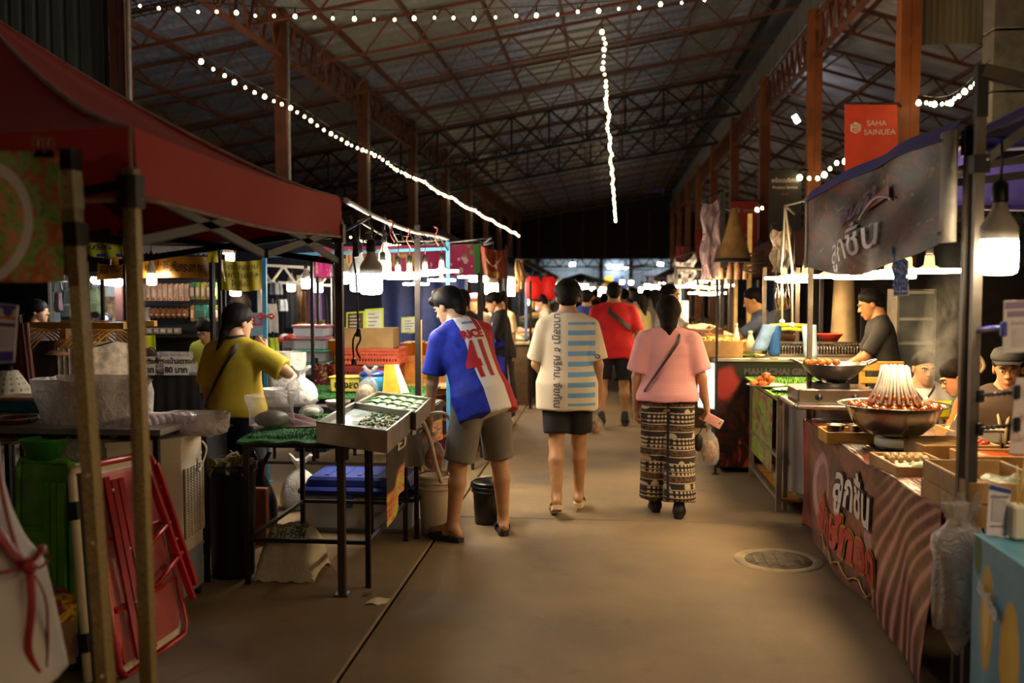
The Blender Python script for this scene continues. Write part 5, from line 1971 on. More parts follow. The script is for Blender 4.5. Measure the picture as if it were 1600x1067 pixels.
def packet(px0,px1,py0,py1,c,label,group,m2=None,Y=Yt):
 a,b = at(px0,py1,Y),at(px1,py0,Y)
 cx,cz = (a.x +b.x)/2,(a.z +b.z)/2
 w,h = b.x -a.x,b.z -a.z
 t = T('hanging_packet',label,'packet',(cx,Y,cz),0,group)
 MB().box((cx,Y,cz +h*.0),(w*.90,.02,h),bev=.006).build('card',mat('packet ' +c,c,.5,var=.1),t)
 MB().box((cx,Y -.018,cz -h*.06),(w*.66,.03,h*.55),bev=.012).build('blister',m2 or mat('packet pale','#d9c2b4',.35,var=.15),t)
 MB().box((cx,Y -.012,cz -h*.40),(w*.35,.006,h*.09)).build('price_dot',mat('red dot','#c8402e',.5,var=0),t)
 MB().bar((cx,Y +.08,cz +h*.47),(cx,Y -.04,cz +h*.47),.008).build('peg',m_frame,t)
 return t
ow = ['first','second','third','fourth','fifth','sixth','seventh','eighth','ninth','tenth','eleventh']
for i in range(10):
 packet(210+i*8.7,218+i*8.7,443,470,'#e2bfb0','pinkish toy packet, %s from the canopy leg in the top row' % ow[i],'pink packets in the top row')
for i,(c,l) in enumerate((('#3f7a6c','teal green'),('#6aa040','leaf green'),('#c8b23c','mustard'),('#8f8a84','grey'),('#4f9a34','bright green'))):
 packet(297+i*8.6,305+i*8.6,441,468,c,l +' packet in the top row of the toy board','coloured packets in the top row')
for i in range(3):
 packet(209+i*8.6,217+i*8.6,480,505,'#b9c4cc','white and blue plush packet, %s in the second row of the toy board' % ow[i],'plush packets')
for i in range(7):
 px = 238+i*8.6
 p = at(px,490,Yt -.03)
 t = T('plush_head','small brown plush head, %s from the white packets in the second row' % ow[i],'toy',p,0,'plush heads in the second row')
 mbn = mat('brown plush','#7a4e34',.9,bump=.6,bs=200)
 MB().ball(p,(.036,.03,.05),12).build('head',mbn,t)
 for s in (-1,1):
  MB().ball(p +Vector((s*.028,0,.045)),.014,8).build('ear',mbn,t)
 MB().ball(p +Vector((0,-.028,-.012)),(.016,.01,.013),8).build('muzzle',mat('tan plush','#c39a72',.9),t)
 MB().bar(p +Vector((0,.1,.055)),p +Vector((0,0,.055)),.006).build('peg',m_frame,t)
for x0,x1,c,l in ((298,304,'#d09a34','orange'),(304,327,'#2f8f86','wide teal'),(329,343,'#a6c23a','lime')):
 packet(x0,x1,477,502,c,l +' packet in the second row of the toy board','coloured packets in the second row',mat('packet shade','#3f6a5c',.5) if x0 == 304 else None)
for i in range(7):
 p = at(214+i*10.6,517,Yt -.05)
 t = T('small_box','grey toy box, %s along the ledge of the toy stall' % ow[i],'box',p,0,'boxes along the ledge')
 MB().box(p,(.058,.06,.06),bev=.004).build('carton',mat('grey carton','#8d8580',.6,var=.1),t)
 MB().box(p +Vector((0,-.031,.005)),(.04,.004,.03)).build('print',mat('carton print','#c4b9b0',.6),t)
lg = at(246,523,Yt -.03)
tag(MB().box((lg.x +.05,Yt +.03,lg.z -.012),(.80,.28,.02)).build('ledge_shelf',m_frame),'narrow dark ledge carrying the grey toy boxes','shelf')
a,b,c,d = at(208,560,8.9),at(243,556,8.9),at(241,523,8.9),at(208,526,8.9)
t = T('yellow_sheet','bright lime yellow sheet hung over the bag table','sheet',a)
MB().sheet(lambda u,v: a.lerp(b,u).lerp(d.lerp(c,u),v) +Vector((0,.02*math.sin(9*u),0)),8,4,0,.004).build('cloth',mat('lime cloth','#d6e01e',.6,var=.05),t)
Yg = 8.2
q0,q1 = at(196,585,Yg),at(312,585,Yg)
t = T('cloth_table','table draped in black cloth carrying bags and price cards','table',(q0.lerp(q1,.5).x,Yg +.4,0))
MB().box(((q0.x +q1.x)/2,Yg +.4,q0.z -.015),(q1.x -q0.x,.8,.03)).build('top_board',m_frame,t)
MB().sheet(lambda u,v: (lerp(q0.x,q1.x,u),Yg -.01+.018*math.sin(40*u)*(1-v),lerp(.01,q0.z,v)),40,3,0,.01).build('cloth_skirt',mat('black table cloth','#0d0d10',.9),t)
for (x0,x1,l1) in ((205,242,'กระเป๋าตังค์'),(256,295,'กระเป๋าสตางค์')):
 a,b,c,d = at(x0,586,Yg -.06),at(x1,586,Yg -.06),at(x1,557,Yg -.06),at(x0,557,Yg -.06)
 t = T('price_card','white price card hung on the black table, %s' % ('partly behind the bronze post' if x0 == 205 else 'the fully visible one'),'sign',a)
 MB().quad(a,b,c,d,0,.004).build('card',mat('price card white','#cfc8c6',.5,var=.03),t)
 mid = (a +b +c +d)/4
 letters(l1,.062,mat('black print','#15141a',.5,var=0),mid +Vector((0,-.003,.038)),(1,0,0),(0,0,1),t,.0015)
 letters('80 บาท',.072,mat('black print','#15141a',.5,var=0),mid +Vector((0,-.003,-.038)),(1,0,0),(0,0,1),t,.002)
for i in range(9):
 px = 250+(i % 5)*12+(6 if i > 4 else 0)
 p = at(px,566 if i < 5 else 556,Yg +.15+(.12 if i > 4 else 0))
 p.z = q0.z +(.0 if i < 5 else .085)
 bag('clear_pouch','glossy clear pouch, %s in the heap on the black table' % ow[i],p,.11,.10,.10,m_film,mat('grey goods','#5a6668',.5,var=.4,vs=30),30+i,False,group='pouches on the black table',n=12)
p = at(236,560,Yg +.1)
t = T('black_purse','small blue and black purse beside the yellow sheet','purse',p)
MB().box(p +Vector((0,0,.02)),(.16,.06,.07),bev=.02).build('purse_body',mat('blue purse','#2c4a8a',.5),t)
MB().tube(catmull([p +Vector((-.06,0,.05)),p +Vector((0,0,.10)),p +Vector((.06,0,.05))],4),.006,6).build('purse_strap',m_cord,t)
p = at(231,552,Yg -.25)
t = T('feather_duster','brown bushy duster poking up over the black table','duster',p)
MB().tube([at(222,546,Yg),at(232,551,Yg),at(243,557,Yg)],[.02,.045,.03],10).build('bristles',mat('brown bristle','#3a2418',.9,bump=.8,bs=150),t)
MB().tube([at(243,557,Yg),at(262,566,Yg)],.008,6).build('handle',m_wood,t)
for (px,py,c,l) in ((285,660,'#d8407a','pink plastic basin behind the cup pack'),(300,668,'#4fae4a','bright green basin behind the cup pack')):
 p = at(px,py,6.1)
 t = T('plastic_basin',l,'basin',p)
 MB().lathe(p,[(1e-5,-.06),(.10,-.06),(.15,.03),(.165,.036),(.14,.03),(.095,-.05),(1e-5,-.05)],22).build('bowl_wall',mat('basin ' +c,c,.4),t)
st_ = at(292,690,6.1)
tag(MB().box((st_.x,6.1,(st_.z +.08)/2),(.42,.34,st_.z +.08-.04),bev=.01).build('plastic_crate',mat('dark crate','#1b1a1d',.6)),'dark crate carrying the pink and green basins','crate')
def banner(name,label,px0,px1,py0,py1,Y,m_b,sag=.02,Y1=None,dyl=0,dyr=0,nu=16,nv=6,cat='banner',wave=5):
 Y1 = Y if Y1 is None else Y1
 a,b,c,d = at(px0,py1 +dyl,Y),at(px1,py1 +dyr,Y1),at(px1,py0 +dyr,Y1),at(px0,py0 +dyl,Y)
 t = T(name,label,cat,a.lerp(b,.5))
 f = lambda u,v: a.lerp(b,u).lerp(d.lerp(c,u),v) +Vector((0,.03*math.sin(wave*u*3+2*v),-sag*math.sin(math.pi*u)))
 MB().sheet(f,nu,nv,0,.003).build('sheet',m_b,t)
 for u in (0.01,.99):
  q = f(u,1)
  MB().bar((q.x,q.y +.06,0),(q.x,q.y +.06,q.z +.05),.03,up=(0,1,0)).build('banner_pole',m_frame,t)
  MB().tube([f(u,1),f(u,1) +Vector((0,.0,.08))],.004,5).build('tie',m_cord,t)
 return t,f
def onb(f,u0,v0,su,sv,o=.012):
 def g_(x,y):
  u,v = u0 +x*su,v0 +y*sv
  e = .002
  p = f(u,v)
  return p +Vector((0,-o,0))
 return g_
m_ora = cloth('orange banner vinyl','#c8861e',.45)
m_yel = cloth('yellow banner vinyl','#c9b81e',.35)
m_ygr = cloth('lime banner vinyl','#a9a81e',.45)
m_blp = mat('dark blue print','#1a1f4a',.5,var=0)
m_blk = mat('black print','#15141a',.5,var=0)
t,f = banner('orange_banner','orange banner with dark lettering right of the canopy leg',150,332,402,436,9.0,m_ora,-.02,8.9,2,0)
letters('คอล แท็บเล็ต ไอโฟน พร้อมติดฟิล์มกันกระจก ทุกรุ่น',1.0,m_blk,(0,0,0),(1,0,0),(0,0,1),t,.012,fnm=onb(f,.50,.48,.047,.62),wide=1.0,ext=.0)
t,f = banner('lime_banner','lime and blue banner end under the red canopy between the posts',126,192,376,402,8.7,m_ygr,.0)
letters('บริการ',1.0,m_blk,(0,0,0),(1,0,0),(0,0,1),t,.02,fnm=onb(f,.5,.62,.20,.5),ext=0)
a_ = [f(-.0,.02),f(.95,.02),f(.95,.2),f(.0,.2)]
MB().quad(*[p +Vector((0,-.02,0)) for p in a_],0,.002).build('blue_stripe',mat('blue stripe','#2a2f9a',.5),t)
t,f = banner('yellow_banner','yellow plastic banner with faint lettering left of the blue post',343,411,405,452,8.6,m_yel,.02,wave=7)
for i,s in enumerate(('ติดต่อสอบถาม','รับทำ ป้ายไวนิล','โทรสั่งได้')):
 letters(s,1.0,m_blk,(0,0,0),(1,0,0),(0,0,1),t,.0,fnm=onb(f,.5,.80-i*.28,.13,.24),ext=0)
t,f = banner('yellow_pennant','narrow yellow banner strip hanging above the yellow plastic banner',323,340,380,410,8.5,m_yel,0,nu=4)
letters('ร้าน',1.0,m_blk,(0,0,0),(1,0,0),(0,0,1),t,.0,fnm=onb(f,.5,.6,.38,.4),ext=0)
a,b = at(205,389,9.3),at(342,392,9.3)
t = T('scalloped_awning','grey blue scalloped awning edge above the orange banner','awning',a.lerp(b,.5))
for i in range(17):
 p,q = a.lerp(b,i/17),a.lerp(b,(i +.92)/17)
 m = MB()
 m.sheet(lambda u,v: p.lerp(q,u) +Vector((0,0,-.085*(1-v)*(1-.25*(2*u -1) ** 2) +.04)),5,2,0,.004)
 m.build('scallop',mat('grey awning cloth','#7d8596',.7,var=.1),t)
MB().bar(a +Vector((0,.02,.05)),b +Vector((0,.02,.05)),.03).build('rod',m_frame,t)
for q in (a,b):
 MB().bar((q.x,q.y +.03,0),(q.x,q.y +.03,q.z +.06),.03,up=(0,1,0)).build('awning_pole',m_frame,t)
m_blue = mat('sky blue paint','#3a86b4',.45,.1)
def post(label,px,py_top,Y,mt,w=.035,name='stall_post'):
 p = at(px,py_top,Y)
 t = T(name,label,'post',(p.x,Y,0))
 MB().bar((p.x,Y,.012),(p.x,Y,p.z),w,w,up=(0,1,0)).build('tube',mt,t)
 MB().box((p.x,Y,.006),(w*2.4,w*2.4,.012)).build('foot_plate',mt,t)
 return p
pA = post('sky blue steel post behind the yellow shirted woman',413,400,8.2,m_blue)
pB = post('sky blue steel post rising behind the head of the bending shopper',700,378,8.7,m_blue)
t = T('frame_bar','sky blue steel bar crossing above the food lamps','bar',pA.lerp(pB,.5))
MB().bar(pA,pB +Vector((0,0,-.06)),.028).build('tube',m_blue,t)
pC = at(538,312,yb)
t = T('lamp_pipe','white pipe sagging from the red canopy corner to the sky blue post','pipe',pC)
pp = catmull([pC,at(590,340,6.3),at(640,360,7.1),at(680,368,7.9),pB +Vector((0,0,.02))],6)
MB().tube(pp,.016,8).build('pipe',mat('white pipe','#b3aba4',.4),t)
for i,(px,py,Y) in enumerate(((608,350,6.5),(634,362,7.0),(678,360,7.7))):
 p = at(px,py,Y)
 MB().tube(catmull([p +Vector((0,0,.03)),p +Vector((.03,0,.01)),p +Vector((.01,-.01,-.06)),p +Vector((.04,0,-.12))],4),.006,5).build('red_tie',mat('red tie string','#b84a3c',.6),t)
post('dark square post standing among the food lamps',652,352,7.45,m_frame,.04)
post('thin black post between the pink banner and the yellow shirted woman',487,402,9.2,m_black,.03)
post('thin black post at the brown banner edge',750,395,11.5,m_black,.035)
post('bare wooden stick post behind the nearer tray',657,500,8.0,m_wood,.022)
post('white post far behind the yellow shirted woman',467,430,14,m_lampw,.05)
post('thin blue grey post beside the red lantern',822,440,14.2,mat('grey blue paint','#5d6a86',.5),.04)
post('thin black post beside the red lantern',829,440,13.6,m_black,.035)
t = T('lamp_rail','dark wire rail carrying the lamps over the food trays','rail',at(640,405,6.9))
MB().tube([pC +Vector((-.03,.02,-.18))] +sorted([q for q,g_ in TOPS if g_ == G1 or g_.startswith(('fat lit','lit bulb half','small warm'))],key=lambda q: q.y) +[pB +Vector((0,0,-.08))],.008,6).build('wire',m_cord,t)
t = T('extension_cable','black extension cable with twin plugs hanging beside the dark tent post','cable',at(556,570,5.7))
Yk = 5.75
MB().tube(catmull([at(548,335,Yk),at(556,372,Yk),at(552,398,Yk),at(556,430,Yk),at(558,470,Yk),at(560,515,Yk)],6),.006,6).build('cord',m_cord,t)
MB().tube(catmull([at(560,515,Yk),at(552,530,Yk),at(552,550,Yk),at(553,562,Yk)],5),.006,6).build('cord',m_cord,t)
MB().tube(catmull([at(561,515,Yk),at(563,530,Yk),at(557,545,Yk),at(563,560,Yk)],5),.006,6).build('cord',m_cord,t)
MB().box(at(556,389,Yk),(.035,.03,.10),bev=.008).build('junction_box',m_sock,t)
MB().lathe(at(553,571,Yk),[(.010,0),(.017,.008),(.016,.03),(.007,.045)],10).build('plug',m_sock,t)
MB().lathe(at(560,521,Yk),[(.016,-.02),(.014,.02),(.007,.035)],10).build('splitter',m_sock,t)
t = T('wire_tangle','tangle of black cords draped along the white pipe','cable',at(620,360,6.8))
for i in range(9):
 x = 566+i*15
 Y = 5.9+i*.2
 MB().tube(catmull([at(x,350+i*2.6,Y),at(x +6,378,Y),at(x +3,366+4*(i % 3),Y +.05),at(x +14,360+i*2,Y +.1)],4),.004,5).build('cord',m_cord,t)
g = G('pink fruit banner',.5)
uv = g.coord('UV')
U,W_,_ = g.xyz(uv)
n = g.noise(g.vec(U*9,W_*2,0.0),1.4,3,.5,.5)
base = g.mix('#b31f5e','#d8387c',n)
v = g.vor(g.vec(U*26,W_*4,0.0),1.0)
base = g.mix(base,'#5fae3a',(v < .32) & ((U < .16) | (U > .83)))
base = g.mix(base,'#e9d0d6',(v < .40) & (U > .70) & (W_ < .6))
base = g.mix(base,'#2f8f3e',U > .965)
g.color(base)
m_pink = done(g)
t,f = banner('pink_banner','long pink fruit banner with bulbous yellow lettering across the left stalls',490,750,383,432,10.2,m_pink,0,10.6,3,-2,24)
m_yl = mat('yellow print','#d9b02c',.5,var=0)
letters('น้ำผลไม้ปั่น ชานม',1.0,m_yl,(0,0,0),(1,0,0),(0,0,1),t,.05,fnm=onb(f,.42,.55,.066,.62),ext=0)
t,f = banner('fruit_panel','pink banner end with a bowl of fruit below the long pink banner',492,520,404,432,10.0,m_pink,0,None,0,0,6)
t,f = banner('brown_banner','small drooping red brown banner with a white bowl outline',751,791,384,428,11.6,cloth('red brown vinyl','#8f3a22',.4),.03,None,0,6)
MB().tube([f(.2+.6*i/12,.72-.28*math.sin(math.pi*i/12)) +Vector((0,-.02,0)) for i in range(13)],.018,6,flat=.3).build('bowl_outline',mat('pale print','#d8b48a',.5,var=0),t)
letters('ข้าวซอย',1.0,m_yl,(0,0,0),(1,0,0),(0,0,1),t,.02,fnm=onb(f,.5,.16,.16,.28,.03),ext=0)
zt2 = .80
a,b = fl(425,640,zt2),fl(600,640,zt2)
t3 = frame_table('turf_table','farther turf topped table with white bags beside the yellow shirted woman',-3.1,-1.55,7.75,8.6,zt2,m_frame)
m = MB()
m.sheet(lambda u,v: (lerp(-3.15,-1.5,u),lerp(7.7,8.65,v),zt2 +.012+.005*math.sin(9*u)*math.sin(7*v)),16,10,0,.014)
m.build('turf_cover',m_turf,t3)
turf_blades(-3.12,-1.53,7.7,8.6,zt2 +.01,4000,.014,t3)
zz = zt2 +.018
bag('carrier_bag','white carrier bag standing next to the blue post on the farther turf table',fl(434,622,zz) +Vector((0,.2,0)),.30,.22,.36,m_carrier,None,12,False)
bag('carrier_bag','flattened white bag at the front of the farther turf table',fl(440,634,zz),.34,.2,.13,m_carrier,None,15,False)
bag('carrier_bag','round knotted white bag of greens on the farther turf table',fl(470,634,zz),.24,.22,.30,m_carrier,m_gfill,13)
p = fl(505,640,zz)
tag(MB().box(p +Vector((0,.08,.012)),(.28,.16,.018),bev=.004).build('black_tray',m_black),'flat black plate lying on the farther turf table','plate')
m_crate = mat('terracotta crate plastic','#c2553a',.45)
def crate(label,c,w,d,h,mc,slots=True):
 c = Vector(c)
 t = T('plastic_crate',label,'crate',c)
 MB().box(c +Vector((0,0,.01)),(w*.94,d*.94,.02)).build('base',mc,t)
 for (x,y,ww,dd) in ((0,-d/2,w,.012),(0,d/2,w,.012),(-w/2,0,.012,d),(w/2,0,.012,d)):
  m = MB()
  L = max(ww,dd)
  ax = Vector((1,0,0)) if ww > dd else Vector((0,1,0))
  p = c +Vector((x,y,0))
  for zz_ in (.015,h*.5,h -.02):
   m.box(p +Vector((0,0,zz_)),(ww,dd,.030 if zz_ < h*.8 else .045))
  nn = int(L/.028)
  for i in range(nn +1):
   m.box(p +ax*(-L/2+L*i/nn) +Vector((0,0,h/2)),(.012 if ww > dd else .014,.014 if ww > dd else .012,h))
  m.build('lattice_wall',mc,t)
 MB().lathe(c +Vector((0,0,h)),[(1,0),(1.02,.012),(.98,.02)],4,0,False,w*.72,d*.72).v
 m = MB()
 for s in (-1,1):
  m.box(c +Vector((0,s*d/2,h)),(w*1.04,.03,.025))
  m.box(c +Vector((s*w/2,0,h)),(.03,d*1.04,.025))
 m.build('rim',mc,t)
 return t
tb = frame_table('crate_table','low table behind the maroon banner carrying the terracotta crates',-2.55,-1.25,8.95,9.6,.78,m_frame,bars=False)
MB().box((-1.9,9.27,.775),(1.36,.72,.02)).build('top_board',m_wood,tb)
c_ = at(576,603,9.2)
crate('lower dark red crate under the terracotta crate',(c_.x,9.25,.79),.58,.42,.16,mat('dark red crate plastic','#8a2f28',.5))
crate('upper terracotta crate carrying the brown carton',(c_.x +.03,9.25,.975),.58,.42,.14,m_crate)
t = T('carton','plain brown carton on top of the terracotta crate','box',(c_.x,9.25,1.125))
MB().box((c_.x,9.25,1.22),(.52,.36,.19),bev=.004,rz=.06).build('walls',mat('brown carton board','#9a7a4e',.75,var=.08),t)
MB().box((c_.x,9.25,1.317),(.52,.06,.003),rz=.06).build('tape',mat('tape','#b59a68',.4),t)
m_lime = mat('lime frame','#c6d83a',.4,var=0)
def menu(px0,px1,py0,py1,Y,label,dark=False,tilt=.0):
 a,b,c,d = at(px0,py1,Y),at(px1,py1,Y),at(px1,py0 -1,Y +tilt),at(px0,py0 +1,Y +tilt)
 t = T('menu_stand',label,'sign',a.lerp(b,.5))
 MB().quad(a,b,c,d,0,.012).build('frame',m_lime,t)
 f = lambda u,v: a.lerp(b,u).lerp(d.lerp(c,u),v) +Vector((0,-.004,0))
 MB().quad(f(.09,.08),f(.91,.08),f(.91,.92),f(.09,.92),0,.003).build('sheet',mat('menu dark','#5a4a42',.4,var=.3,vs=30) if dark else mat('menu white','#d8d6cc',.4,var=.05),t)
 for k in range(4):
  v = .22+.17*k
  MB().quad(f(.2,v) +Vector((0,-.004,0)),f(.55+.1*(k % 3),v) +Vector((0,-.004,0)),f(.55+.1*(k % 3),v +.06) +Vector((0,-.004,0)),f(.2,v +.06) +Vector((0,-.004,0)),0,.001).build('print_line',mat('menu print','#8f968c',.5,var=0) if not dark else m_lampw,t)
 MB().bar(a.lerp(b,.5),a.lerp(b,.5) +Vector((0,.12,-.0)),.03,.01).build('prop',m_lime,t)
 return t
menu(541,570,487,517,9.15,'lime framed menu stand with a dark picture on the carton',True)
menu(570,599,482,517,9.2,'lime framed white menu stand on the carton')
menu(627,654,495,520,9.8,'lime framed white menu stand by the orange tubs')
for (px0,px1,py0,py1,Y,lb) in ((702,722,480,530,10.5,'tall white card standing just past the blue post'),):
 menu(px0,px1,py0,py1,Y,lb)
ct = T('orange_counter','orange counter behind the crates with a maroon printed front','counter',(-1.4,10.1,0))
MB().box((-2.05,10.1,.98),(1.5,.7,.06)).build('top_board',mat('orange board','#c2762a',.5,var=.1),ct)
MB().box((-2.05,9.78,.78),(1.5,.03,.36)).build('front_panel',mat('orange front','#c87a24',.5),ct)
g = G('maroon printed vinyl',.5)
uv = g.coord('UV')
n = g.noise(uv,5,1,.4,2.2)
g.color(g.mix('#6b1730','#c8a02c',g.sm(n,.56,.58)))
m_mar = done(g)
MB().sheet(lambda u,v: (lerp(-2.8,-1.3,u),9.755+.008*math.sin(20*u),lerp(.04,.62,v)),20,4,0,.004).build('vinyl_front',m_mar,ct)
for x in (-2.75,-1.35):
 MB().bar((x,10.3,0),(x,10.3,.95),.05).build('leg',m_frame,ct)
for i,(px,py,h_) in enumerate(((519,556,.14),(640,536,.12),(655,533,.13),(672,534,.12),(730,532,.12))):
 p = at(px,py,9.95)
 p.z = 1.012
 t = T('orange_tub','orange food tub, %s along the orange counter' % ow[i],'tub',p,0,'tubs along the orange counter')
 MB().lathe(p,[(1e-5,0),(.075,0),(.095,h_),(.10,h_),(.088,h_ -.005),(.07,.02),(1e-5,.02)],16).build('tub_wall',mat('orange tub','#d9882c',.4),t)
 MB().ball(p +Vector((0,0,h_ -.01)),(.075,.075,.03),10).build('food',mat('tub food','#e0c48a',.6,var=.2,vs=40),t)
mb_,fmb = banner('maroon_banner','maroon banner with yellow flourishes hung under the orange tub end',490,540,568,612,9.3,m_mar,0,None,0,0,8)
p = at(582,612,8.05)
p.z = zt2 +.02
t = T('rice_cooker','small blue rice cooker at the back of the farther turf table','cooker',p)
MB().lathe(p,[(.08,0),(.105,.02),(.11,.10),(.108,.145)],22).build('shell',mat('blue enamel','#2f7fb0',.3),t)
MB().lathe(p,[(.112,.142),(.108,.165),(.07,.185),(1e-5,.19)],22).build('lid',mat('dark blue lid','#253a8a',.3),t)
MB().box(p +Vector((0,-.11,.05)),(.06,.02,.05),bev=.005).build('control_panel',m_black,t)
MB().lathe(p,[(.02,.19),(.025,.2),(.02,.21),(1e-5,.212)],10).build('lid_knob',m_black,t)
p = at(542,613,8.1)
p.z = zt2 +.02
t = T('yellow_basket','yellow basket with a printed name strip on the farther turf table','basket',p)
MB().box(p +Vector((0,0,.06)),(.24,.16,.12),bev=.01,taper=1.06).build('basket_wall',mat('yellow plastic','#c6b04a',.5),t)
MB().box(p +Vector((0,0,.125)),(.27,.19,.014),bev=.005).build('rim',mat('yellow plastic','#c6b04a',.5),t)
letters('ของสด',.075,m_blk,p +Vector((.02,-.085,.06)),(1,0,0),(0,0,1),t,.003)
p = at(612,612,8.0)
p.z = zt2 +.02
t = T('tent_card','yellow folded tent card leaning by the blue rice cooker','sign',p)
MB().quad(p +Vector((-.07,-.04,0)),p +Vector((.08,-.04,0)),p +Vector((.02,0,.24)),p +Vector((-.06,0,.24)),0,.004).build('front_leaf',mat('amber card','#c79a22',.5),t)
MB().quad(p +Vector((.085,-.03,0)),p +Vector((.14,.05,0)),p +Vector((.05,.03,.24)),p +Vector((.022,0,.24)),0,.004).build('side_leaf',mat('silver card','#b7b2aa',.4),t)
p = at(598,571,8.9)
t = T('foil_lid','flat foil lid lying across the front of the crates','lid',p)
MB().box(p,(.30,.16,.012),bev=.004).build('lid',m_alu,t)
MB().box((p.x,p.y,(p.z +zt2)/2-.01),(.26,.12,p.z -.79)).build('prop_box',mat('dark red crate plastic','#8a2f28',.5),t)
tt = frame_table('bargain_table','dark draped table heaped with red and white clothes past the blue post',-5.1,-3.6,11.6,12.4,.98,m_frame,bars=False)
MB().sheet(lambda u,v: (lerp(-5.15,-3.55,u),11.55+.02*math.sin(30*u),lerp(.02,1.0,v)),24,3,0,.01).build('cloth_skirt',mat('dark teal cloth','#12282c',.9),tt)
MB().box((-4.35,12.0,1.0),(1.6,.85,.02)).build('top_board',m_frame,tt)
hc_ = ['#b02a24','#d8d2cc','#7a3f8a','#c23a30','#2a3a7a','#d9c9b0','#a82828','#e2dede','#5a2f5a']
for i in range(18):
 p = at(440+i*4.6,526,11.75+.1*(i % 3))
 p.z = 1.01+.04*(i % 2)
 m = MB()
 ph = rnd.uniform(0,6)
 m.ball(p +Vector((0,0,.03)),(.075,.09,.05),10,0,lambda a,k: 1+.18*math.sin(3*a +ph +k))
 tag(m.build('folded_shirt',mat('folded ' +hc_[i % 9],hc_[i % 9],.8,var=.2,vs=20)),'crumpled %s shirt in the bargain heap, place %d along the dark table' % ({'#b02a24': 'red','#d8d2cc': 'white','#7a3f8a': 'purple','#c23a30': 'scarlet','#2a3a7a': 'blue','#d9c9b0': 'cream','#a82828': 'dark red','#e2dede': 'pale grey','#5a2f5a': 'plum'}[hc_[i % 9]],i +1),'clothes','clothes in the bargain heap')
for (px,py) in ((472,509),(500,505)):
 p = at(px,py,11.6)
 t = T('price_tag','yellow price tag on a stick over the bargain clothes, %s one' % ('lower' if px == 472 else 'higher'),'sign',p)
 MB().box(p,(.12,.008,.08),bev=.003).build('card',mat('yellow tag','#b59a2a',.5),t)
 MB().bar((p.x,p.y,1.03),p,.008).build('stick',m_wood,t)
 letters('50',.07,m_blk,p +Vector((0,-.006,0)),(1,0,0),(0,0,1),t,.002)
a,b,c,d = at(441,557,11.52),at(460,557,11.52),at(459,532,11.52),at(441,532,11.52)
t = T('paper_notice','grey paper notice pinned on the dark draped table','sign',a)
MB().quad(a,b,c,d,0,.003).build('sheet',mat('grey paper','#8f8880',.7),t)
letters('39',.10,m_blk,(a +b +c +d)/4+Vector((0,-.004,-.03)),(1,0,0),(0,0,1),t,.002)
bx = at(490,590,9.9)
for i,(z,c,lb) in enumerate(((.80,'#3f9a7a','lowest clear basket with a green rim in the stack'),(.93,'#4faa86','clear basket with a green rim second from the bottom of the stack'),(1.06,'#b05a62','clear basket with a pink rim third in the stack'),(1.19,'#c06a70','topmost clear basket with a pink rim'))):
 t = T('storage_basket',lb,'basket',(bx.x,9.9,z),0,'clear baskets stacked by the black post')
 MB().box((bx.x,9.9,z +.055),(.33,.28,.11),bev=.015,taper=1.03).build('tub',m_tote,t)
 MB().box((bx.x,9.9,z +.118),(.37,.31,.02),bev=.006).build('rim',mat('rim ' +c,c,.4),t)
tag(MB().box((bx.x,9.9,.40),(.34,.28,.79),bev=.01).build('plastic_cabinet',mat('dark blue cabinet','#16323e',.5)),'dark blue cabinet under the stack of clear baskets','cabinet')
a,b,c,d = at(368,527,9.5),at(412,523,9.5),at(411,488,9.5),at(368,490,9.5)
t = T('blue_poster','pale blue poster board behind the yellow shirted woman','poster',a)
MB().quad(a,b,c,d,0,.01).build('board',mat('pale blue board','#7d96b8',.6,var=.1),t)
letters('SALE',.14,mat('pink red print','#b84a5a',.5,var=0),(a +b +c +d)/4+Vector((.03,-.01,.03)),(1,.0,.12),(-.12,0,1),t,.004)
MB().bar((a.x +.1,9.52,0),a +Vector((.1,.02,.1)),.03).build('easel_leg',m_frame,t)
MB().bar((b.x -.1,9.52,0),b +Vector((-.1,.02,.1)),.03).build('easel_leg',m_frame,t)
p = at(416,494,8.17)
t = T('ribbon_bow','small red bow tied on the sky blue post','bow',p)
for s in (-1,1):
 MB().tube([p,p +Vector((s*.05,0,.02)),p +Vector((s*.075,0,0)),p +Vector((s*.05,0,-.02)),p],[.008,.018,.022,.018,.008],6,flat=.5).build('loop',mat('red ribbon','#b8281e',.5),t)
MB().ball(p,.014,8).build('knot',mat('red ribbon','#b8281e',.5),t)
for (px,py0,py1,Y,c,lb) in ((423,475,520,10.6,'#c9c2c0','white hanging dress past the blue post'),(431,442,460,12.4,'#7f8286','grey hanging tin past the blue post'),(439,468,486,12.5,'#b9bec4','pale towel hung on the brick red pillar'),(492,430,500,13,'#6a4a86','purple hanging dress behind the thin black post'),(478,455,512,13.2,'#5a3a24','brown hanging coat behind the thin black post'),(503,460,520,13.4,'#2a2438','dark violet hanging gown by the thin black post'),(455,455,512,13.6,'#1f2734','dark navy hanging jacket past the white post'),(472,470,515,13.8,'#b7a43a','mustard scarf hung past the white post'),(484,470,520,13.9,'#3f4a8a','blue hanging blouse near the thin black post'),(424,528,560,9.3,'#b7c83a','lime card pinned on the blue post')):
 a,b = at(px -7,py1,Y),at(px +7,py0,Y)
 t = T('hanging_cloth',lb,'garment',((a.x +b.x)/2,Y,a.z))
 MB().sheet(lambda u,v: (lerp(a.x,b.x,.5+(u -.5)*(1-.35*v ** 3)),Y +.03*math.sin(9*u),lerp(a.z,b.z,v)),10,6,0,.03).build('cloth',mat('cloth ' +c,c,.8,var=.15),t)
 MB().bar(((a.x +b.x)/2,Y +.05,0),((a.x +b.x)/2,Y +.05,b.z +.06),.025,up=(0,1,0)).build('stand_pole',m_frame,t)
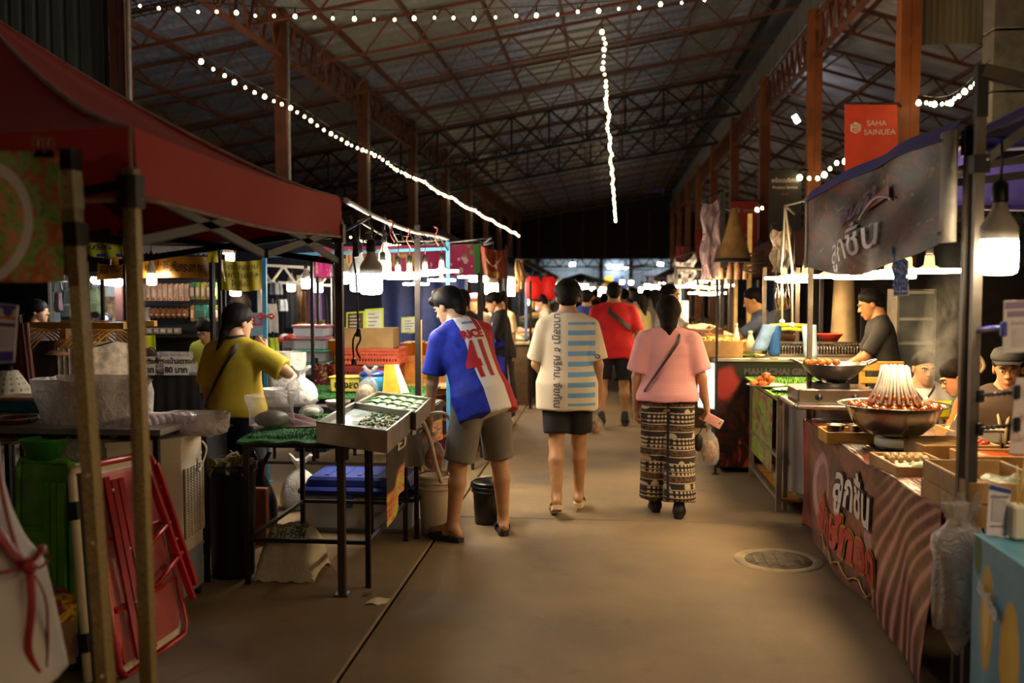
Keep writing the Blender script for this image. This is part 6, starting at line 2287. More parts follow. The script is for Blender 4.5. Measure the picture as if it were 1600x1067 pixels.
for (px0,px1,py,Y,lb) in ((405,520,426,12.6,'white truss bar of the far clothes stall'),):
 truss_a,truss_b = at(px0,py -12,Y),at(px1,py -6,Y)
 o = truss('stall_truss',truss_a,truss_b,.22,.3,m_lampw,.035,.025,par=None)
 o.parent = None
 tag(o,lb,'truss')
 for q in (truss_a,truss_b):
  MB().bar((q.x,Y,0),(q.x,Y,q.z),.045,up=(0,1,0)).build('truss_leg',m_lampw,o)
for (x0,x1,Y,z,lb,c) in ((-9.5,-3.4,14.6,2.4,'navy tarp wall behind the clothes stalls','#141a3a'),(-3.2,-2.0,13.6,2.15,'blue tarp wall behind the crates and menus','#16255a'),(-12,-6.2,12.0,2.6,'black backdrop behind the white lit board','#0e1016')):
 t = T('tarp_wall',lb,'tarp',((x0 +x1)/2,Y,0))
 MB().sheet(lambda u,v: (lerp(x0,x1,u),Y +.05*math.sin(23*u),lerp(0.02,z,v)),30,4,0,.01).build('tarp',mat('tarp ' +c,c,.7),t)
 for x in (x0,x1):
  MB().bar((x,Y +.04,0),(x,Y +.04,z +.05),.04).build('pole',m_frame,t)
# ================================================================ RIGHT SIDE
XT = 1.43
m_bluecan = cloth('indigo canopy cloth','#2f2a7a',.6)
m_bpipe = mat('pale seam tape','#9a90a8',.7)
m_leg2 = mat('grey brown canopy leg','#5d5348',.4,.5)
ny = onx(1525,450,XT +.04).y
fy = onx(1262,450,XT -.02).y
zr_e = at(1262,318,fy).z
t = tent('blue_canopy','indigo pop-up canopy over the sausage stall on the right',XT,XT +2.9,ny,fy,zr_e -.05,zr_e +.0,3.05,m_bluecan,m_bpipe,m_leg2,m_dkarm,
 [(XT,ny,XT,ny,0),(XT,fy,XT,fy,0),(XT +2.9,fy,XT +2.9,fy,0),(XT +2.9,ny,XT +2.9,ny,0)],.45,(1,1,1,0),.032)
p0 = onx(1534,150,XT +.0)
nx = Vector((XT +.004,ny -.10,0))
t = T('frame_post','square steel canopy post with a black upper sleeve beside the near blue canopy leg','post',nx)
MB().bar((nx.x,nx.y,0),(nx.x,nx.y,2.42),.034,.034,up=(0,1,0)).build('tube',m_leg2,t)
MB().bar((nx.x,nx.y,2.36),(nx.x,nx.y,2.56),.042,.042,up=(0,1,0)).build('upper_sleeve',m_black,t)
MB().bar((nx.x,nx.y,2.18),(nx.x +.75,nx.y +.05,2.75),.022,.034).build('brace',mat('bright steel','#8d8880',.3,.8),t)
MB().bar((nx.x +.02,nx.y +.03,2.18),(nx.x +.95,nx.y +.5,2.33),.022,.03).build('brace',m_leg2,t)
MB().bar((nx.x,nx.y,2.54),(nx.x +.9,nx.y +.02,2.30),.045,.05).build('top_rail',m_leg2,t)
m = MB()
m.box((nx.x,nx.y,2.18),(.06,.06,.07))
m.build('joint_bracket',m_dkarm,t)
MB().ball((nx.x +.02,nx.y -.03,2.2),.010,8).build('bolt',mat('bright steel','#8d8880',.3,.8),t)
g = G('grill photo banner',.5)
uv = g.coord('UV')
U,W_,_ = g.xyz(uv)
n = g.noise(g.vec(U*4.4+W_*1.2,W_*2.0,0.0),1.6,4,.55,.5)
col = g.ramp(n,[(.28,'#120d0b'),(.42,'#2a1c17'),(.50,'#4a2a1e'),(.56,'#6a3c28'),(.62,'#33241f'),(.74,'#5c4844')])
col = g.mix(col,'#7a2a22',g.sm(g.noise(g.vec(U*4,W_*2,2.0),2.0,3),.54,.60)*.7)
col = g.mix(col,'#a8927a',g.sm(g.noise(g.vec(U*9-W_*2,W_*3,5.0),2.0,4,.6,.6),.62,.70)*.8)
g.color(col)
m_grillb = done(g)
a,b = onx(1258,416,XT -.05),onx(1486,372,XT -.05)
d_,c_ = onx(1260,312,XT -.05),onx(1490,208,XT -.05)
t = T('front_banner','creased dark vinyl banner with grilled food and lettering along the blue canopy edge','banner',a.lerp(b,.5))
def fban(u,v):
 p = a.lerp(b,u).lerp(d_.lerp(c_,u),v)
 bell = math.sin(math.pi*u)
 return p +Vector((.028*math.sin(6*u +5*v)*bell +.018*math.sin(15*u -7*v)*bell,0,-.10*bell*(1-v) +.03*bell*v))
MB().sheet(fban,44,16,0,.003).build('sheet',m_grillb,t)
m_sleeve = mat('dusty white banner sleeve','#a79c8a',.6,var=.1,vs=12)
for (u,w_) in ((.012,.035),(.985,.075)):
 m = MB()
 m.tube([Vector(fban(u,-.02)),Vector(fban(u,.5)),Vector(fban(u,1.02))],[w_,w_*.95,w_],10,flat=.35,up=(1,0,0))
 m.build('end_sleeve',m_sleeve,t)
for (u,v) in ((.985,.06),(.985,.94),(.012,.94)):
 MB().ball(Vector(fban(u,v)) +Vector((-.035,0,0)),.008,8).build('eyelet',m_dkarm,t)
m = MB()
m.sheet(lambda u,v: Vector(fban(u,1.0)) +Vector((-.02*(1-v) +.03*v,0,lerp(-.02,.055,v))),24,2,0,.004)
m.build('canopy_hem',m_bluecan,t)
m_wht = mat('faded white print','#c2b6ba',.4,var=.05)
def onfb(u0,v0,su,sv,tilt=0.0):
 return lambda x,y: Vector(fban(min(.97,max(.03,u0 +x*su)),v0 +y*sv +x*tilt)) +Vector((-.016,0,0))
letters('ลูกชิ้น',1.0,m_wht,(0,0,0),(0,-1,0),(0,0,1),t,.01,fnm=onfb(.47,.28,.165,.36,.06),ext=0)
letters('จัมโบ้',1.0,mat('violet print','#6a4f8a',.4),(0,0,0),(0,-1,0),(0,0,1),t,.02,fnm=onfb(.50,.62,.12,.24,.06),ext=0)
m = MB()
m.sheet(lambda u,v: Vector(fban(.58+.12*u,.55+.10*v +.10*u)) +Vector((-.02,0,0)),6,3)
m.build('red_badge',mat('red badge','#8f3a34',.4),t)
m = MB()
m.tube([Vector(fban(.565+.15*(i/10),.50+.10*(i/10))) +Vector((-.02,0,.06*math.sin(math.pi*i/10))) for i in range(11)],.008,5)
m.build('badge_outline',m_wht,t)
cY = onx(1404,384,XT -.06).y
a1,b1,c1_,d1 = at(1396,462,cY),at(1419,461,cY),at(1418,408,cY),at(1394,384,cY)
t = T('hanging_card','crinkled blue and white laminated card hanging below the vinyl banner','card',a1.lerp(b1,.5))
g = G('blue laminated card',.25)
uv = g.coord('UV')
g.color(g.mix('#2a4f8f',g.mix('#b9c4d6','#8f4a5a',g.noise(uv,9,2)),g.sm(g.noise(uv,14,3,.6,.6),.52,.60)))
m_bcard = done(g)
MB().sheet(lambda u,v: a1.lerp(b1,u).lerp(d1.lerp(c1_,u),v) +Vector((.004*math.sin(20*v),.006*math.sin(14*v),0)),5,16,0,.003).build('card',m_bcard,t)
MB().tube([a1,b1,b1.lerp(c1_,.98)],.004,5).build('white_edge',m_lampw,t)
MB().tube([d1.lerp(c1_,.3),d1.lerp(c1_,.3) +Vector((.01,0,.06))],.006,5).build('tie',m_wht,t)
t = T('lamp_rail','dark pipe carrying the disc lamps over the sausage stall','rail',(1.72,6.4,2.3))
MB().tube([(XT,fy +.02,zr_e -.10),*sorted([q for q,g_ in TOPS if g_ == G2],key=lambda q: -q.y),(XT +.06,ny +.05,2.2)],.016,8).build('pipe',m_dkarm,t)
t = T('lamp_rail','dark pipe carrying the disc lamps over the grill counter','rail',(1.72,8.9,2.3))
MB().tube([(XT,fy +.04,zr_e -.02),*sorted([q for q,g_ in TOPS if g_ == G3],key=lambda q: q.y)],.014,8).build('pipe',m_dkarm,t)
for (px,py0,py1,lb) in ((1222,420,503,'white pull cord with a ball end left of the pair over the grill counter'),(1238,420,508,'white pull cord with a ball end right of the pair over the grill counter')):
 a_,b_ = at(px,py0,8.9),at(px,py1,8.9)
 t = T('pull_cord',lb,'cord',b_)
 MB().tube([Vector(sorted([q for q,g_ in TOPS if g_ == G3],key=lambda q: q.y)[1]),a_,b_],.010,6).build('cord',m_lampw,t)
 MB().ball(b_,.026,12).build('ball_end',m_lampw,t)
t = T('yellow_tube','pair of bright yellow tubes spanning above the grill counter','tube',at(1225,512,9.0))
for (x0,y0,x1,y1) in ((1203,509,1262,509),(1207,515,1258,516)):
 MB().tube([at(x0,y0,9.0),at((x0 +x1)/2,y0 -1.5,9.0),at(x1,y1,9.0)],.016,8).build('tube',mat('bright yellow plastic','#e6cf1c',.35,var=0),t)
g = G('sausage banner vinyl',.28)
uv = g.coord('UV')
U,W_,_ = g.xyz(uv)
wv = g.noise(g.vec(U*2.2+W_*.8,W_*.9,0.0),2.2,4,.55,1.1)
base = g.ramp(wv,[(.26,'#33231d'),(.40,'#4a3630'),(.48,'#6d4a3c'),(.54,'#8d4a40'),(.60,'#5c3a30'),(.72,'#a0726a')])
rib = g.wave(g.vec(U*3.6-(W_ -.1)*(W_ -.1)*1.1,W_*.5,0.0),1.7,4.5,2)
ribc = g.ramp(rib,[(.0,'#4a231c'),(.35,'#6d342b'),(.65,'#8a4a40'),(.92,'#b88478')])
base = g.mix(base,ribc,g.sm(U +W_*-.10,.55,.66))
lump = g.vor(g.vec(U*10,W_*3.2,0.0),1.0)
meat = g.ramp(lump,[(.0,'#c8574a'),(.35,'#a0342c'),(.7,'#5a1c18')])
base = g.mix(base,meat,g.sm(U +W_*.10,.19,.12))
e1 = ((U -.20)*8.0).pow(2.0)
blob = ((U -.24)*(U -.24)*90+(W_ -.52)*(W_ -.52)*9).sqrt()
base = g.mix(base,'#b48a90',g.sm(blob,.95,.86))
base = g.mix(base,'#7a4a44',g.sm(blob +g.noise(uv,9,2)*.3,.80,.70)*.8)
d1_ = ((U -.62)*(U -.62)*900+(W_ -.42)*(W_ -.42)*14).sqrt()
base = g.mix(base,'#b9888c',g.sm(d1_,.95,.85))
g.color(base)
g.bump(g.noise(g.vec(U*7,W_*2.2,0.0),1.8,3),.5,.03)
m_saus = done(g)
Xf = 1.40
ztab = .755
yA,yB = ny +.05,fy -.05
tb_ = T('sausage_table','long food table with a sausage print vinyl front on the right','table',(Xf +.5,(yA +yB)/2,0))
MB().box((Xf +.45,(yA +yB)/2,ztab -.02),(.74,yB -yA,.04)).build('top_board',mat('worn brown board','#6a523c',.6,var=.2,vs=4),tb_)
for (x,y) in ((Xf +.10,yA +.1),(Xf +.78,yA +.1),(Xf +.1,yB -.1),(Xf +.78,yB -.1)):
 MB().bar((x,y,0),(x,y,ztab -.04),.04,up=(0,1,0)).build('leg',m_frame,tb_)
def tz(u): return ztab +.012+.008*math.sin(9*u) +.006*math.exp(-((u)/.08) ** 2)
def sban(u,v):                      # u 0 = far end ... 1 = near end
 y = lerp(yB,yA +.06,u)
 flare = .0+.03*math.sin(10*u +1.0)*(1-v) +.015*math.sin(23*u +4*v)*(1-v*.6)
 zb = .03+.02*math.sin(6*u)
 return (Xf -.012+flare -.03*(1-v),y,lerp(zb,tz(u),v))
MB().sheet(sban,60,18,0,.004).build('vinyl_front',m_saus,tb_)
m = MB()
m.sheet(lambda u,v: (lerp(Xf -.012,Xf +.14,v),lerp(yB,yA +.06,u),tz(u) +.006*math.sin(19*u) +.004),50,4,0,.004)
m.build('vinyl_fold',m_saus,tb_)
m = MB()
m.sheet(lambda u,v: (lerp(Xf,Xf +.78,u),yB +.012+.01*math.sin(14*u),lerp(.05,ztab +.01,v)),16,5,0,.004)
m.build('vinyl_return',m_saus,tb_)
def ons(u0,v0,su,sv,tilt=0.0,o=.012):
 return lambda x,y: Vector(sban(min(.99,max(.01,u0 +x*su)),v0 +y*sv +x*tilt)) +Vector((-o,0,0))
m_wht2 = mat('white print','#d8ccc4',.3,var=0)
m_redl = mat('crimson print','#b52a36',.3,var=0)
m_gold = mat('gold print','#b08a2c',.3,var=0)
for (o,mm,bd) in ((.008,mat('dark outline print','#3a2420',.4,var=0),.075),(.013,m_wht2,.028)):
 letters('ลูกชิ้น',1.0,mm,(0,0,0),(0,-1,0),(0,0,1),tb_,bd,fnm=ons(.52,.68,.112,.38,-.006,o),ext=0)
for (o,mm,bd) in ((.008,m_gold,.09),(.013,m_redl,.05)):
 letters('ยักษ์ทอด',1.0,mm,(0,0,0),(0,-1,0),(0,0,1),tb_,bd,fnm=ons(.46,.30,.125,.36,-.0,o),ext=0)
m = MB()
m.tube([Vector(sban(.28+.36*i/16,.12-.05*(i/16) +.035*math.sin(i*1.6))) +Vector((-.012,0,0)) for i in range(17)],.006,5)
m.build('gold_scroll',m_gold,tb_)
m_steel = mat('spun steel','#a9a096',.20,.95,.05)
def onT(px,py,h=.0):
 return fl(px,py,ztab +h)
c_ = onT(1401,700,.005)
t = T('food_warmer','round white electric warmer under the big steel bowl','warmer',c_)
MB().lathe(c_,[(.115,.012),(.125,.022),(.125,.058),(.118,.065),(1e-5,.066)],28).build('case',m_lampw,t)
MB().lathe(c_,[(.118,-.002),(.122,.010),(.10,.014)],28).build('foot_ring',m_sock,t)
MB().lathe(c_,[(.07,.066),(.075,.078),(1e-5,.08)],24).build('hot_plate',m_sock,t)
Yb_ = c_.y
rb_ = (at(1482,630,Yb_).x -at(1308,630,Yb_).x)/2
hb_ = at(1400,632,Yb_).z -(c_.z +.08)
cb_ = Vector((at(1396,640,Yb_).x,Yb_,c_.z +.08))
t = T('steel_bowl','big shiny steel bowl with a wide rim on the white warmer','bowl',cb_)
MB().lathe(cb_,[(1e-5,.0),(.30*rb_,.0),(.52*rb_,.05*hb_ +.005),(.70*rb_,.35*hb_),(.80*rb_,.70*hb_),(.85*rb_,.90*hb_),(.98*rb_,1.0*hb_),(rb_,1.03*hb_),(.975*rb_,1.03*hb_),(.84*rb_,.95*hb_),(.78*rb_,.72*hb_),(.5*rb_,.12*hb_),(1e-5,.06)],44).build('bowl_wall',m_steel,t)
zs = cb_.z +hb_*.92
m = MB()
m.sheet(lambda u,v: cb_ +Vector((math.cos(6.2832*u)*rb_*.84*v,math.sin(6.2832*u)*rb_*.84*v,hb_*.93+.012*math.sin(11*v +3*u))),30,6)
m.build('sauce',mat('red brown sauce','#8f4a1e',.18,.0,.3,30,coat=.5),t)
tw_ = Vector((at(1398,600,Yb_).x,Yb_ -.0,zs))
ht_ = at(1398,571,Yb_).z -zs
tsk = T('skewer_tower','cone of skewers with foil wrapped tips standing in the big steel bowl','skewers',tw_)
m_foil = mat('bright foil skewer','#e6dfd4',.3,.25,.06)
m_brs = mat('glazed meatball','#8a4a1e',.25,var=.3,vs=40,coat=.6)
NS = 34
for i in range(NS):
 a_ = 2*math.pi*i/NS
 r0,r1 = .135+.008*(i % 2),.060+.006*(i % 3)
 d = Vector((math.cos(a_),math.sin(a_),0))
 p0,p1 = tw_ +d*r0 +Vector((0,0,.03)),tw_ +d*r1 +Vector((0,0,ht_*(.97+.03*(i % 2))))
 m = MB()
 m.tube([p0,p0.lerp(p1,.5) -d*.012,p1],[.010,.009,.0085],6)
 s_ = m.build('foil_skewer',m_foil,tsk)
 if i % 2 == 0:
  m = MB()
  m.ball(p0 +Vector((0,0,-.012)),(.017,.017,.020),8)
  m.ball(p0 +(p1 -p0)*.16,(.015,.015,.018),8)
  m.build('meatball',m_brs,tsk)
MB().tube([tw_ +Vector((0,0,-.02)),tw_ +Vector((0,0,ht_*.94))],[.115,.055],20).build('core_sleeve',m_foil,tsk)
for i in range(26):
 a_ = 2*math.pi*i/26+.1
 r_ = rb_*(.66+.10*(i % 2))
 p = cb_ +Vector((math.cos(a_)*r_,math.sin(a_)*r_,hb_*.97))
 tag(MB().ball(p,(.026,.026,.020),8).build('meatball',m_brs),'glazed meatball lying in the sauce round the skewer tower','meatball','meatballs round the skewer tower')
p = cb_ +Vector((rb_*.52,-.06,hb_*.97))
t = T('basting_ladle','pale ladle end resting in the sauce beside the skewer tower','ladle',p)
MB().ball(p +Vector((0,0,.03)),(.018,.018,.035),10).build('grip',m_lampw,t)
MB().tube([p +Vector((0,0,.01)),p +Vector((.05,.03,-.02))],.006,6).build('shaft',m_steel,t)
m_bwood = mat('bare tray wood','#a37c4a',.6,var=.2,vs=6,bump=.2,bs=60)
def wood_box(label,c,w,d,h,rz=0.0,th=.014,mt=None,cat='tray',name='wooden_tray'):
 mt = mt or m_bwood
 c = Vector(c)
 t = T(name,label,cat,c,0)
 R = Matrix.Rotation(rz,3,'Z')
 MB().box(c +Vector((0,0,.008)),(w*.98,d*.98,.014),R=R).build('bottom_board',mt,t)
 for (x,y,ww,dd) in ((0,-d/2+th/2,w,th),(0,d/2-th/2,w,th),(-w/2+th/2,0,th,d -2*th),(w/2-th/2,0,th,d -2*th)):
  MB().box(c +R @ Vector((x,y,h/2)),(ww,dd,h),R=R,bev=.003).build('side_board',mt,t)
 return t,(lambda x,y,z: c +R @ Vector((x,y,z)))
def leaf(name,label,f,w,d,par=None,mt=None):
 m = MB()
 m.sheet(lambda u,v: f((u -.5)*w*(1-.5*(2*v -1) ** 2),(v -.5)*d,.012*math.sin(math.pi*u) +.008*math.sin(5*v)),6,8,0,.003)
 return tag(m.build(name,mt or m_leaf,par),label,'leaf')
p = onT(1325,700)
p.x = onT(1325,692).x
t,f = wood_box('yellowish wooden tray with steel tubs left of the big bowl',onT(1322,694) +Vector((.03,.1,.0)),.30,.26,.075,.0,mt=mat('amber tray wood','#b5852f',.5,var=.15))
for (x,c,lb) in ((-.07,'#cfc59a','steel tub of pale sauce in the amber tray'),(.06,'#8fb03c','steel tub of chopped greens in the amber tray')):
 q = f(x,0,.018)
 t2_ = T('steel_tub',lb,'tub',q)
 MB().lathe(q,[(1e-5,0),(.048,0),(.056,.085),(.062,.088),(.054,.085),(.046,.006),(1e-5,.004)],18).build('tub_wall',m_steel,t2_)
 MB().ball(q +Vector((0,0,.072)),(.05,.05,.016),12).build('filling',mat('tub filling ' +c,c,.6,var=.3,vs=50),t2_)
t,f = wood_box('wooden tray of pale meatballs with a green leaf in front of the white warmer',onT(1412,742) +Vector((.06,.06,0)),.30,.44,.07,.05)
MB().sheet(lambda u,v: f((u -.5)*.26,(v -.5)*.40,.050+.003*math.sin(9*u +7*v)),6,8,0,.002).build('white_film',m_lampw,t)
m_mb = mat('pale meatball','#c9a878',.45,var=.2,vs=50)
for i in range(5):
 for j in range(4):
  q = f(-.09+i*.042+.01*(j % 2),.03+j*.04,.066)
  tag(MB().ball(q,(.019,.019,.016),9).build('meatball',m_mb),'pale meatball lying in the front wooden tray','meatball','meatballs in the front wooden tray')
leaf('banana_leaf','bright green leaf lying at the near end of the meatball tray',lambda x,y,z: f(x*.9+.02,y*.6-.12,.066+z),.18,.2)
bxr = [at(1447,716,4.46),at(1524,752,3.95)]
bc_ = Vector((bxr[0].x +.17,4.22,0))
t,f = wood_box('upper open wooden box with a big green leaf behind the near post',(bc_.x,bc_.y,ztab +.095),.34,.54,.085,.02)
leaf('banana_leaf','big green leaf lying in the upper open wooden box',lambda x,y,z: f(x +.06,y*.8-.03,.05+z),.16,.34)
MB().sheet(lambda u,v: f(-.02+.16*u,-.2+.2*v,.06+.02*math.sin(9*u)*math.sin(8*v)),10,8).build('film_pouch',m_film,t)
t,f = wood_box('lower wooden box under the box with the big green leaf',(bc_.x +.01,bc_.y -.01,ztab +.004),.37,.57,.09,.02)
t,f = wood_box('wooden tray of bamboo skewers and red sausages behind the upper box',onT(1490,716) +Vector((.0,.10,0)),.42,.36,.085,.10)
MB().sheet(lambda u,v: f((u -.5)*.38,(v -.5)*.32,.045),4,4,0,.002).build('tray_film',m_film,t)
m_bam = mat('bamboo','#cdb070',.5,var=.1)
for i in range(16):
 z = .060+.006*(i % 3)
 q0,q1 = f(-.19,-.12+i*.016,z),f(.06,-.13+i*.017,z +.01)
 tag(MB().tube([q0,q1],.0035,5).build('bamboo_skewer',m_bam),'bamboo skewer lying in the skewer tray beside the sausages','skewer','bamboo skewers in the tray')
m_hot = mat('red sausage','#b8402a',.3,var=.15,vs=30,coat=.4)
for i in range(12):
 q = f(.08+.028*(i % 4),-.10+.055*(i // 4),.072+.012*(i % 2))
 tag(MB().tube([q +Vector((-.022,-.01,0)),q,q +Vector((.022,.012,.002))],[.010,.016,.010],8).build('cocktail_sausage',m_hot),'short red sausage in the heap at the end of the skewer tray','sausage','red sausages in the skewer tray')
t,f = wood_box('wooden tray of orange crab sticks behind the near post',onT(1556,738) +Vector((.06,.14,0)),.40,.26,.08,.04)
MB().sheet(lambda u,v: f((u -.5)*.36,(v -.5)*.22,.045),4,4,0,.002).build('tray_film',m_film,t)
for i in range(8):
 q0,q1 = f(-.14,-.07+i*.018,.06+.008*(i % 2)),f(.06,-.065+i*.018,.062)
 tag(MB().tube([q0,q1],.010,8).build('crab_stick',mat('orange crab stick','#d2602a',.4,var=.1)),'orange crab stick lying in the tray behind the near post','food','orange crab sticks')
t,f = wood_box('pale wooden tray of dumplings at the back right of the big bowl',onT(1505,690) +Vector((.1,.12,0)),.36,.3,.07,.05)
for i in range(4):
 for j in range(3):
  q = f(-.12+i*.075,-.07+j*.07,.055)
  tag(MB().ball(q,(.03,.026,.018),9,0,lambda a_,k: 1+.06*math.sin(5*a_)).build('dumpling',mat('pale dumpling','#d6c6a0',.5)),'pale dumpling in the back wooden tray','dumpling','dumplings in the back tray')
p = onT(1553,695) +Vector((.05,.1,0))
t = T('foam_box','white foam box with a rounded lid behind the near post','box',p)
MB().box(p +Vector((0,0,.04)),(.24,.16,.08),bev=.012,taper=1.06).build('tub',m_lampw,t)
MB().box(p +Vector((0,0,.088)),(.27,.19,.02),bev=.008).build('lid',m_lampw,t)
p = onT(1478,655) +Vector((.06,.1,0))
t = T('yellow_crate','bright yellow plastic basin behind the big steel bowl','basin',p)
MB().box(p +Vector((0,0,.05)),(.34,.22,.10),bev=.02,taper=1.08).build('basin_wall',mat('strong yellow plastic','#d9c01c',.4),t)
MB().box(p +Vector((0,0,.102)),(.40,.27,.012),bev=.005).build('rim',mat('strong yellow plastic','#d9c01c',.4),t)
p = onT(1500,668) +Vector((.0,.0,.0))
t = T('menu_card','pale card with pink print propped by the yellow basin','sign',p)
q_,_ = quadfn(p +Vector((-.06,0,.0)),p +Vector((.12,.02,0)),p +Vector((-.02,.06,.16)),p +Vector((.14,.08,.16)))
MB().quad(q_(0,0),q_(1,0),q_(1,1),q_(0,1),0,.003).build('card',m_lampw,t)
for v in (.2,.45,.7):
 MB().quad(q_(.1,v,.002),q_(.9,v,.002),q_(.9,v +.1,.002),q_(.1,v +.1,.002)).build('print_band',mat('pink print','#b5526a',.5,var=0),t)
p = onT(1500,680)
for (px0,py0,px1,py1,Y,c,lb,yy) in ((1583,610,1640,712,3.5,'#cfc2c6','pale price list with pink print clamped at the right edge',(614,665)),):
 a_,b_,c2_,d2_ = at(1577,708,Y),at(1640,712,Y),at(1644,590,Y),at(1588,590,Y)
 t = T('price_list',lb,'sign',a_)
 MB().quad(a_,b_,c2_,d2_,0,.003).build('sheet',mat('translucent paper','#cdbfc4',.5,var=.05),t)
 f4 = lambda u,v: a_.lerp(b_,u).lerp(d2_.lerp(c2_,u),v) +Vector((0,-.001,0))
 for v in (.2,.5,.8):
  letters(('ไส้กรอก','ลูกชิ้น','ปูอัด')[int(v*3)],.036,mat('faint pink print','#c08a98',.5,var=0),f4(.45,v),(1,0,0),(0,0,1),t)
 for k,py in enumerate(yy):
  q0,q1 = Vector((nx.x +.02,nx.y,at(1537,py,ny).z)),at(1588,py -2,Y)
  t2_ = T('clamp_arm','black jointed clamp arm, %s of the pair gripping the price list' % ('upper','lower')[k],'clamp',q0)
  m = MB()
  for i in range(8):
   m.ball(q0.lerp(q1,i/7),.010,8)
  m.tube([q0,q1],.006,6)
  m.build('jointed_arm',m_sock,t2_)
  MB().box(q1,(.022,.03,.05),bev=.005).build('jaw',m_sock,t2_)
  MB().box(q0,(.03,.05,.05),bev=.005).build('post_clamp',m_sock,t2_)
Y = 3.45
a_,b_,c2_,d2_ = at(1567,552,Y),at(1630,548,Y),at(1630,468,Y),at(1569,470,Y)
t = T('payment_sign','lilac payment sign clipped high at the right edge','sign',a_)
MB().quad(a_,b_,c2_,d2_,0,.004).build('sheet',mat('white card','#d7d0d8',.35,var=.03),t)
f5 = lambda u,v: a_.lerp(b_,u).lerp(d2_.lerp(c2_,u),v) +Vector((0,-.001,0))
MB().quad(f5(.02,.84),f5(.98,.84),f5(.98,.98),f5(.02,.98)).build('print_band',mat('lilac print','#8a74a8',.4,var=0),t)
MB().quad(f5(.08,.68),f5(.92,.68),f5(.92,.80),f5(.08,.80)).build('print_band',mat('lilac print','#8a74a8',.4,var=0),t)
MB().quad(f5(.2,.1),f5(.95,.1),f5(.95,.48),f5(.2,.48)).build('blank_panel',mat('card grey','#bdb6c4',.4),t)
letters('สแกนจ่าย',.022,mat('lilac print','#8a74a8',.4,var=0),f5(.5,.56),(1,0,0),(0,0,1),t)
t = T('blue_clip','blue clamp gripping the lilac payment sign to the post','clamp',at(1540,515,Y))
q0,q1 = Vector((nx.x +.015,nx.y,at(1538,514,ny).z)),at(1568,514,Y)
MB().tube([q0,q0.lerp(q1,.5) +Vector((0,0,.004)),q1],.010,8).build('arm',mat('royal blue plastic','#1f35b0',.35),t)
MB().box(q1,(.02,.02,.05),bev=.004).build('jaw',mat('royal blue plastic','#1f35b0',.35),t)
g = G('mango print cloth',.4)
uv = g.coord('UV')
U,W_,_ = g.xyz(uv)
U = U*1.5
n = g.noise(uv,3.2,3,.5,.6)
base = g.mix('#4f8fb4','#7fb4cc',n)
m1 = (((U -.30)*(U -.30)*26+(W_ -.64)*(W_ -.64)*8).sqrt() +g.noise(uv,6,2)*.25)
base = g.mix(base,'#d2a43a',g.sm(m1,.92,.80))
base = g.mix(base,'#e8d08a',g.sm(m1,.60,.45)*.8)
m2 = (((U -.74)*(U -.74)*16+(W_ -.54)*(W_ -.54)*9).sqrt() +g.noise(uv,5,2)*.3)
base = g.mix(base,'#dcb23c',g.sm(m2,.98,.86))
base = g.mix(base,'#a5642c',g.sm(W_,.38,.33) & (U > .42))
m3 = (((U -.10)*(U -.10)*90+(W_ -.92)*(W_ -.92)*60).sqrt())
base = g.mix(base,'#2f6a3a',g.sm(m3,.9,.7))
g.color(base)
g.bump(g.noise(uv,4,3),.4,.02)
m_mango = done(g)
bx0,bx1 = at(1531,840,3.62),at(1720,860,3.55)
t = T('side_table','small table draped in a blue mango print cloth at the lower right corner','table',(bx0.x +.3,3.3,0))
zt_s = at(1536,836,3.62).z
MB().box((bx0.x +.3,3.29,zt_s -.02),(.6,.66,.03)).build('top_board',m_frame,t)
MB().sheet(lambda u,v: (bx0.x -.016+.012*math.sin(18*u)*(1-v),lerp(3.635,2.95,u),lerp(.06,zt_s,v)),24,8,0,.004).build('cloth_side',m_mango,t)
MB().sheet(lambda u,v: (lerp(bx0.x -.016,bx0.x +.62,u),lerp(2.95,3.635,v),zt_s +.003),8,4,0,.004).build('cloth_top',mat('blue cloth top','#5f9fc0',.4,var=.08),t)
MB().sheet(lambda u,v: (lerp(bx0.x +.62,bx0.x -.014,u),3.637+.01*math.sin(9*u)*(1-v),lerp(.06,zt_s,v)),10,6,0,.004).build('cloth_back',mat('blue cloth top','#5f9fc0',.4,var=.08),t)
for (x,y) in ((bx0.x +.04,3.0),(bx0.x +.56,3.0),(bx0.x +.04,3.58),(bx0.x +.56,3.58)):
 MB().bar((x,y,0),(x,y,zt_s -.03),.03,up=(0,1,0)).build('leg',m_frame,t)
letters('มะม่วง',.07,mat('white tag','#d8dce0',.5,var=0),(bx0.x -.03,3.46,zt_s -.19),(0,-1,-.4),(0,-.4,1),t,.003)
Y = 3.585
a_,b_,c2_,d2_ = at(1541,836,Y),at(1573,838,Y),at(1580,764,Y),at(1546,756,Y)
t = T('payment_card','white payment card with a blue top band standing on the blue draped table','sign',a_)
MB().quad(a_,b_,c2_,d2_,0,.004).build('card',mat('white card','#d7d0d8',.35,var=.03),t)
f6 = lambda u,v: a_.lerp(b_,u).lerp(d2_.lerp(c2_,u),v) +Vector((0,-.004,0))
MB().quad(f6(.02,.90),f6(.98,.90),f6(.98,.99),f6(.02,.99)).build('print_band',mat('blue band','#26408f',.4,var=0),t)
MB().quad(f6(.18,.30),f6(.84,.30),f6(.84,.74),f6(.18,.74)).build('blank_panel',mat('card grey','#bdb6c4',.4),t)
letters('พร้อมเพย์',.016,mat('blue band','#26408f',.4,var=0),f6(.5,.80),(1,0,0),(0,0,1),t)
letters('ขอบคุณค่ะ',.013,mat('blue band','#26408f',.4,var=0),f6(.5,.2),(1,0,0),(0,0,1),t)
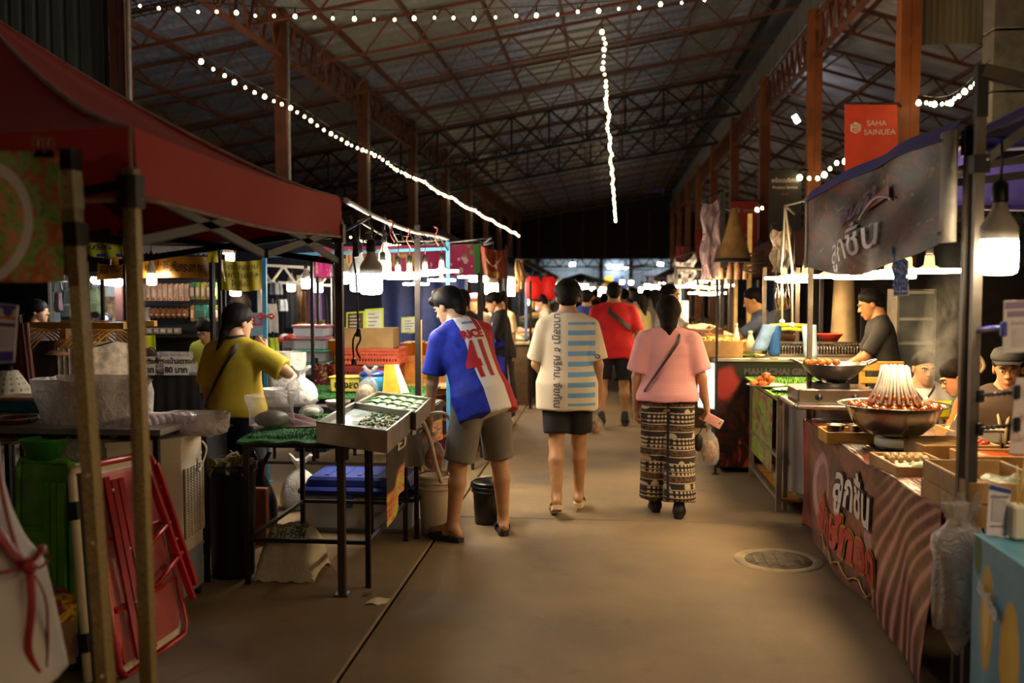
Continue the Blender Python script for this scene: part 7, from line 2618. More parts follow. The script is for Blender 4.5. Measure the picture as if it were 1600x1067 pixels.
MB().quad(f6(.3,.02) +Vector((0,.01,0)),f6(.7,.02) +Vector((0,.01,0)),f6(.7,.02) +Vector((0,.08,0)),f6(.3,.02) +Vector((0,.08,0)),0,.004).build('card_foot',m_lampw,t)
p = at(1597,838,3.56)
p.z = zt_s +.008
t = T('skewer_jar','cream square jar of bamboo skewers on the blue draped table','jar',p)
MB().box(p +Vector((0,0,.06)),(.09,.08,.12),bev=.008).build('jar_wall',m_lampw,t)
for i in range(14):
 q = p +Vector((rnd.uniform(-.03,.03),rnd.uniform(-.025,.025),.05))
 MB().tube([q,q +Vector((rnd.uniform(-.01,.03),rnd.uniform(-.01,.01),.20+rnd.uniform(0,.05)))],.003,5).build('bamboo_skewer',m_bam,t)
bk = T('plastic_bag','clear plastic bag of rubbish tied to the near blue canopy post','bag',(XT -.04,ny -.14,.5))
hk = Vector((onx(1500,800,XT -.06).x,ny -.16,at(1500,800,ny -.16).z))
bot = at(1490,1022,ny -.16)
L = hk.z -bot.z
ctr = Vector((at(1497,900,ny -.16).x,ny -.17,0))
m = MB()
prof = [(.004,-L),(.02,-L +.03),(.055,-L +.12),(.075,-.46),(.078,-.34),(.080,-.24),(.094,-.15),(.092,-.10),(.06,-.055),(.035,-.03),(.05,.0),(.06,.035)]
m.lathe((ctr.x,ctr.y,hk.z),prof,26,0,True,1.12,.8,lambda a_,i: 1+.16*math.sin(4*a_ +i*.8) +.10*math.sin(7*a_ -i*1.3),cap=False)
m.build('film',m_cloudy,bk)
for s in (-1,0,1):
 q = Vector((ctr.x +s*.035,ctr.y,hk.z -.02))
 MB().sheet(lambda u,v: q +Vector((s*.03*v +(u -.5)*.05*(1-.5*v),.01*math.sin(6*u),.10*v)),4,5,0,.001).build('bag_ear',m_film,bk)
MB().ball((ctr.x,ctr.y,hk.z -.28),(.05,.05,.10),10).build('contents',mat('whitish rubbish','#b9b0a6',.7,var=.2),bk)
MB().tube([(ctr.x,ctr.y,hk.z -.02),(nx.x -.02,nx.y -.02,hk.z +.02),(nx.x +.03,nx.y -.02,hk.z +.02)],.006,6).build('tie',m_film,bk)
g = G('food menu print',.4)
uv = g.coord('UV')
n = g.noise(uv,5,3,.6,.8)
g.color(g.ramp(n,[(.34,'#3f6a24'),(.45,'#8aa63c'),(.54,'#8f6a5c'),(.64,'#5a3a36'),(.74,'#c2a06a')]))
m_menu = done(g)
zf = .92
s0,s1_ = fl(1160,725),fl(1216,800)
X0,Y0,Y1_ = s1_.x,s1_.y,8.88
zf = at(1216,618,Y0).z
ts = T('glass_stand','steel and glass food stand with a turf top and fried chicken','food stand',(X0 +.25,(Y0 +Y1_)/2,0))
for (x,y) in ((X0,Y0),(X0,Y1_),(X0 +.5,Y1_)):
 MB().bar((x,y,0),(x,y,zf -.02),.04,up=(0,1,0)).build('leg',m_alu,ts)
for z in (zf -.03,.10,.42):
 for (p,q) in (((X0,Y0),(X0,Y1_)),((X0,Y1_),(X0 +.5,Y1_))):
  MB().bar((*p,z),(*q,z),.03).build('rail',m_alu,ts)
MB().box((X0 +.25,(Y0 +Y1_)/2,.09),(.5,Y1_ -Y0,.02)).build('base_shelf',m_wood,ts)
MB().sheet(lambda u,v: (X0 -.006,lerp(Y1_ -.04,Y0 +.30,u),lerp(.24,zf -.06,v)),6,6,0,.004).build('menu_panel',m_menu,ts)
MB().box((X0 +.25,(Y0 +Y1_)/2,zf -.012),(.58,Y1_ -Y0 +.08,.016)).build('top_board',m_alu,ts)
m_lturf = mat('bright turf','#6d9a2a',.9,var=.3,vs=60,bump=.8,bs=200)
MB().box((X0 +.25,(Y0 +Y1_)/2,zf +.003),(.62,Y1_ -Y0 +.12,.014)).build('turf_cover',m_lturf,ts)
turf_blades(X0 -.04,X0 +.54,Y0 -.04,Y1_ +.04,zf +.01,2600,.014,ts)
p = fl(1196,604,zf +.02)
t = T('plate','white plate of fried chicken on the turf topped stand','plate',p)
MB().lathe(p,[(1e-5,.002),(.10,.002),(.15,.016),(.152,.019),(.10,.008),(1e-5,.007)],26).build('dish',m_lampw,t)
m_fry = mat('fried crust','#b5601c',.6,var=.35,vs=40,bump=.9,bs=90)
ch = [(-.09,-.03),(-.05,.05),(-.02,-.05),(.0,.02),(.03,.06),(-.06,.01),(.05,-.01),(-.02,.0),(.01,-.02),(.02,.03)]
for i,(x,y) in enumerate(ch):
 ph = rnd.uniform(0,6)
 q = p +Vector((x -.01,y,.03+.032*(i > 5) +.025*(i > 7)))
 tag(MB().ball(q,(.036,.032,.026),12,0,lambda a_,k: 1+.14*math.sin(3*a_ +ph +k) +.08*math.sin(7*a_)).build('fried_chicken',m_fry),'crusty orange piece of fried chicken on the white plate','food','fried chicken on the white plate')
p = fl(1232,610,zf +.02)
t = T('plate','flat pale plate with white slices beside the fried chicken','plate',p)
MB().lathe(p,[(1e-5,.002),(.09,.002),(.125,.012),(.09,.006),(1e-5,.005)],24).build('dish',mat('pale plate','#b9c0c4',.35),t)
MB().box(p +Vector((0,-.02,.012)),(.12,.05,.012),bev=.005).build('white_slices',m_lampw,t)
xw0 = fl(1212,800).x +.14
cy = Y0 +.05
MBc = MB()
tcb = T('steel_cabinet','grey steel wok cabinet with a rounded front behind the glass stand','cabinet',(xw0 +.45,cy +.1,0))
zc = at(1230,622,cy -.3).z
arc = [(xw0 -.02+.46*(1-math.cos(t_)),cy -.02-.44*math.sin(t_)) for t_ in [i*math.pi/2/10 for i in range(11)]]
arc = [(X0 +.05,cy +.35),(X0 +.06,cy +.1)] +[(X0 +.06+.5*(1-math.cos(i*math.pi/20)),cy +.1-.40*math.sin(i*math.pi/20)) for i in range(1,11)] +[(X0 +.80,cy -.30),(X0 +.80,cy +.5),(X0 +.05,cy +.5)]
MBc.prism(arc,.16,zf -.06)
MBc.build('casing',mat('brushed grey steel','#9a9a9c',.35,.35,.06,3),tcb)
for k in (2,6,10):
 x,y = arc[k]
 MB().bar((x -.008,y -.012,.0),(x -.008,y -.012,zf -.03),.03,up=(0,1,0)).build('corner_strip',m_alu,tcb)
MB().prism([(x +(x -X0 -.5)*.03,y +(y -cy)*.04) for x,y in arc],zf -.06,zf -.024).build('worktop',m_steel,tcb)
bag('carrier_bag','clear white bag on the bottom shelf of the glass stand',(X0 +.22,Y0 +.03,.11),.2,.16,.2,m_carrier,None,19,False)
ws = at(1300,602,6.95)
t = T('gas_stove','low stainless gas stove under the wide wok','stove',ws)
zst = zf -.01
MB().box((ws.x,7.0,zst +.075),(.52,.40,.11),bev=.01).build('case',m_steel,t)
MB().box((ws.x,7.0,zst +.02),(.62,.50,.03),bev=.01).build('drip_tray',m_alu,t)
for s in (-1,1):
 MB().lathe((ws.x +s*.12,6.795,zst +.075),[(.024,0),(.02,.02),(1e-5,.022)],12,R=Matrix.Rotation(math.pi/2,3,'X')).build('knob',m_sock,t)
MB().lathe((ws.x,7.0,zst +.13),[(.13,0),(.13,.03),(.11,.03)],18,cap=False).build('pan_ring',m_black,t)
wk = Vector((at(1302,580,7.0).x,7.0,zst +.15))
t = T('wok','wide dark wok with two loop handles on the stainless stove','wok',wk)
rw = (at(1352,570,7.0).x -at(1250,570,7.0).x)/2
MB().lathe(wk,[(1e-5,0),(.35*rw,.012),(.68*rw,.06),(.92*rw,.115),(rw,.14),(1.02*rw,.145),(.98*rw,.138),(.68*rw,.075),(.3*rw,.03),(1e-5,.022)],34).build('wok_wall',mat('seasoned steel','#6f6a66',.3,.8,.2,4),t)
for s in (-1,1):
 MB().tube(catmull([wk +Vector((s*rw*.98,-.05,.14)),wk +Vector((s*(rw +.06),-.03,.165)),wk +Vector((s*(rw +.06),.03,.165)),wk +Vector((s*rw*.98,.05,.14))],5),.010,8).build('handle',m_steel,t)
for i in range(5):
 q = wk +Vector((-.18+i*.05,.03*(i % 2),.15))
 tag(MB().ball(q,(.03,.026,.024),10,0,lambda a_,k: 1+.12*math.sin(3*a_ +k +i)).build('fried_piece',m_fry),'fried piece resting on the far rim of the wok','food','fried pieces at the wok')
p = at(1262,612,6.75)
t = T('steel_pan','shallow steel pan beside the stove on the wok cabinet','pan',(p.x,6.7,zst))
MB().box((p.x +.12,6.72,zst +.02),(.42,.14,.03),bev=.008).build('pan_wall',m_steel,t)
Yg2 = 9.0
g0,g1 = at(1118,660,Yg2),at(1264,660,Yg2)
zg = at(1180,560,Yg2).z
g = G('flame print',.35)
uv = g.coord('UV')
U,W_,_ = g.xyz(uv)
n = g.noise(g.vec(U*4.5,W_*2-0.0,0.0),1.6,5,.65,1.6)
fl_ = g.ramp(n,[(.44,'#120c0c'),(.54,'#5a1a12'),(.62,'#b04a1c'),(.72,'#e0a04a')])
msk = g.sm(W_ +g.noise(uv,4,2)*.5,.95,.62)
bl = g.sm(((U -.07)*(U -.07)*60+(W_ -.80)*(W_ -.80)*14).sqrt() +g.noise(uv,8,2)*.5,1.0,.7)
g.color(g.mix(g.mix('#100d0e',fl_,msk),'#8f2a26',bl))
m_flame = done(g)
tg = T('grill_counter','black counter with printed flames and faint lettering at the grill stall','counter',((g0.x +g1.x)/2+.2,Yg2 +.4,0))
XG1 = g1.x +.45
MB().box(((g0.x +XG1)/2,Yg2 +.42,(zg +.05)/2),(XG1 -g0.x,.80,zg -.05)).build('body',m_black,tg)
MB().sheet(lambda u,v: (lerp(g0.x,XG1,u),Yg2 -.004,lerp(.06,zg -.03,v)),4,4,0,.006).build('printed_front',m_flame,tg)
MB().box(((g0.x +XG1)/2,Yg2 +.40,zg -.012),(XG1 -g0.x +.06,.90,.035),bev=.006).build('worktop',m_alu,tg)
letters('MAHACHAI GRILL',.078,mat('dim silver print','#3d3939',.5,var=0),(at(1217,582,Yg2).x,Yg2 -.012,at(1217,581,Yg2).z),(1,0,0),(0,0,1),tg,.004)
m_sign = mat('lit sign face',None,emit=(.92,.97,1.0,1),es=3.2)
q0,q1,q2,q3 = at(1091,637,9.5),at(1117,640,9.02),at(1117,566,9.02),at(1091,566,9.5)
t = T('lightbox_sign','white lit sign box glowing on the aisle end of the grill counter','sign',q0)
ctr_ = (q0 +q1 +q2 +q3)/4
MB().quad(q0,q1,q2,q3,0,.05).build('case',m_lampw,t)
n_ = Vector((-.97,-.25,0)).normalized()*.008
f7 = lambda u,v: q0.lerp(q1,u).lerp(q3.lerp(q2,u),v) +n_
MB().quad(f7(.04,.03),f7(.96,.03),f7(.96,.97),f7(.04,.97)).build('lit_face',m_sign,t)
MB().tube([f7(.5,.06) +n_,f7(.22,.25) +n_,f7(.2,.6) +n_,f7(.34,.93) +n_,f7(.52,.96) +n_],.012,6).build('dark_bow',m_sock,t)
def glow_box(label,px,py,Y,w,d,h,fc):
 p = at(px,py,Y)
 t,f = wood_box(label,(p.x,Y +d/2,zg +.008),w,d,h,0,.016,cat='box',name='wooden_box')
 m = MB()
 for i in range(40):
  m.ball(f(rnd.uniform(-.42,.42)*w,rnd.uniform(-.42,.42)*d,h -.02+rnd.uniform(0,.03)),(rnd.uniform(.02,.04),)*2+(.02,),7)
 o = m.build('food_heap',mat('golden food',fc,.5,var=.3,vs=30),t)
 o['kind'] = 'stuff'
glow_box('pale wooden box of golden snacks at the corner of the grill counter',1126,560,9.02,.40,.5,.15,'#dcb45a')
glow_box('second wooden box of snacks further down the grill counter',1175,560,9.4,.3,.34,.10,'#e0c478')
for (px,Y,w,h,c,lb) in ((1172,9.1,.09,.22,'#d8c8a0','cream bottle beside the snack boxes on the grill counter'),(1150,9.3,.06,.28,'#e8dcc0','tall pale carton standing behind the snack boxes'),(1165,9.15,.07,.12,'#f0e6d0','white jar in front of the cream bottle')):
 p = at(px,556,Y)
 t = T('bottle',lb,'bottle',(p.x,Y,zg +.006))
 MB().lathe((p.x,Y,zg +.006),[(1e-5,0),(w*.5,0),(w*.52,h*.6),(w*.3,h*.8),(w*.2,h*.95),(w*.2,h)],14).build('bottle_wall',mat('bottle ' +c,c,.35),t)
 MB().lathe((p.x,Y,zg +.006+h),[(w*.22,-.01),(w*.22,.02),(1e-5,.022)],10).build('cap',m_lampw,t)
p = at(1180,558,9.0)
tag(leaf('banana_leaf','green leaf laid on the front edge of the grill counter',lambda x,y,z: Vector((p.x +.0+x,9.12+y,zg +.02+z)),.26,.14,mt=m_leafl),None,None)
for (px,py0,py1,w,c,lb,ln) in ((1186,509,548,.14,'#7f9fd0','pale blue plastic bag hung slanting at the left of the yellow tubes',-.10),(1210,512,556,.10,'#2f5fa8','deep blue plastic bag hung under the yellow tubes',0),(1267,510,560,.12,'#a9bede','pale bluish bag hung at the right end of the yellow tubes',.02)):
 b_ = at(px,py1,8.95)
 h_ = at(px,py0,8.95).z -b_.z
 tb2 = bag('plastic_bag',lb,b_,w,w*.6,h_*1.05,mat('blue film ' +c,c,.3,var=.2,bump=.6,bs=30,alpha=.9),None,px,False,lean=(-ln,0),n=14)
p = at(1228,560,9.25)
t = T('charcoal_grill','long grill box with a wire grate on the black counter','grill',(p.x,9.3,zg))
gx0,gx1 = at(1195,560,9.25).x,at(1365,560,9.25).x
MB().box(((gx0 +gx1)/2,9.4,zg +.05),(gx1 -gx0,.34,.09)).build('fire_box',m_black,t)
for i in range(36):
 x = lerp(gx0 +.02,gx1 -.02,i/35)
 MB().tube([(x,9.22,zg +.02),(x,9.215,zg +.12),(x,9.56,zg +.12)],.005,5).build('grate_bar',m_steel,t)
MB().bar((gx0,9.21,zg +.135),(gx1,9.21,zg +.135),.02).build('top_rail',m_steel,t)
MB().bar((gx0,9.21,zg +.02),(gx1,9.21,zg +.02),.02).build('bottom_rail',m_steel,t)
tcx = T('grill_shelf','dark shelf table behind the wok holding the long grill','table',((XG1 +gx1)/2,9.4,0))
MB().box(((XG1 +gx1)/2+.06,9.4,zg -.02),(gx1 -XG1 +.1,.5,.03)).build('top_board',m_black,tcx)
for x in (XG1 +.06,gx1 +.05):
 for y in (9.2,9.6):
  MB().bar((x,y,0),(x,y,zg -.035),.035,up=(0,1,0)).build('leg',m_black,tcx)
p = at(1292,548,9.6)
t = T('red_bowl','red bowl on the grill beside the wrapped post','bowl',(p.x,9.5,zg +.13))
MB().lathe((p.x,9.5,zg +.13),[(1e-5,0),(.07,0),(.12,.07),(.125,.075),(.11,.07),(.06,.01),(1e-5,.01)],20).build('bowl_wall',mat('red plastic bowl','#c03a2a',.4),t)
p = at(1318,500,10.0)
t = T('wrapped_post','tall beige canvas wrapped post flaring at its foot behind the grill','post',(p.x,10.0,0))
zt0 = at(1318,425,10).z
w0 = (at(1335,450,10).x -at(1302,450,10).x)/2
prof = [(w0*2.0,0.0),(w0*1.9,.8),(w0*1.75,1.0),(w0*1.30,1.10),(w0*1.12,1.35),(w0*.95,zt0 -.1),(w0*.9,2.3)]
MB().lathe((p.x,10.0,0),prof,22,wob=lambda a_,i: 1+.05*math.sin(5*a_ +i) +.03*math.sin(11*a_)).build('canvas',mat('beige canvas','#a58f6a',.85,var=.12,vs=5,bump=.4,bs=20),t)
MB().tube([(p.x,10.0,2.2),(p.x,10.0,2.6)],.05,8).build('pole',m_frame,t)
for (px,Y,py,lb) in ((1284,9.9,430,'thin dark post left of the beige wrapped post'),(1349,9.7,450,'thin black post right of the beige wrapped post'),(1195,9.6,418,'grey brown post at the left of the grill stall lamps'),(1247,9.7,418,'mauve grey post behind the grill stall lamps')):
 post(lb,px,py,Y,m_leg2 if px in (1195,1247) else m_black,.035)
post('black post rising from the corner box of the grill counter',1121,440,8.95,m_black,.022)
for i,(px,py0,py1) in enumerate(((1213,440,486),(1220,440,478),(1229,440,482))):
 a_,b_ = at(px,py0,9.3),at(px +3,py1,9.3)
 t = T('hanging_tongs','steel tongs hanging over the grill, %s of three' % ow[i],'tongs',b_)
 for s in (-1,1):
  MB().tube([a_,a_.lerp(b_,.6) +Vector((s*.02,0,0)),b_ +Vector((s*.008,0,0))],.007,6).build('blade',m_steel,t)
 MB().tube([a_,a_ +Vector((0,0,.3))],.003,4).build('hook_cord',m_cord,t)
for (x0,x1,Y,z,lb,c) in ((2.7,6.5,11.4,1.95,'brown tarp wall behind the sausage stall','#2b211c'),(2.2,3.3,13.0,2.0,'dark tarp wall behind the grill cooks','#1d1716'),(3.2,7.4,7.4,2.0,'plum dark tarp wall behind the capped helper','#1b141a')):
 t = T('tarp_wall',lb,'tarp',((x0 +x1)/2,Y,0))
 MB().sheet(lambda u,v: (lerp(x0,x1,u),Y +.05*math.sin(23*u),lerp(0.02,z,v)),30,4,0,.01).build('tarp',mat('tarp ' +c,c,.8),t)
 for x in (x0,x1):
  MB().bar((x,Y +.04,0),(x,Y +.04,z +.05),.04).build('pole',m_frame,t)
p = at(1431,520,9.1)
t = T('glass_cabinet','tall glass fronted cabinet with shelves behind the sausage stall','cabinet',(p.x,9.1,0))
wc = .32
for z in (.05,.6,.95,1.2,1.42,1.66):
 MB().box((p.x,9.25,z),(wc,.3,.025)).build('shelf',m_lampw,t)
for s in (-1,1):
 MB().box((p.x +s*wc/2,9.25,.86),(.02,.32,1.66)).build('side_wall',mat('cabinet frame','#8d8478',.4,.4),t)
MB().box((p.x,9.41,.86),(wc,.02,1.66)).build('back_wall',mat('cabinet back','#6d665c',.5),t)
MB().quad((p.x -wc/2,9.085,.06),(p.x +wc/2,9.085,.06),(p.x +wc/2,9.085,1.68),(p.x -wc/2,9.085,1.68),0,.006).build('glass_door',mat('cabinet glass','#aab4b4',.06,alpha=.16),t)
p = at(1378,620,7.75)
t = T('wooden_chair','honey coloured wooden chair with a slatted back behind the wok','chair',(p.x,7.8,0))
zb = at(1378,566,7.75).z
cw_ = (at(1412,600,7.75).x -at(1345,600,7.75).x)
for z in (zb -.03,zb -.14):
 MB().box((p.x,7.75,z),(cw_,.03,.075 if z > zb -.1 else .05),bev=.006).build('back_slat',m_wood,t)
for s in (-1,1):
 MB().bar((p.x +s*cw_*.46,7.77,0),(p.x +s*cw_*.46,7.77,zb -.03),.04,up=(0,1,0)).build('rear_leg',m_wood,t)
 MB().bar((p.x +s*cw_*.46,8.13,0),(p.x +s*cw_*.46,8.13,.44),.04,up=(0,1,0)).build('front_leg',m_wood,t)
MB().box((p.x,7.96,.455),(cw_ +.02,.42,.035),bev=.008).build('seat',m_wood,t)
p = at(1366,612,6.9)
t = T('green_pack','bag of green herbs standing right of the stove','herbs',(p.x,6.9,zst))
for i in range(16):
 a_ = rnd.uniform(0,6.28)
 q = Vector((p.x +.05*math.cos(a_),6.9+.05*math.sin(a_),zst +.06+rnd.uniform(-.02,.05)))
 MB().sheet(lambda u,v: q +Vector(((u -.5)*.05,(v -.5)*.03,.03*math.sin(3*u))),3,2,0,.002).build('leaf',m_leaf,t)
MB().ball((p.x,6.9,zst +.05),(.06,.05,.05),10).build('bundle',m_leafl,t)
def poster(label,px0,px1,py0,py1,Y,c,texts=(),logo=None,nm='hanging_poster'):
 a_,b_,c2,d2 = at(px0,py1,Y),at(px1,py1,Y),at(px1,py0,Y),at(px0,py0,Y)
 t = T(nm,label,'poster',a_.lerp(b_,.5))
 f = lambda u,v: a_.lerp(b_,u).lerp(d2.lerp(c2,u),v) +Vector((0,-.012,0))
 MB().quad(a_,b_,c2,d2,0,.012).build('sheet',mat('poster ' +c,c,.55,var=.05),t)
 for v in (0,1):
  MB().tube([f(-.02,v),f(1.02,v)],.014,6).build('dowel',m_frame,t)
 cl = min(COL_R,key=lambda c_: abs(c_[1] -Y))
 MB().bar(f(1,1),(cl[0] -.1,cl[1] -.1,f(1,1).z),.025).build('wall_bracket',m_frame,t)
 W_ = (b_ -a_).length
 for (s,u,v,sz,mm) in texts:
  letters(s,sz*W_,mm,f(u,v),(1,0,0),(0,0,1),t,.0)
 if logo:
  u0,v0,r = logo
  cc = f(u0,v0)
  m = MB()
  R_ = r*W_
  hexp = [(R_*math.cos(math.pi/6+k*math.pi/3),R_*math.sin(math.pi/6+k*math.pi/3)) for k in range(6)]
  m.prism(hexp,0,.004,0,lambda p_: cc +Vector((p_.x,-p_.z,p_.y)))
  m.build('hexagon_emblem',mat('poster white','#cdb8ae',.5,var=0),t)
  for k in range(3):
   y_ = R_*(.45-.42*k)
   MB().tube([cc +Vector((-R_*.55,-.008,y_ -.2*R_*(1 if k == 1 else -.3))),cc +Vector((0,-.008,y_ -.25*R_)),cc +Vector((R_*.55,-.008,y_))],R_*.07,5).build('emblem_line',mat('poster ' +c,c,.55,var=.05),t)
 return t
m_pw = mat('poster white','#cdb8ae',.5,var=0)
poster('orange red poster with a hexagon emblem and white lettering beside the wide orange pillar',1320,1402,162,316,11.4,'#c0391c',
 (('SAHA',.60,.80,.15,m_pw),('SAINUEA',.66,.71,.15,m_pw),('เรื่องรถ',.52,.28,.16,m_pw),('เรื่องยาง',.52,.14,.16,m_pw),('วางใจเรา',.52,.01,.16,m_pw)),(.20,.755,.115))
bpy.data.objects['hanging_poster']['label'] = 'orange red poster with a hexagon emblem and white lettering beside the wide orange pillar'
poster('black poster with white lettering behind the thin orange pillar',1201,1252,265,372,16.6,'#1d1715',
 (('พร้อมบริการ',.5,.84,.17,m_pw),('Product Service',.5,.74,.12,m_pw),('ทุกวัน',.5,.64,.10,mat('dull red print','#8f3a2c',.5))),None)
poster('smaller orange red poster with a round emblem low on the far pillars',1141,1184,313,394,21.0,'#b5301c',
 (('SAHA',.66,.80,.16,m_pw),('เรื่องรถ',.5,.32,.15,m_pw),('วางใจเรา',.5,.2,.15,m_pw)),(.25,.80,.11))
poster('thin red poster on the furthest right pillars',1086,1098,360,412,30,'#a82c1c')
poster('short red poster below the thin one on the furthest right pillars',1056,1069,384,408,36,'#9a2a1c')
post('pale stick left of the pair before the smaller red poster',1151,346,15.0,m_bam,.05)
post('pale stick right of the pair before the smaller red poster',1172,334,15.0,m_bam,.06)
def film_banner(label,pts_,Y,mt,fold=5):
 (x0,y0),(x1,y1),(x2,y2),(x3,y3) = pts_      # bottom left, bottom right, top right, top left
 a_,b_,c2,d2 = at(x0,y0,Y),at(x1,y1,Y),at(x2,y2,Y),at(x3,y3,Y)
 t = T('film_banner',label,'banner',a_.lerp(b_,.5))
 MB().sheet(lambda u,v: a_.lerp(b_,u).lerp(d2.lerp(c2,u),v) +Vector((.02*math.sin(13*v +4*u),.05*math.sin(fold*2*u +4*v),-.06*math.sin(math.pi*u)*v)),14,14,0,.003).build('sheet',mt,t)
 MB().tube([d2,d2 +Vector((0,0,.05)),c2 +Vector((0,0,.03)),c2],.010,5).build('cord',m_cord,t)
 return t
def wrapm(nm,c1,c2,c3):
 g = G(nm,.2)
 uv = g.coord('UV')
 n = g.noise(uv,4,4,.6,1.0)
 g.color(g.ramp(n,[(.3,c1),(.5,c2),(.68,c3)]))
 g.bump(n,1.0,.05)
 return done(g)
m_w1 = wrapm('violet grey wrap','#4a3f4a','#7d6a78','#a79a9a')
m_w2 = wrapm('silver wrap','#5c6066','#9a9ca6','#cfd0d6')
m_w3 = wrapm('green food wrap','#4a5a24','#8a7a74','#c2b0aa')
film_banner('tall violet grey wrapped banner left of the black mast',((1095,436),(1124,436),(1130,300),(1097,318)),11.95,m_w1)
film_banner('short silver wrapped banner with a sagging top over the far snack lamps',((1054,446),(1085,440),(1088,396),(1052,408)),13.2,m_w2)
film_banner('wrapped banner with green food print above the grill lamps',((1206,425),(1232,428),(1236,345),(1205,358)),10.2,m_w3)
post('black mast carrying the tapering bamboo hood',1130,300,11.9,m_black,.05)
p = at(1146,405,11.9)
t = T('bell_hood','tapering brown hood like a bell hung on the black mast','hood',p)
zt9 = at(1146,325,11.9).z
hh = zt9 -p.z
MB().lathe(p,[(.22,0),(.205,.03),(.15,hh*.3),(.10,hh*.6),(.055,hh*.85),(.03,hh)],20,cap=False).build('hood_wall',mat('tan hood','#8a6c3c',.6,var=.15,vs=8),t)
MB().lathe(p,[(.23,-.035),(.23,.005),(.21,.01)],20,cap=False).build('dark_rim',m_black,t)
MB().tube([p +Vector((-.01,0,hh*.95)),Vector((at(1130,320,11.9).x,11.9,zt9))],.012,5).build('bracket',m_black,t)
MB().bar(p +Vector((-.22,0,-.02)),p +Vector((.22,0,-.02)),.025).build('hook_bar',m_black,t)
for i in range(4):
 q = p +Vector((-.14+i*.095,0,-.14))
 tag(MB().tube([q +Vector((0,0,-.10)),q +Vector((0,0,.02)),q +Vector((0,0,.12))],[.035,.03,.012],8).build('hanging_jar',mat('tan jar','#a07a5c',.5,var=.2)),'pale jar hanging under the bell hood, %s from the mast' % ow[i],'jar')
t = T('branch_garland','tangle of dry branches hung right of the bell hood','branches',at(1180,410,11.8))
for i in range(16):
 y_ = rnd.uniform(398,424)
 MB().tube(catmull([at(1160+rnd.uniform(0,10),y_,11.8),at(1178,y_ +rnd.uniform(-6,6),11.75),at(1200+rnd.uniform(-8,6),y_ +rnd.uniform(-8,8),11.8)],4),.012,5).build('branch',mat('dry branch','#4a3a2c',.8),t)
t = T('lamp_rail','dark pipe carrying the cluster over the far snack boxes','rail',at(1100,420,12.8))
MB().tube([at(1052,418,12.6),at(1095,420,12.6),at(1145,420,12.9)],.02,6).build('pipe',m_dkarm,t)
MB().tube([at(1052,418,14.2),at(1145,420,14.4)],.02,6).build('pipe',m_dkarm,t)
for px,Y in ((1056,12.6),(1142,12.9)):
 MB().bar((at(px,420,Y).x,Y,0),at(px,416,Y),.04,up=(0,1,0)).build('pipe_leg',m_dkarm,t)
 MB().bar(at(px,418,Y),at(px,418,Y +1.6),.03).build('pipe_cross',m_dkarm,t)
Yc = 12.2
a_,b_ = at(1062,520,Yc),at(1120,520,Yc)
zc2 = at(1090,528,Yc).z
t = T('snack_counter','long wooden snack counter under the far lamp cluster','counter',((a_.x +b_.x)/2,Yc +1.2,0))
MB().box(((a_.x +b_.x)/2+.1,Yc +1.0,zc2/2),(b_.x -a_.x +.2,2.6,zc2),bev=.01).build('body',mat('dark counter wood','#4a3422',.6),t)
MB().box(((a_.x +b_.x)/2+.1,Yc +1.0,zc2 +.02),(b_.x -a_.x +.26,2.66,.04)).build('worktop',m_bwood,t)
for i in range(8):
 q = Vector((a_.x +.10+.26*(i % 2),Yc -.1+.32*(i // 2),zc2 +.04))
 t2_,f = wood_box('golden snack box on the far counter, %s from the aisle end' % ow[i],q +Vector((0,.1,0)),.24,.28,.09,0,.012,cat='box',name='snack_box')
 MB().ball(f(0,0,.07),(.10,.12,.035),10,0,lambda a9,k: 1+.1*math.sin(5*a9)).build('snacks',mat('golden food','#dcb45a',.5,var=.3,vs=30),t2_)
for i,px in enumerate((1060,1069)):
 p = at(px,490,12.0)
 t = T('white_tube','tall white tube standing at the aisle end of the snack counter, %s' % ('thin one' if i == 0 else 'thick one'),'tube',(p.x,12.0,0))
 MB().tube([(p.x,12.0,0),(p.x,12.0,at(px,450 if i == 0 else 470,12.0).z)],.03+.02*i,10).build('tube',m_lampw,t)
# ================================================================ MIDDLE AND FAR STALLS
def counter(label,x0,x1,y0,y1,z,cb,ct,nm='food_counter'):
 t = T(nm,label,'counter',((x0 +x1)/2,(y0 +y1)/2,0))
 MB().box(((x0 +x1)/2,(y0 +y1)/2,z/2-.02),(x1 -x0,y1 -y0,z -.04)).build('body',mat('counter ' +cb,cb,.6),t)
 MB().box(((x0 +x1)/2,(y0 +y1)/2,z -.02),(x1 -x0 +.06,y1 -y0 +.06,.04),bev=.006).build('worktop',mat('top ' +ct,ct,.5),t)
 return t
counter('counter with a tan front beside the aproned cook',-2.35,-1.62,11.3,13.0,.92,'#8a6a3a','#c9a86a')
counter('counter in front of the masked vendor past the lanterns',-1.9,-1.15,14.0,16.2,.92,'#6a5238','#b8a06a')
for i in range(10):
 y_ = 11.5+.3*(i % 5)
 x_ = -1.78-.24*(i // 5)
 c = ('#d8b04a','#c2582c','#e0d0a0','#8f9a3c','#d89a3a')[i % 5]
 t = T('food_pan','lit pan of food, %s along the counter by the aproned cook' % ow[i],'pan',(x_,y_,.925),0,'pans by the aproned cook')
 MB().box((x_,y_,.955),(.20,.26,.06),bev=.01,taper=1.05).build('pan_wall',m_steel,t)
 MB().ball((x_,y_,.985),(.085,.11,.03),10,0,lambda a_,k: 1+.08*math.sin(5*a_)).build('food',mat('pan food ' +c,c,.6,var=.3,vs=30),t)
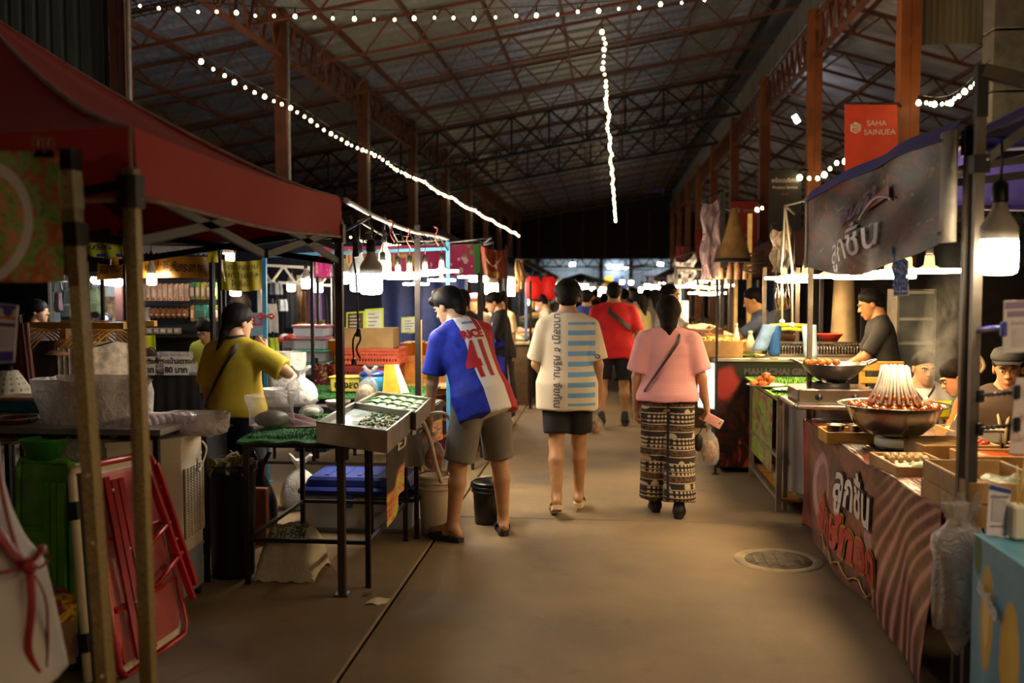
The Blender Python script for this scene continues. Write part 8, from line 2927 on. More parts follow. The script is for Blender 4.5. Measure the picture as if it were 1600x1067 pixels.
for i in range(8):
 y_ = 14.15+.27*i
 c = ('#e0c880','#7f9a3c','#c9702c','#e8dcb0')[i % 4]
 t = T('food_pan','bright food tray, %s along the counter before the masked vendor' % ow[i],'pan',(-1.36,y_,.925),0,'trays before the masked vendor')
 MB().box((-1.36,y_,.95),(.34,.22,.05),bev=.01).build('pan_wall',m_alu,t)
 MB().ball((-1.36,y_,.975),(.14,.09,.03),10,0,lambda a_,k: 1+.08*math.sin(5*a_)).build('food',mat('pan food ' +c,c,.6,var=.3,vs=30),t)
m_lan = mat('glowing red paper','#c41a16',.6,emit='#d8140f',es=.5)
for px,Y,lb in ((833,13.9,'red paper lantern nearer the aisle stalls, beside the thin posts'),(857,16.0,'second red paper lantern behind the masked vendor')):
 p = at(px,450,Y)
 h = (at(px,430,Y).z -at(px,466,Y).z)/2
 t = T('paper_lantern',lb,'lantern',p)
 prof = []
 for i in range(13):
  a_ = -1+2*i/12
  prof.append((.115*Y/13.9*(1-.42*abs(a_) ** 3)*(1+(.02 if i % 2 else -.02)),h*a_))
 MB().lathe(p,prof,20).build('paper_body',m_lan,t)
 for s in (-1,1):
  MB().lathe(p +Vector((0,0,s*h)),[(.06,-.015),(.065,0),(.06,.015)],14).build('ring_cap',m_black,t)
 MB().tube([p +Vector((0,0,h)),p +Vector((0,0,h +.1)),Vector((at(829,440,13.6).x,13.6,at(829,441,13.6).z))],.006,5).build('cord',m_cord,t)
 MB().tube([p -Vector((0,0,h)),p -Vector((0,0,h +.14))],[.02,.03],8).build('tassel',mat('gold tassel','#b5862c',.7),t)
t = T('dried_bunch','hanging bunch of dried stems and wrapped snacks before the red lantern','bunch',at(811,430,13.3))
for i in range(24):
 px,ln = 804+rnd.uniform(0,17),rnd.uniform(20,52)
 a_,b_ = at(812+rnd.uniform(-6,6),406,13.3),at(px,406+ln,13.3+rnd.uniform(-.1,.1))
 MB().tube([a_,a_.lerp(b_,.5) +Vector((rnd.uniform(-.02,.02),0,0)),b_],[.01,.016,.022],6).build('stem',mat('dried stem ' +str(i % 3),('#8a6a3a','#5a3f26','#b59a72')[i % 3],.7),t)
MB().tube([at(806,405,13.3),at(830,405,13.3)],.012,6).build('hanging_rod',m_frame,t)
far = [(-3.0,17.5,'#3a2f5a','violet'),(-3.2,22,'#6b2320','dark red'),(-3.0,27,'#2a3a5a','slate blue'),(-2.9,33,'#4a3a2a','brown'),(3.2,16.8,'#5a2a2a','maroon'),(3.2,21.5,'#2c3040','charcoal blue'),(3.0,27,'#4a2a24','rust'),(2.8,33,'#3a3040','plum')]
for (x,y,c,nm) in far:
 side_ = 'left' if x < 0 else 'right'
 t = T('market_stall','far %s canopied stall with a food counter on the %s of the aisle' % (nm,side_),'stall',(x,y,0))
 mc = mat('far canopy ' +c,c,.7)
 MB().add([(x -1.3,y -1.4,2.05),(x +1.3,y -1.4,2.05),(x +1.3,y +1.4,2.05),(x -1.3,y +1.4,2.05),(x,y,2.75)],[(0,1,4),(1,2,4),(2,3,4),(3,0,4)]).build('canopy',mc,t)
 for k,(ax,ay,bx_,by_) in enumerate(((-1.3,-1.4,1.3,-1.4),(1.3,-1.4,1.3,1.4),(-1.3,1.4,-1.3,-1.4))):
  MB().sheet(lambda u,v: (x +lerp(ax,bx_,u),y +lerp(ay,by_,u),1.86+.2*v +.015*math.sin(14*u)),10,1,0,.01).build('valance',mc,t)
 for sx in (-1,1):
  for sy in (-1,1):
   MB().bar((x +sx*1.27,y +sy*1.37,0),(x +sx*1.27,y +sy*1.37,2.05),.04,up=(0,1,0)).build('leg',m_leg2,t)
 xa_ = x +(1.0 if x < 0 else -1.0)
 MB().box((xa_,y,.46),(.5,2.5,.9)).build('counter_body',mat('far counter ' +c,('#7a5a34' if y < 20 else '#4f3a28'),.7),t)
 MB().box((xa_,y,.92),(.56,2.56,.04)).build('counter_top',mat('far counter top','#c2a468',.6),t)
 for k in range(6):
  MB().ball((xa_,y -1.05+.42*k,.97),(.17,.15,.06),8).build('food_heap',mat('far food %d' % (k % 3),('#dcb45a','#c9702c','#d8d0a8')[k % 3],.6),t)
 MB().bar((x +(1.27 if x < 0 else -1.27),y -1.37,2.02),(x +(1.27 if x < 0 else -1.27),y +1.37,2.02),.03).build('lamp_bar',m_leg2,t)
t = T('market_stall','black peaked tent far down the aisle before the bluish room','stall',at(907,462,44))
p = Vector(at(907,462,44))
p.z = 0
zt9 = at(905,427,44).z
ze9 = at(905,441,44).z
MB().add([p +Vector((-1.5,-1.3,ze9)),p +Vector((1.5,-1.3,ze9)),p +Vector((1.5,1.3,ze9)),p +Vector((-1.5,1.3,ze9)),p +Vector((0,0,zt9)),p +Vector((-.5,-.5,ze9 +.28*(zt9 -ze9) )),p +Vector((.5,-.5,ze9 +.28*(zt9 -ze9)))],[(0,1,6,5),(5,6,4),(1,2,6),(6,2,4),(2,3,4),(3,0,5),(3,5,4)]).build('canopy',m_black,t)
for sx in (-1.45,1.45):
 for sy in (-1.25,1.25):
  MB().bar(p +Vector((sx,sy,0)),p +Vector((sx,sy,ze9)),.06,up=(0,1,0)).build('leg',m_black,t)
for (px0,px1,py0,py1,c,lb) in ((1003,1028,424,440,'#b9c4d8','white board with a red line on the wall of the bright far room'),(944,958,432,452,'#c9a02c','yellow panel on the wall of the middle far room'),(960,974,434,452,'#3a4a8a','blue panel on the wall of the middle far room')):
 a_,b_ = at(px0,py1,62.3),at(px1,py0,62.3)
 t = T('wall_board',lb,'board',(a_.x,62.3,a_.z))
 MB().box(((a_.x +b_.x)/2,62.38,(a_.z +b_.z)/2),(b_.x -a_.x,.06,b_.z -a_.z)).build('panel',mat('board ' +c,c,.6,var=.1),t)
 MB().box(((a_.x +b_.x)/2,62.33,(a_.z +b_.z)/2),((b_.x -a_.x)*.7,.03,.12)).build('print_line',mat('dull red print','#8f3a2c',.5),t)
g = G('steam')
g.nt.nodes.remove(g.b)
vs = g.n('ShaderNodeVolumePrincipled')
vs.inputs['Color'].default_value = (.95,.93,.9,1)
co = g.coord('Object')
X_,Y_,Z_ = g.xyz(co)
dn = g.noise(g.vec(X_*5.0,Y_*5.0,Z_*2.6),1.3,5,.62,1.2)
rr = ((X_ -Z_*.18+g.noise(g.vec(Z_*3.0,1.0,2.0),1.2,1)*.2-.1)*(X_ -Z_*.18)*24+Y_*Y_*26)
fade = g.sm(rr,1.0,.1)*g.sm(Z_,.62,.25)*g.sm(Z_,-.55,-.30)
g.link(g.sm(dn,.42,.68)*fade*2.6,vs.inputs['Density'])
g.nt.links.new(vs.outputs[0],g.nt.nodes['Material Output'].inputs['Volume'])
c_ = at(1478,500,7.3)
m = MB()
m.box((0,0,0),(.78,.5,1.2))
o = m.build('steam',done(g))
o.location = c_
tag(o,'pale steam curling up behind the near blue canopy post','steam',None,'stuff')
# ================================================================ PEOPLE
def cm(nm,c,**kw):
 return mat('cloth ' +nm,c,.8,var=kw.get('var',.10),vs=6,bump=.25,bs=220)
def apron(p,mt,w0=-.62,w1=.33,ties=None):
 k = p['k']
 def f(u,v):
  w = lerp(w0,w1,v)
  a_ = math.radians(lerp(-100,100,u))*(1.0 if w < .12 else lerp(1,.42,(w -.12)/(w1 -.12)))
  rx = float(np.interp(max(w,-.05),TW,p['XS'])) +.038+max(0,-w)*.10
  ry = float(np.interp(max(w,-.05),TW,p['YS'])) +.038+max(0,-w)*.10
  return p['tf'](rx*math.sin(a_),ry*math.cos(a_),w)
 m = MB()
 m.sheet(f,24,24,0,.006)
 o = p['put']('apron',m.mesh('apron',mt))
 m = MB()
 m.tube([f(0,0),f(0,.35),f(0,.6),f(0,1)],.010,6)
 m.tube([f(1,0),f(1,.35),f(1,.6),f(1,1)],.010,6)
 for s in (0,1):
  m.tube([f(s,1),p['tf']((s -.5)*.16,.03,.50),p['tf']((s -.5)*.12,-.07,.47)],.010,5)
 p['put']('apron_edging',m.mesh('apron_edging',ties or mt),o)
 return o
SH = lambda: [((.02,-.075,-.02),(-.02,-.075,-.02),.045,.045)]
dark_hair = None
g = G('football shirt',.75)
tp = g.coord('tp')
X_,Y_,Z_ = g.xyz(tp)
tri = g.vor(g.vec(X_*26,Z_*20,0.0),1.0,out='Color')
b_ = g.mix('#0e1a86','#1c32b0',g.xyz(tri)[0])
body_ = X_.abs() < .20
wht = (X_ > -.062) & (X_ < .108) & body_
c = g.mix(b_,'#ded9d6',wht)
c = g.mix(c,'#b01e2a',(X_ > .108) & body_ | ((X_ > .06) & (Z_ > .40) & (X_ < .10)))
c = g.mix(c,'#cfc9c8',Z_ > .515)
g.color(c)
g.bump(g.noise(tp,240,2),.2,.002)
m_jersey = done(g)
fA = fl(752,842)
pA_ = person('person','man bending over the food trays in a blue white and red football shirt',(fA.x,fA.y),36,1.78,lean=25,side=-7,armR=((.28,.45,-1),(-.1,.35,-1)),armL=((-.10,.16,-1),(.02,.22,-1),(.9,.2,0)),
 legR=(4,9,2),legL=(4,9,2),head=(24,-16),top=dict(mat=m_jersey,sleeve=.80,hem=-.16,free=.03,slack=.03),bottom=dict(mat=cm('khaki shorts','#6f675c'),len=.93,flare=.035,loose=.024,name='shorts',rise=.14),
 hair=dict(th=.020,line=(-.012,.72),locks=[((.04,.075,.075),(-.03,.085,.085),.030,.030),((0,-.09,-.02),(0,-.085,-.06),.055,.045),((.03,.06,.10),(-.03,.03,.115),.035,.035)]),shoe=dict(kind='sandal',mat=mat('dark sandal','#2a2326',.6),mat2=mat('dark sandal','#2a2326',.6)),skin='#b98a66',features=True,h=.012,grip=(.5,.7),footturn=24)
mr = mat('shirt red print','#b3202c',.6,var=0)
on_back(pA_,'RICE',.080,mr,.006,.372,.004,1.0)
on_back(pA_,'41',.34,mr,-.004,.185,.012,.56)
on_back(pA_,'AZZURRI',.022,mat('shirt blue print','#2a3aa0',.6,var=0),.015,.462,.001)
w_ = pA_['W'] @ pA_['wri'][-1] +Vector((0,0,-.10))
t = handbag('plastic_bag','clear bag with orange wrappers hanging from the hand of the bending shopper',w_ +Vector((.03,-.02,.02)),.16,.12,.30,m_film,mat('orange wrapper','#c8562c',.5,var=.35,vs=25),41)
g = G('striped shirt',.85)
tp = g.coord('tp')
X_,Y_,Z_ = g.xyz(tp)
stp = ((Z_ +.025)*13.2) % 1.0
msk = (stp < .47) & (X_ > .004) & (X_ < .205) & (Z_ < .45) & (Z_ > -.16) & (Y_ < .03)
c = g.mix(g.mix('#c8bba2','#d8ccb4',g.noise(tp,5,3)),'#6c9fd0',msk)
c = g.mix(c,'#8f93b4',Z_ > .515)
g.color(c)
g.bump(g.noise(tp,260,2),.2,.002)
m_striped = done(g)
fB = fl(886,801)
pB_ = person('person','man walking away in a cream shirt striped blue on its right half',(fB.x,fB.y),2,1.72,armR=((.20,-.05,-1),(.02,.25,-1)),armL=((-.22,.10,-1),(.25,.85,-.5)),legR=(8,0,5),legL=(-5,-1,14,-18),build=.99,
 head=(0,-2),top=dict(mat=m_striped,sleeve=.88,hem=-.20,free=.045,loose=.022,slack=.035),bottom=dict(mat=cm('black shorts','#141317'),len=.80,flare=.03,loose=.022,name='shorts'),
 hair=dict(th=.022,line=(.0,.52),locks=[((.025,-.075,-.02),(-.025,-.075,-.02),.045,.045),((.04,-.03,.05),(-.04,-.03,.05),.06,.06)]),shoe=dict(kind='sandal',mat=mat('cream sandal','#c9b088',.6),mat2=mat('cream sandal','#c9b088',.6)),skin='#b0825c',h=.012,grip=(.7,.4))
mk = mat('shirt grey print','#4f4a56',.7,var=0)
on_back(pB_,'นาดสฎา ๕ คริกม. จัยภัณ',.072,mk,-.075,.17,.001,.98,math.radians(-90),tall=1.1)
on_back(pB_,'๕๖',.05,mk,.215,.20,.002)
w_ = pB_['W'] @ pB_['wri'][1]
handbag('plastic_bag','little bag of brown snack hanging from the hand of the striped shirt man',w_ +Vector((-.02,0,-.11)),.12,.10,.20,m_film,mat('brown snack','#a5743a',.6,var=.3,vs=40),42)
g = G('pink blouse',.85)
tp = g.coord('tp')
X_,Y_,Z_ = g.xyz(tp)
g.color(g.mix('#da9598','#dfa0a2',g.sm((Z_*520).sin(),-.3,.3)))
g.bump((Z_*520).sin(),.10,.003)
m_pinkb = done(g)
g = G('elephant print trousers',.85)
tp = g.coord('tp')
X_,Y_,Z_ = g.xyz(tp)
ang = X_*1.0+Y_*.6
row = (Z_*5.2) % 1.0
d1 = g.vor(g.vec(ang*30,Z_*30,0.0),1.0,rnd=.0)
d2 = g.vor(g.vec(ang*13,Z_*11,2.0),1.0,'F1',rnd=.6)
orn = g.noise(g.vec(ang*40,Z_*40,1.0),1.0,3,.6,2.0)
dark,lite,brn = '#241d1c','#b5a284','#6a4a30'
c = g.mix(dark,lite,g.sm(d1,.34,.26))
c = g.mix(c,g.mix(dark,lite,g.sm(d2,.44,.36)),(row > .30) & (row < .52))
c = g.mix(c,g.mix(brn,dark,g.sm(orn,.45,.55)),(row > .55) & (row < .80))
c = g.mix(c,lite,(((row -.27).abs() < .018) | ((row -.53).abs() < .016) | ((row -.82).abs() < .018) | ((row -.97).abs() < .012)))
c = g.mix(c,dark,X_.abs() < .010)
g.color(c)
m_eleph = done(g)
fC = fl(1042,802)
brown_hair = mat('brown hair','#170d08',.7,var=.3,vs=40,bump=.4,bs=160)
pC_ = person('person','woman walking away in a pink blouse and elephant print trousers',(fC.x,fC.y),-2,1.63,build=1.03,bust=0,armR=((.30,-.02,-1),(.18,.18,-1)),armL=((-.24,-.04,-1),(-.02,.10,-1)),legR=(-5,0,8),legL=(7,0,3),head=(0,-4),
 top=dict(mat=m_pinkb,sleeve=.86,hem=-.05,free=.05,loose=.024,puff=.014,slack=.045),bottom=dict(mat=m_eleph,len=1.97,flare=.055,loose=.026,name='trousers',rise=.10),
 hair=dict(mat=brown_hair,th=.020,line=(-.03,.55),locks=[((0,-.045,.02),(0,-.065,-.09),.088,.062),((0,-.075,-.10),(.005,-.10,-.19),.045,.024)],down=.32),shoe=dict(kind='shoe',mat=mat('dark shoe','#1a171a',.6),mat2=mat('dark shoe','#1a171a',.6)),skin='#b98862',h=.012,grip=(.8,.45))
strap(pC_,.44,.02,mat('dark strap','#2c211f',.6),.018,.034,'bag_strap',uR=.09,uL=-.19)
H_ = pC_['W'] @ (Matrix.Translation(pC_['hc']) @ pC_['RH'].to_4x4())
t = pC_['put']('hair_pin',MB().ball(pC_['hc'] +pC_['RH'] @ Vector((.005,-.098,.07)),.010,8).mesh('hair_pin',m_lampw),pC_['hair'])
w_ = pC_['W'] @ pC_['wri'][1]
handbag('plastic_bag','clear bag of brown grains hanging from the hand of the pink blouse woman',w_ +Vector((.02,.0,-.12)),.15,.12,.34,m_film,mat('brown grains','#9a6a3a',.7,var=.3,vs=60),43)
q = w_ +Vector((-.06,-.01,-.27))
t = T('black_pouch','small black pouch dangling beside the clear bag of brown grains','pouch',q)
MB().ball(q,(.035,.02,.07),10).build('pouch_body',m_black,t)
MB().tube([q +Vector((0,0,.06)),w_ +Vector((0,0,-.09))],.004,5).build('cord',m_cord,t)
q = w_ +Vector((.05,-.03,-.10))
t = T('mobile_phone','pink mobile phone held by the pink blouse woman','phone',q)
Rp = Matrix.Rotation(.5,3,'Y') @ Matrix.Rotation(.3,3,'Z')
MB().box(q,(.15,.010,.075),R=Rp,bev=.008).build('phone_case',mat('pink case','#d89a94',.4),t)
MB().box(q +Rp @ Vector((.048,-.007,.014)),(.03,.004,.03),R=Rp,bev=.004).build('camera_plate',m_lampw,t)
for dz in (-.007,.007):
 MB().ball(q +Rp @ Vector((.048,-.010,.014+dz)),.005,8).build('lens',m_black,t)
fD = fl(958,667)
pD_ = person('person','man in a bright red shirt with a dark sling strap across his back',(fD.x,fD.y),0,1.74,build=1.22,legR=(8,3,4),legL=(-6,3,12,-14),armR=((.3,0,-1),(.05,.4,-1)),armL=((-.2,.3,-1),(.4,.9,-.3)),top=dict(mat=cm('red shirt','#c8161c'),sleeve=.85,hem=-.14,free=.04,loose=.024,slack=.03),bottom=dict(mat=cm('black shorts','#141317'),len=.85,flare=.03,loose=.02,name='shorts'),
 hair=dict(th=.02,line=(-.02,.62),locks=SH()),shoe=dict(kind='boot',mat=mat('black sock','#16161a',.7),mat2=mat('dark shoe','#1a171a',.6)),skin='#b0825c',h=.017)
strap(pD_,.42,.20,mat('dark strap','#2c211f',.6),.055,.034,'bag_strap',uR=-.06,uL=.21)
fE = fl(372,835)
pE_ = person('person','woman in a mustard yellow blouse raising a hand to her ear behind the turf table',(fE.x,fE.y),-14,1.58,build=1.06,armR=((.86,.10,-.50),(-.74,-.04,.67),(-.6,.5,.2)),armL=((-.30,.02,-1),(.12,.25,-1)),legR=(4,3,2),legL=(0,3,2),head=(-20,-6),top=dict(mat=cm('mustard blouse','#b59a1c',var=.06),sleeve=.86,hem=-.06,free=.04,loose=.024,slack=.04,puff=.008),bottom=dict(mat=cm('black trousers','#131216'),len=1.94,flare=.04,loose=.02),
 hair=dict(th=.02,line=(-.02,.55),locks=[((0,-.085,-.02),(-.01,-.11,-.08),.050,.030),((-.01,-.11,-.08),(-.05,-.13,-.25),.028,.012)],down=.36),shoe=dict(kind='shoe',mat=mat('dark shoe','#1a171a',.6)),skin='#b98862',features=True,h=.013,grip=(.55,.3))
strap(pE_,.44,.0,mat('black strap','#121012',.6),.022,.034,'bag_strap',uR=.09,uL=-.185)
pE_['put']('collar',MB().tube([pE_['tf'](.072*math.cos(i*math.pi/8),-.008+.066*math.sin(i*math.pi/8),.512+.01*math.cos(i*math.pi/8)) for i in range(17)],.017,8,cap=False).mesh('collar',cm('black collar','#17151a')),pE_['shirt'])
fF = fl(792,664)
pF_ = person('person','cook with a ponytail in a black shirt and violet apron at the left counter',(fF.x -.05,fF.y),98,1.66,lean=6,armR=((.12,.35,-1),(-.25,1,.05)),armL=((-.12,.35,-1),(.25,1,.05)),legR=(2,3,2),legL=(-2,3,2),head=(0,-16),top=dict(mat=cm('black shirt','#15141a'),sleeve=.92,hem=-.10,free=.03,loose=.02,slack=.03),bottom=dict(mat=cm('black trousers','#131216'),len=1.95,flare=.05,loose=.024),
 hair=dict(th=.018,line=(-.02,.65),locks=[((0,-.10,.06),(0,-.15,.05),.03,.04),((0,-.15,.05),(0,-.16,-.18),.042,.022)],down=.30),shoe=dict(kind='shoe',mat=mat('pink shoe','#b5707a',.6),mat2=m_lampw),skin='#d0a07a',features=True,h=.016)
apron(pF_,cm('violet apron','#2c2aa8'),ties=mat('pale edging','#b9b6d8',.6))
g = G('white waffle shirt',.8)
tp = g.coord('tp')
X_,Y_,Z_ = g.xyz(tp)
g.color(g.mix('#b0a69c','#cfc8c2',g.noise(tp,5,3)))
g.bump((Z_*700).sin()*.5,.12,.001)
m_waffle = done(g)
fG = at(-82,450,2.55)
pG_ = person('person','worker at the left edge in a white shirt with red apron straps',(fG.x,fG.y),88,1.53,lean=12,build=1.15,armR=((.10,.30,-1),(-.1,1,-.2)),armL=((-.1,.4,-1),(.1,1,-.2)),head=(25,-18),legR=(2,4,3),legL=(2,4,3),top=dict(mat=m_waffle,sleeve=1.8,hem=-.36,free=.07,loose=.035,slack=.05),bottom=dict(mat=cm('black trousers','#131216'),len=1.95,flare=.03,loose=.02),hair=dict(locks=SH()),shoe=dict(kind='shoe',mat=mat('dark shoe','#1a171a',.6)),h=.013,grip=(.6,.6))
m_rstr = mat('red apron tape','#8f1418',.55,var=.1,bump=.2,bs=80)
def bk_(p,u,w,o=.060):
 rx = float(np.interp(w,TW,p['XS'])) +o +.09*max(0,min(1,(.30-w)/.4))
 ry = float(np.interp(w,TW,p['YS'])) +o +.09*max(0,min(1,(.30-w)/.4))
 return p['tf'](u,-ry*math.sqrt(max(.05,1-min(.97,abs(u/rx)) ** 2)),w)
m = MB()
m.tube([pG_['tf'](-.09,.06,.47),pG_['tf'](-.095,-.03,.475)] +[bk_(pG_,lerp(-.10,.0,i/8),lerp(.44,.03,i/8)) for i in range(9)],.024,8,flat=.25)
m.tube([pG_['tf'](.09,.06,.47),pG_['tf'](.095,-.03,.475)] +[bk_(pG_,lerp(.10,.0,i/8),lerp(.44,.03,i/8)) for i in range(9)],.010,8,flat=.25)
m.tube([bk_(pG_,lerp(-.19,.19,i/10),.02+.03*abs(i/5-1)) for i in range(11)],.013,8,flat=.3)
ao = pG_['put']('apron_straps',m.mesh('apron_straps',m_rstr))
kn = bk_(pG_,0,.02,.075)
m = MB()
m.ball(kn,(.022,.022,.022),10)
D_ = pG_['RT'] @ Vector((0,-1,0))
S_ = Vector((1,0,0))
for s in (-1,1):
 m.tube(catmull([kn,kn +S_*(s*.03) +D_*.02+Vector((0,0,.03)),kn +S_*(s*.055) +D_*.025+Vector((0,0,.01)),kn +S_*(s*.025) +D_*.02+Vector((0,0,-.01)),kn],5),.006,6,flat=.5)
 m.tube(catmull([kn,kn +S_*(s*.03) +D_*.025+Vector((0,0,-.10)),kn +S_*(s*.045) +D_*.02+Vector((0,0,-.22)),kn +S_*(s*.02) +D_*.03+Vector((0,0,-.30))],5),.011,6,flat=.25)
pG_['put']('apron_bow',m.mesh('apron_bow',m_rstr),ao)
apron(pG_,cm('red apron','#b8161c'),-.55,.33)
def stool(x,y,lb):
 t = T('plastic_stool',lb,'stool',(x,y,0))
 MB().box((x,y,.43),(.32,.32,.03),bev=.01).build('seat',mat('red stool plastic','#a8322a',.45),t)
 for sx in (-1,1):
  for sy in (-1,1):
   MB().bar((x +sx*.15,y +sy*.15,0),(x +sx*.13,y +sy*.13,.42),.03,up=(0,1,0)).build('leg',mat('red stool plastic','#a8322a',.45),t)
g = G('blue white sport shirt',.8)
tp = g.coord('tp')
X_,Y_,Z_ = g.xyz(tp)
vline = Z_ +X_.abs()*-1.0
c = g.mix('#d8d4cc','#3f86c8',(Z_ +X_.abs()*.9 < .38) & (X_.abs() < .12) | (Z_ +X_.abs()*.9 < .25))
c = g.mix(c,'#26354a',((Z_ -X_.abs()*1.3-.37).abs() < .014) & (X_.abs() < .09) & (Y_ > 0))
g.color(c)
m_sport = done(g)
fP = at(1443,450,7.9)
stool(fP.x,fP.y +.02,'red stool under the man in the blue and white sport shirt')
person('person','seated man facing the camera in a blue and white V neck sport shirt',(fP.x,fP.y),172,1.66,seat=.47,lean=4,legR=(82,6,84),legL=(82,6,84),armR=((.2,.4,-1),(-.3,1,.1)),armL=((-.2,.4,-1),(.3,1,.1)),head=(10,-8),top=dict(mat=m_sport,sleeve=.6,hem=-.10,free=.03,neck=.47),bottom=dict(mat=cm('navy trousers','#1b2030'),len=1.9,loose=.02),hair=dict(th=.018,line=(.012,.70),locks=SH()),shoe=dict(kind='shoe',mat=mat('dark shoe','#1a171a',.6)),skin='#c08a60',features=True,h=.014)
g = G('green orange top',.8)
tp = g.coord('tp')
X_,Y_,Z_ = g.xyz(tp)
c = g.mix('#1f4a34','#d2601e',X_ < -.115)
lt = g.noise(g.vec(X_*30,Y_,Z_*16),1.0,1)
c = g.mix(c,'#b9bfae',(lt > .60) & (Z_ < .22) & (X_.abs() < .12))
c = g.mix(c,'#c8562c',(Z_ < .06) & (X_.abs() < .17))
g.color(c)
m_gort = done(g)
fQ = at(1530,450,6.9)
stool(fQ.x,fQ.y +.02,'red stool under the person in the green and orange top')
pQ_ = person('person','seated person in a green and orange top with a beige claw clip',(fQ.x,fQ.y),62,1.54,seat=.54,lean=8,legR=(82,6,84),legL=(82,6,84),armR=((.25,.4,-1),(-.1,1,.1)),armL=((-.25,.3,-1),(.1,1,.1)),head=(20,-20),top=dict(mat=m_gort,sleeve=.95,hem=-.10,free=.03,slack=.03),bottom=dict(mat=cm('navy trousers','#1b2030'),len=1.9,loose=.02),hair=dict(mat=brown_hair,th=.018,line=(-.01,.65),locks=[((0,-.10,.02),(0,-.135,.05),.05,.045)]),shoe=dict(kind='shoe',mat=mat('dark shoe','#1a171a',.6)),skin='#c89068',features=True,h=.014)
m = MB()
hq = lambda v: pQ_['hc'] +pQ_['RH'] @ Vector(v)
m.tube(catmull([hq((.03,-.15,.10)),hq((.055,-.19,.07)),hq((.05,-.19,.0)),hq((.03,-.15,-.03))],5),.012,8)
m.tube(catmull([hq((-.03,-.15,.10)),hq((-.055,-.19,.07)),hq((-.05,-.19,.0)),hq((-.03,-.15,-.03))],5),.012,8)
pQ_['put']('claw_clip',m.mesh('claw_clip',mat('beige clip','#b59a72',.4)),pQ_['hair'])
fR = at(1581,450,6.25)
stool(fR.x,fR.y +.02,'red stool under the capped helper')
pR_ = person('person','seated helper in a dark cap and brown jacket at the right edge behind the trays',(fR.x,fR.y),150,1.66,seat=.60,lean=5,legR=(80,5,80),legL=(80,5,80),armR=((.25,.5,-1),(-.3,1,.1)),armL=((-.25,.5,-1),(.3,1,.1)),head=(8,-6),build=1.05,top=dict(mat=cm('brown jacket','#38230f'),sleeve=1.9,hem=-.12,free=.03,loose=.03,slack=.03),bottom=dict(mat=cm('navy trousers','#1b2030'),len=1.9,loose=.02),hair=dict(th=.016,line=(-.0,.7),locks=SH()),shoe=dict(kind='shoe',mat=mat('dark shoe','#1a171a',.6)),skin='#b9825a',features=True,h=.013)
cp = lambda v: pR_['hc'] +pR_['RH'] @ Vector(v)
m = MB()
R4 = pR_['RH']
m.lathe(pR_['hc'] +R4 @ Vector((0,-.012,.068)),[(.098,.0),(.098,.02),(.084,.05),(.05,.066),(1e-5,.072)],20,sy=1.16,R=R4)
m.sheet(lambda u,v: cp(((u -.5)*.17*(1-.25*v),.08+.07*v -.03*(2*u -1) ** 2,.078-.006*v -.012*(2*u -1) ** 2)),8,4,0,.005)
pR_['put']('cap',m.mesh('cap',cm('dark cap','#2a2a24')))
m = MB()
for s in (-1,1):
 for o in (0,.022):
  m.tube([pR_['sh'][s] +Vector((s*(.035),.03+o,.065-o*.2)),pR_['sh'][s].lerp(pR_['elb'][s],.5) +Vector((s*.066,.02+o,.02)),pR_['elb'][s] +Vector((s*.06,.02+o,.01))],.006,5)
 m.tube([pR_['tf'](s*.05,.10,.45),pR_['tf'](s*.02,.155,.30),pR_['tf'](s*.012,.165,.12)],.010,5)
pR_['put']('jacket_piping',m.mesh('jacket_piping',mat('cream piping','#c2a878',.7)),pR_['shirt'])
fO = at(1386,450,8.75)
person('person','man in a dark grey shirt grilling with his face turned to the left',(fO.x,fO.y -.0),82,1.70,lean=8,armR=((.2,.4,-1),(-.2,.8,-.5)),armL=((-.1,.55,-1),(.1,1,-.45)),head=(0,-14),top=dict(mat=cm('charcoal shirt','#24211f'),sleeve=.85,hem=-.12,free=.03),bottom=dict(mat=cm('black trousers','#131216'),len=1.9,loose=.02),hair=dict(th=.018,locks=SH()),shoe=dict(kind='shoe',mat=mat('dark shoe','#1a171a',.6)),skin='#a8744c',features=True,h=.016)
fS = at(1206,450,10.4)
person('person','cook in a slate blue shirt reaching over the grill counter towards the snack boxes',(fS.x,fS.y),78,1.72,lean=14,armR=((.2,.5,-1),(-.3,.9,-.3)),armL=((-.05,.85,-.7),(-.05,1,.05)),head=(0,-14),top=dict(mat=cm('slate shirt','#4a5670'),sleeve=.8,hem=-.12,free=.03),bottom=dict(mat=cm('black trousers','#131216'),len=1.9,loose=.02),hair=dict(th=.018,locks=SH()),shoe=dict(kind='shoe',mat=mat('dark shoe','#1a171a',.6)),skin='#c8925f',features=True,h=.018)
fS = at(1160,450,12.5)
pS_ = person('person','second cook in black with a pale printed chest behind the snack counter',(fS.x +.55,fS.y +.1),140,1.68,armR=((.2,.4,-1),(-.3,.9,.1)),armL=((-.2,.4,-1),(.3,.9,.1)),head=(0,-10),top=dict(mat=cm('black shirt','#15141a'),sleeve=.85,hem=-.12,free=.03),bottom=dict(mat=cm('black trousers','#131216'),len=1.9,loose=.02),hair=dict(th=.018,locks=SH()),shoe=dict(kind='shoe',mat=mat('dark shoe','#1a171a',.6)),skin='#b9825a',features=True,h=.02)
fK = at(1042,450,11.4)
person('person','man in a white shirt stretching his arm to the snack boxes on the right',(fK.x,fK.y),-82,1.74,armR=((.55,.6,-.6),(.2,1,-.02)),armL=((-.15,.8,-.55),(.05,1,-.05)),legR=(5,3,2),legL=(-4,3,2),head=(0,-6),top=dict(mat=cm('white shirt','#cfc6b8'),sleeve=.8,hem=-.14,free=.04,slack=.03),bottom=dict(mat=cm('grey trousers','#3a3836'),len=1.9,loose=.02),hair=dict(th=.018,locks=SH()),shoe=dict(kind='shoe',mat=mat('dark shoe','#1a171a',.6)),skin='#c08a60',features=True,h=.017)
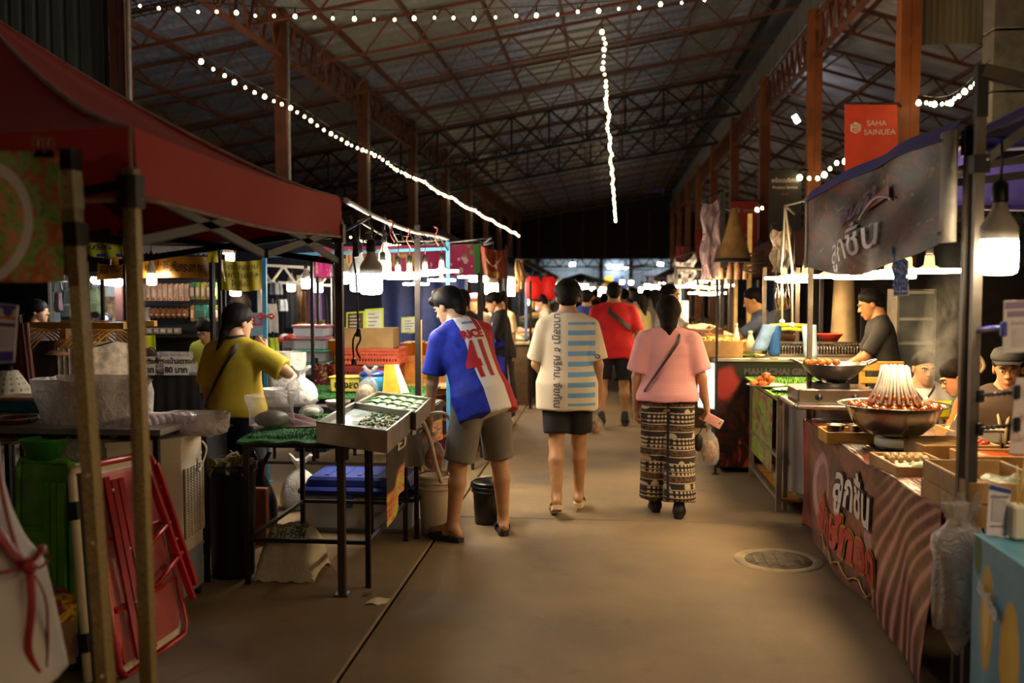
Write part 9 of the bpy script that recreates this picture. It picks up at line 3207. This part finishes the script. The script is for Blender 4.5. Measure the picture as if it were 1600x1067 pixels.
fV = at(862,450,14.4)
fV.x -= .05
def mask(p):
 p['put']('face_mask',MB().ball(p['hc'] +p['RH'] @ Vector((0,.078,-.05)),(.055,.045,.05),12).mesh('face_mask',mat('pale mask','#c9c2bc',.8)),p['body'])
mask(person('person','masked vendor in a cream shirt leaning over the lit trays past the lanterns',(fV.x +.02,15.1),95,1.62,lean=14,armR=((.1,.5,-1),(-.2,1,.0)),armL=((-.1,.5,-1),(.2,1,.0)),head=(0,-20),top=dict(mat=cm('cream shirt','#c8b490'),sleeve=.9,hem=-.14,free=.04),bottom=dict(mat=cm('cream skirt','#b8a482'),len=1.9,loose=.03,flare=.05),hair=dict(th=.02,locks=SH()),shoe=dict(kind='shoe',mat=mat('dark shoe','#1a171a',.6)),skin='#c89068',features=True,h=.02))
def walker(lb,px,Y,face,c1,c2,H=1.64,hair=None,sk='#b58660',sl=.85,ln=1.9,h=.022,dx=0,**kw):
 p = at(px,450,Y)
 return person('person',lb,(p.x +dx,Y),face,H,legR=kw.get('legR',(7,3,4)),legL=kw.get('legL',(-6,3,10,-10)),armR=kw.get('armR'),armL=kw.get('armL'),head=kw.get('head',(0,0)),lean=kw.get('lean',0),top=dict(mat=cm('top ' +c1,c1),sleeve=sl,hem=-.13,free=.035),bottom=dict(mat=cm('bottom ' +c2,c2),len=ln,loose=.02),hair=hair or dict(th=.018,locks=SH()),shoe=dict(kind='shoe',mat=mat('dark shoe','#1a171a',.6)),skin=sk,h=h,features=kw.get('features',False))
LONG = lambda: dict(th=.02,line=(-.04,.5),locks=[((0,-.08,0),(0,-.09,-.2),.075,.05)],down=.32)
walker('vendor with lit face standing behind the masked vendor',877,16.2,160,'#4a4038','#1b1a20',1.70,features=True)
walker('woman in a dark flowered dress beside the masked vendor',883,13.6,20,'#3a2a4a','#2a2030',1.56,LONG())
walker('man in a royal blue shirt half hidden behind the striped shirt man',917,14.2,-5,'#1f3a8f','#20222a',1.66)
walker('woman in a khaki top between the red shirt man and the pink blouse woman',1000,14.6,50,'#8f8258','#3a342c',1.60,LONG())
walker('long haired shopper in grey behind the white shirt man',1024,15.5,10,'#5a564e','#22222a',1.66,LONG())
walker('shopper in a dark patterned shirt at the orange counter',722,10.95,40,'#2c2420','#1a1a20',1.66)
walker('vendor in a warm white shirt behind the pans by the aproned cook',783,13.3,150,'#d8c49a','#2a2a30',1.62,features=True)
pk = walker('vendor in a pink cap behind the aproned cook',742,13.2,175,'#5a4a3a','#2a2a30',1.60,features=True)
pk['put']('cap',MB().lathe(pk['hc'] +Vector((0,0,.05)),[(.11,0),(.105,.04),(.07,.075),(1e-5,.085)],16,sy=1.15).mesh('cap',cm('pink cap','#c86a80')))
walker('dim seller in profile at the black backdrop near the left edge',56,9.6,-80,'#2a1414','#141418',1.55,LONG())
walker('woman in a yellow green vest sorting pouches on the black table',324,9.2,175,'#a8ac3a','#22242a',1.38,dict(th=.02,line=(-.01,.6),locks=SH()),features=True,head=(0,-25))
walker('brown haired shopper behind the yellow blouse woman',375,9.9,60,'#3a3430','#22242a',1.62,dict(mat=brown_hair,th=.022,line=(-.05,.4),locks=[((0,-.08,0),(0,-.09,-.2),.075,.05)],down=.32))
walker('far worker in white behind the wrapped post',1362,12.6,60,'#d2c8b4','#2a2a30',1.62)
protos = [walker('distant shopper in white far down the aisle behind the red shirt man',976,18,5,'#c8c0b0','#2a2a34',1.66,h=.03),walker('distant woman with long hair in tan far down the aisle',944,20,-10,'#a08a68','#2a2a34',1.56,LONG(),h=.03),walker('distant shopper in navy coming up the aisle',990,22,178,'#1c2440','#20222a',1.68,h=.03,features=True),walker('distant shopper in maroon far down the aisle',930,24,10,'#5a2026','#20222a',1.66,h=.03)]
spots = [(0,1010,20,'second distant shopper in white, nearer the right stalls'),(1,1030,22,'distant woman in tan by the right stalls'),(2,962,26,'distant shopper in navy in the middle of the aisle'),(3,1014,27,'distant maroon shopper near the right stalls'),(0,905,22,'distant shopper in white by the left stalls'),(2,893,19,'distant shopper in navy near the left stalls'),(1,918,28,'distant woman in tan by the left stalls'),(3,950,31,'tiny maroon shopper further down the aisle'),(0,968,34,'tiny shopper in white further down the aisle'),(2,985,32,'tiny shopper in navy further down the aisle'),(1,935,36,'tiny woman in tan further down the aisle'),(3,1000,38,'tiny maroon shopper before the bright far room'),(0,925,40,'tiny shopper in white before the black peaked tent'),(2,972,44,'tiny navy figure at the end of the aisle'),(1,955,46,'tiny tan figure at the end of the aisle')]
for i,(k,px,Y,lb) in enumerate(spots):
 r = protos[k]['root']
 dup(r,Vector((at(px,450,Y).x,Y,0)),r.rotation_euler[2] +((i*37) % 50-25)*.02,lb,'distant shoppers')
for q in protos:
 q['root']['group'] = 'distant shoppers'
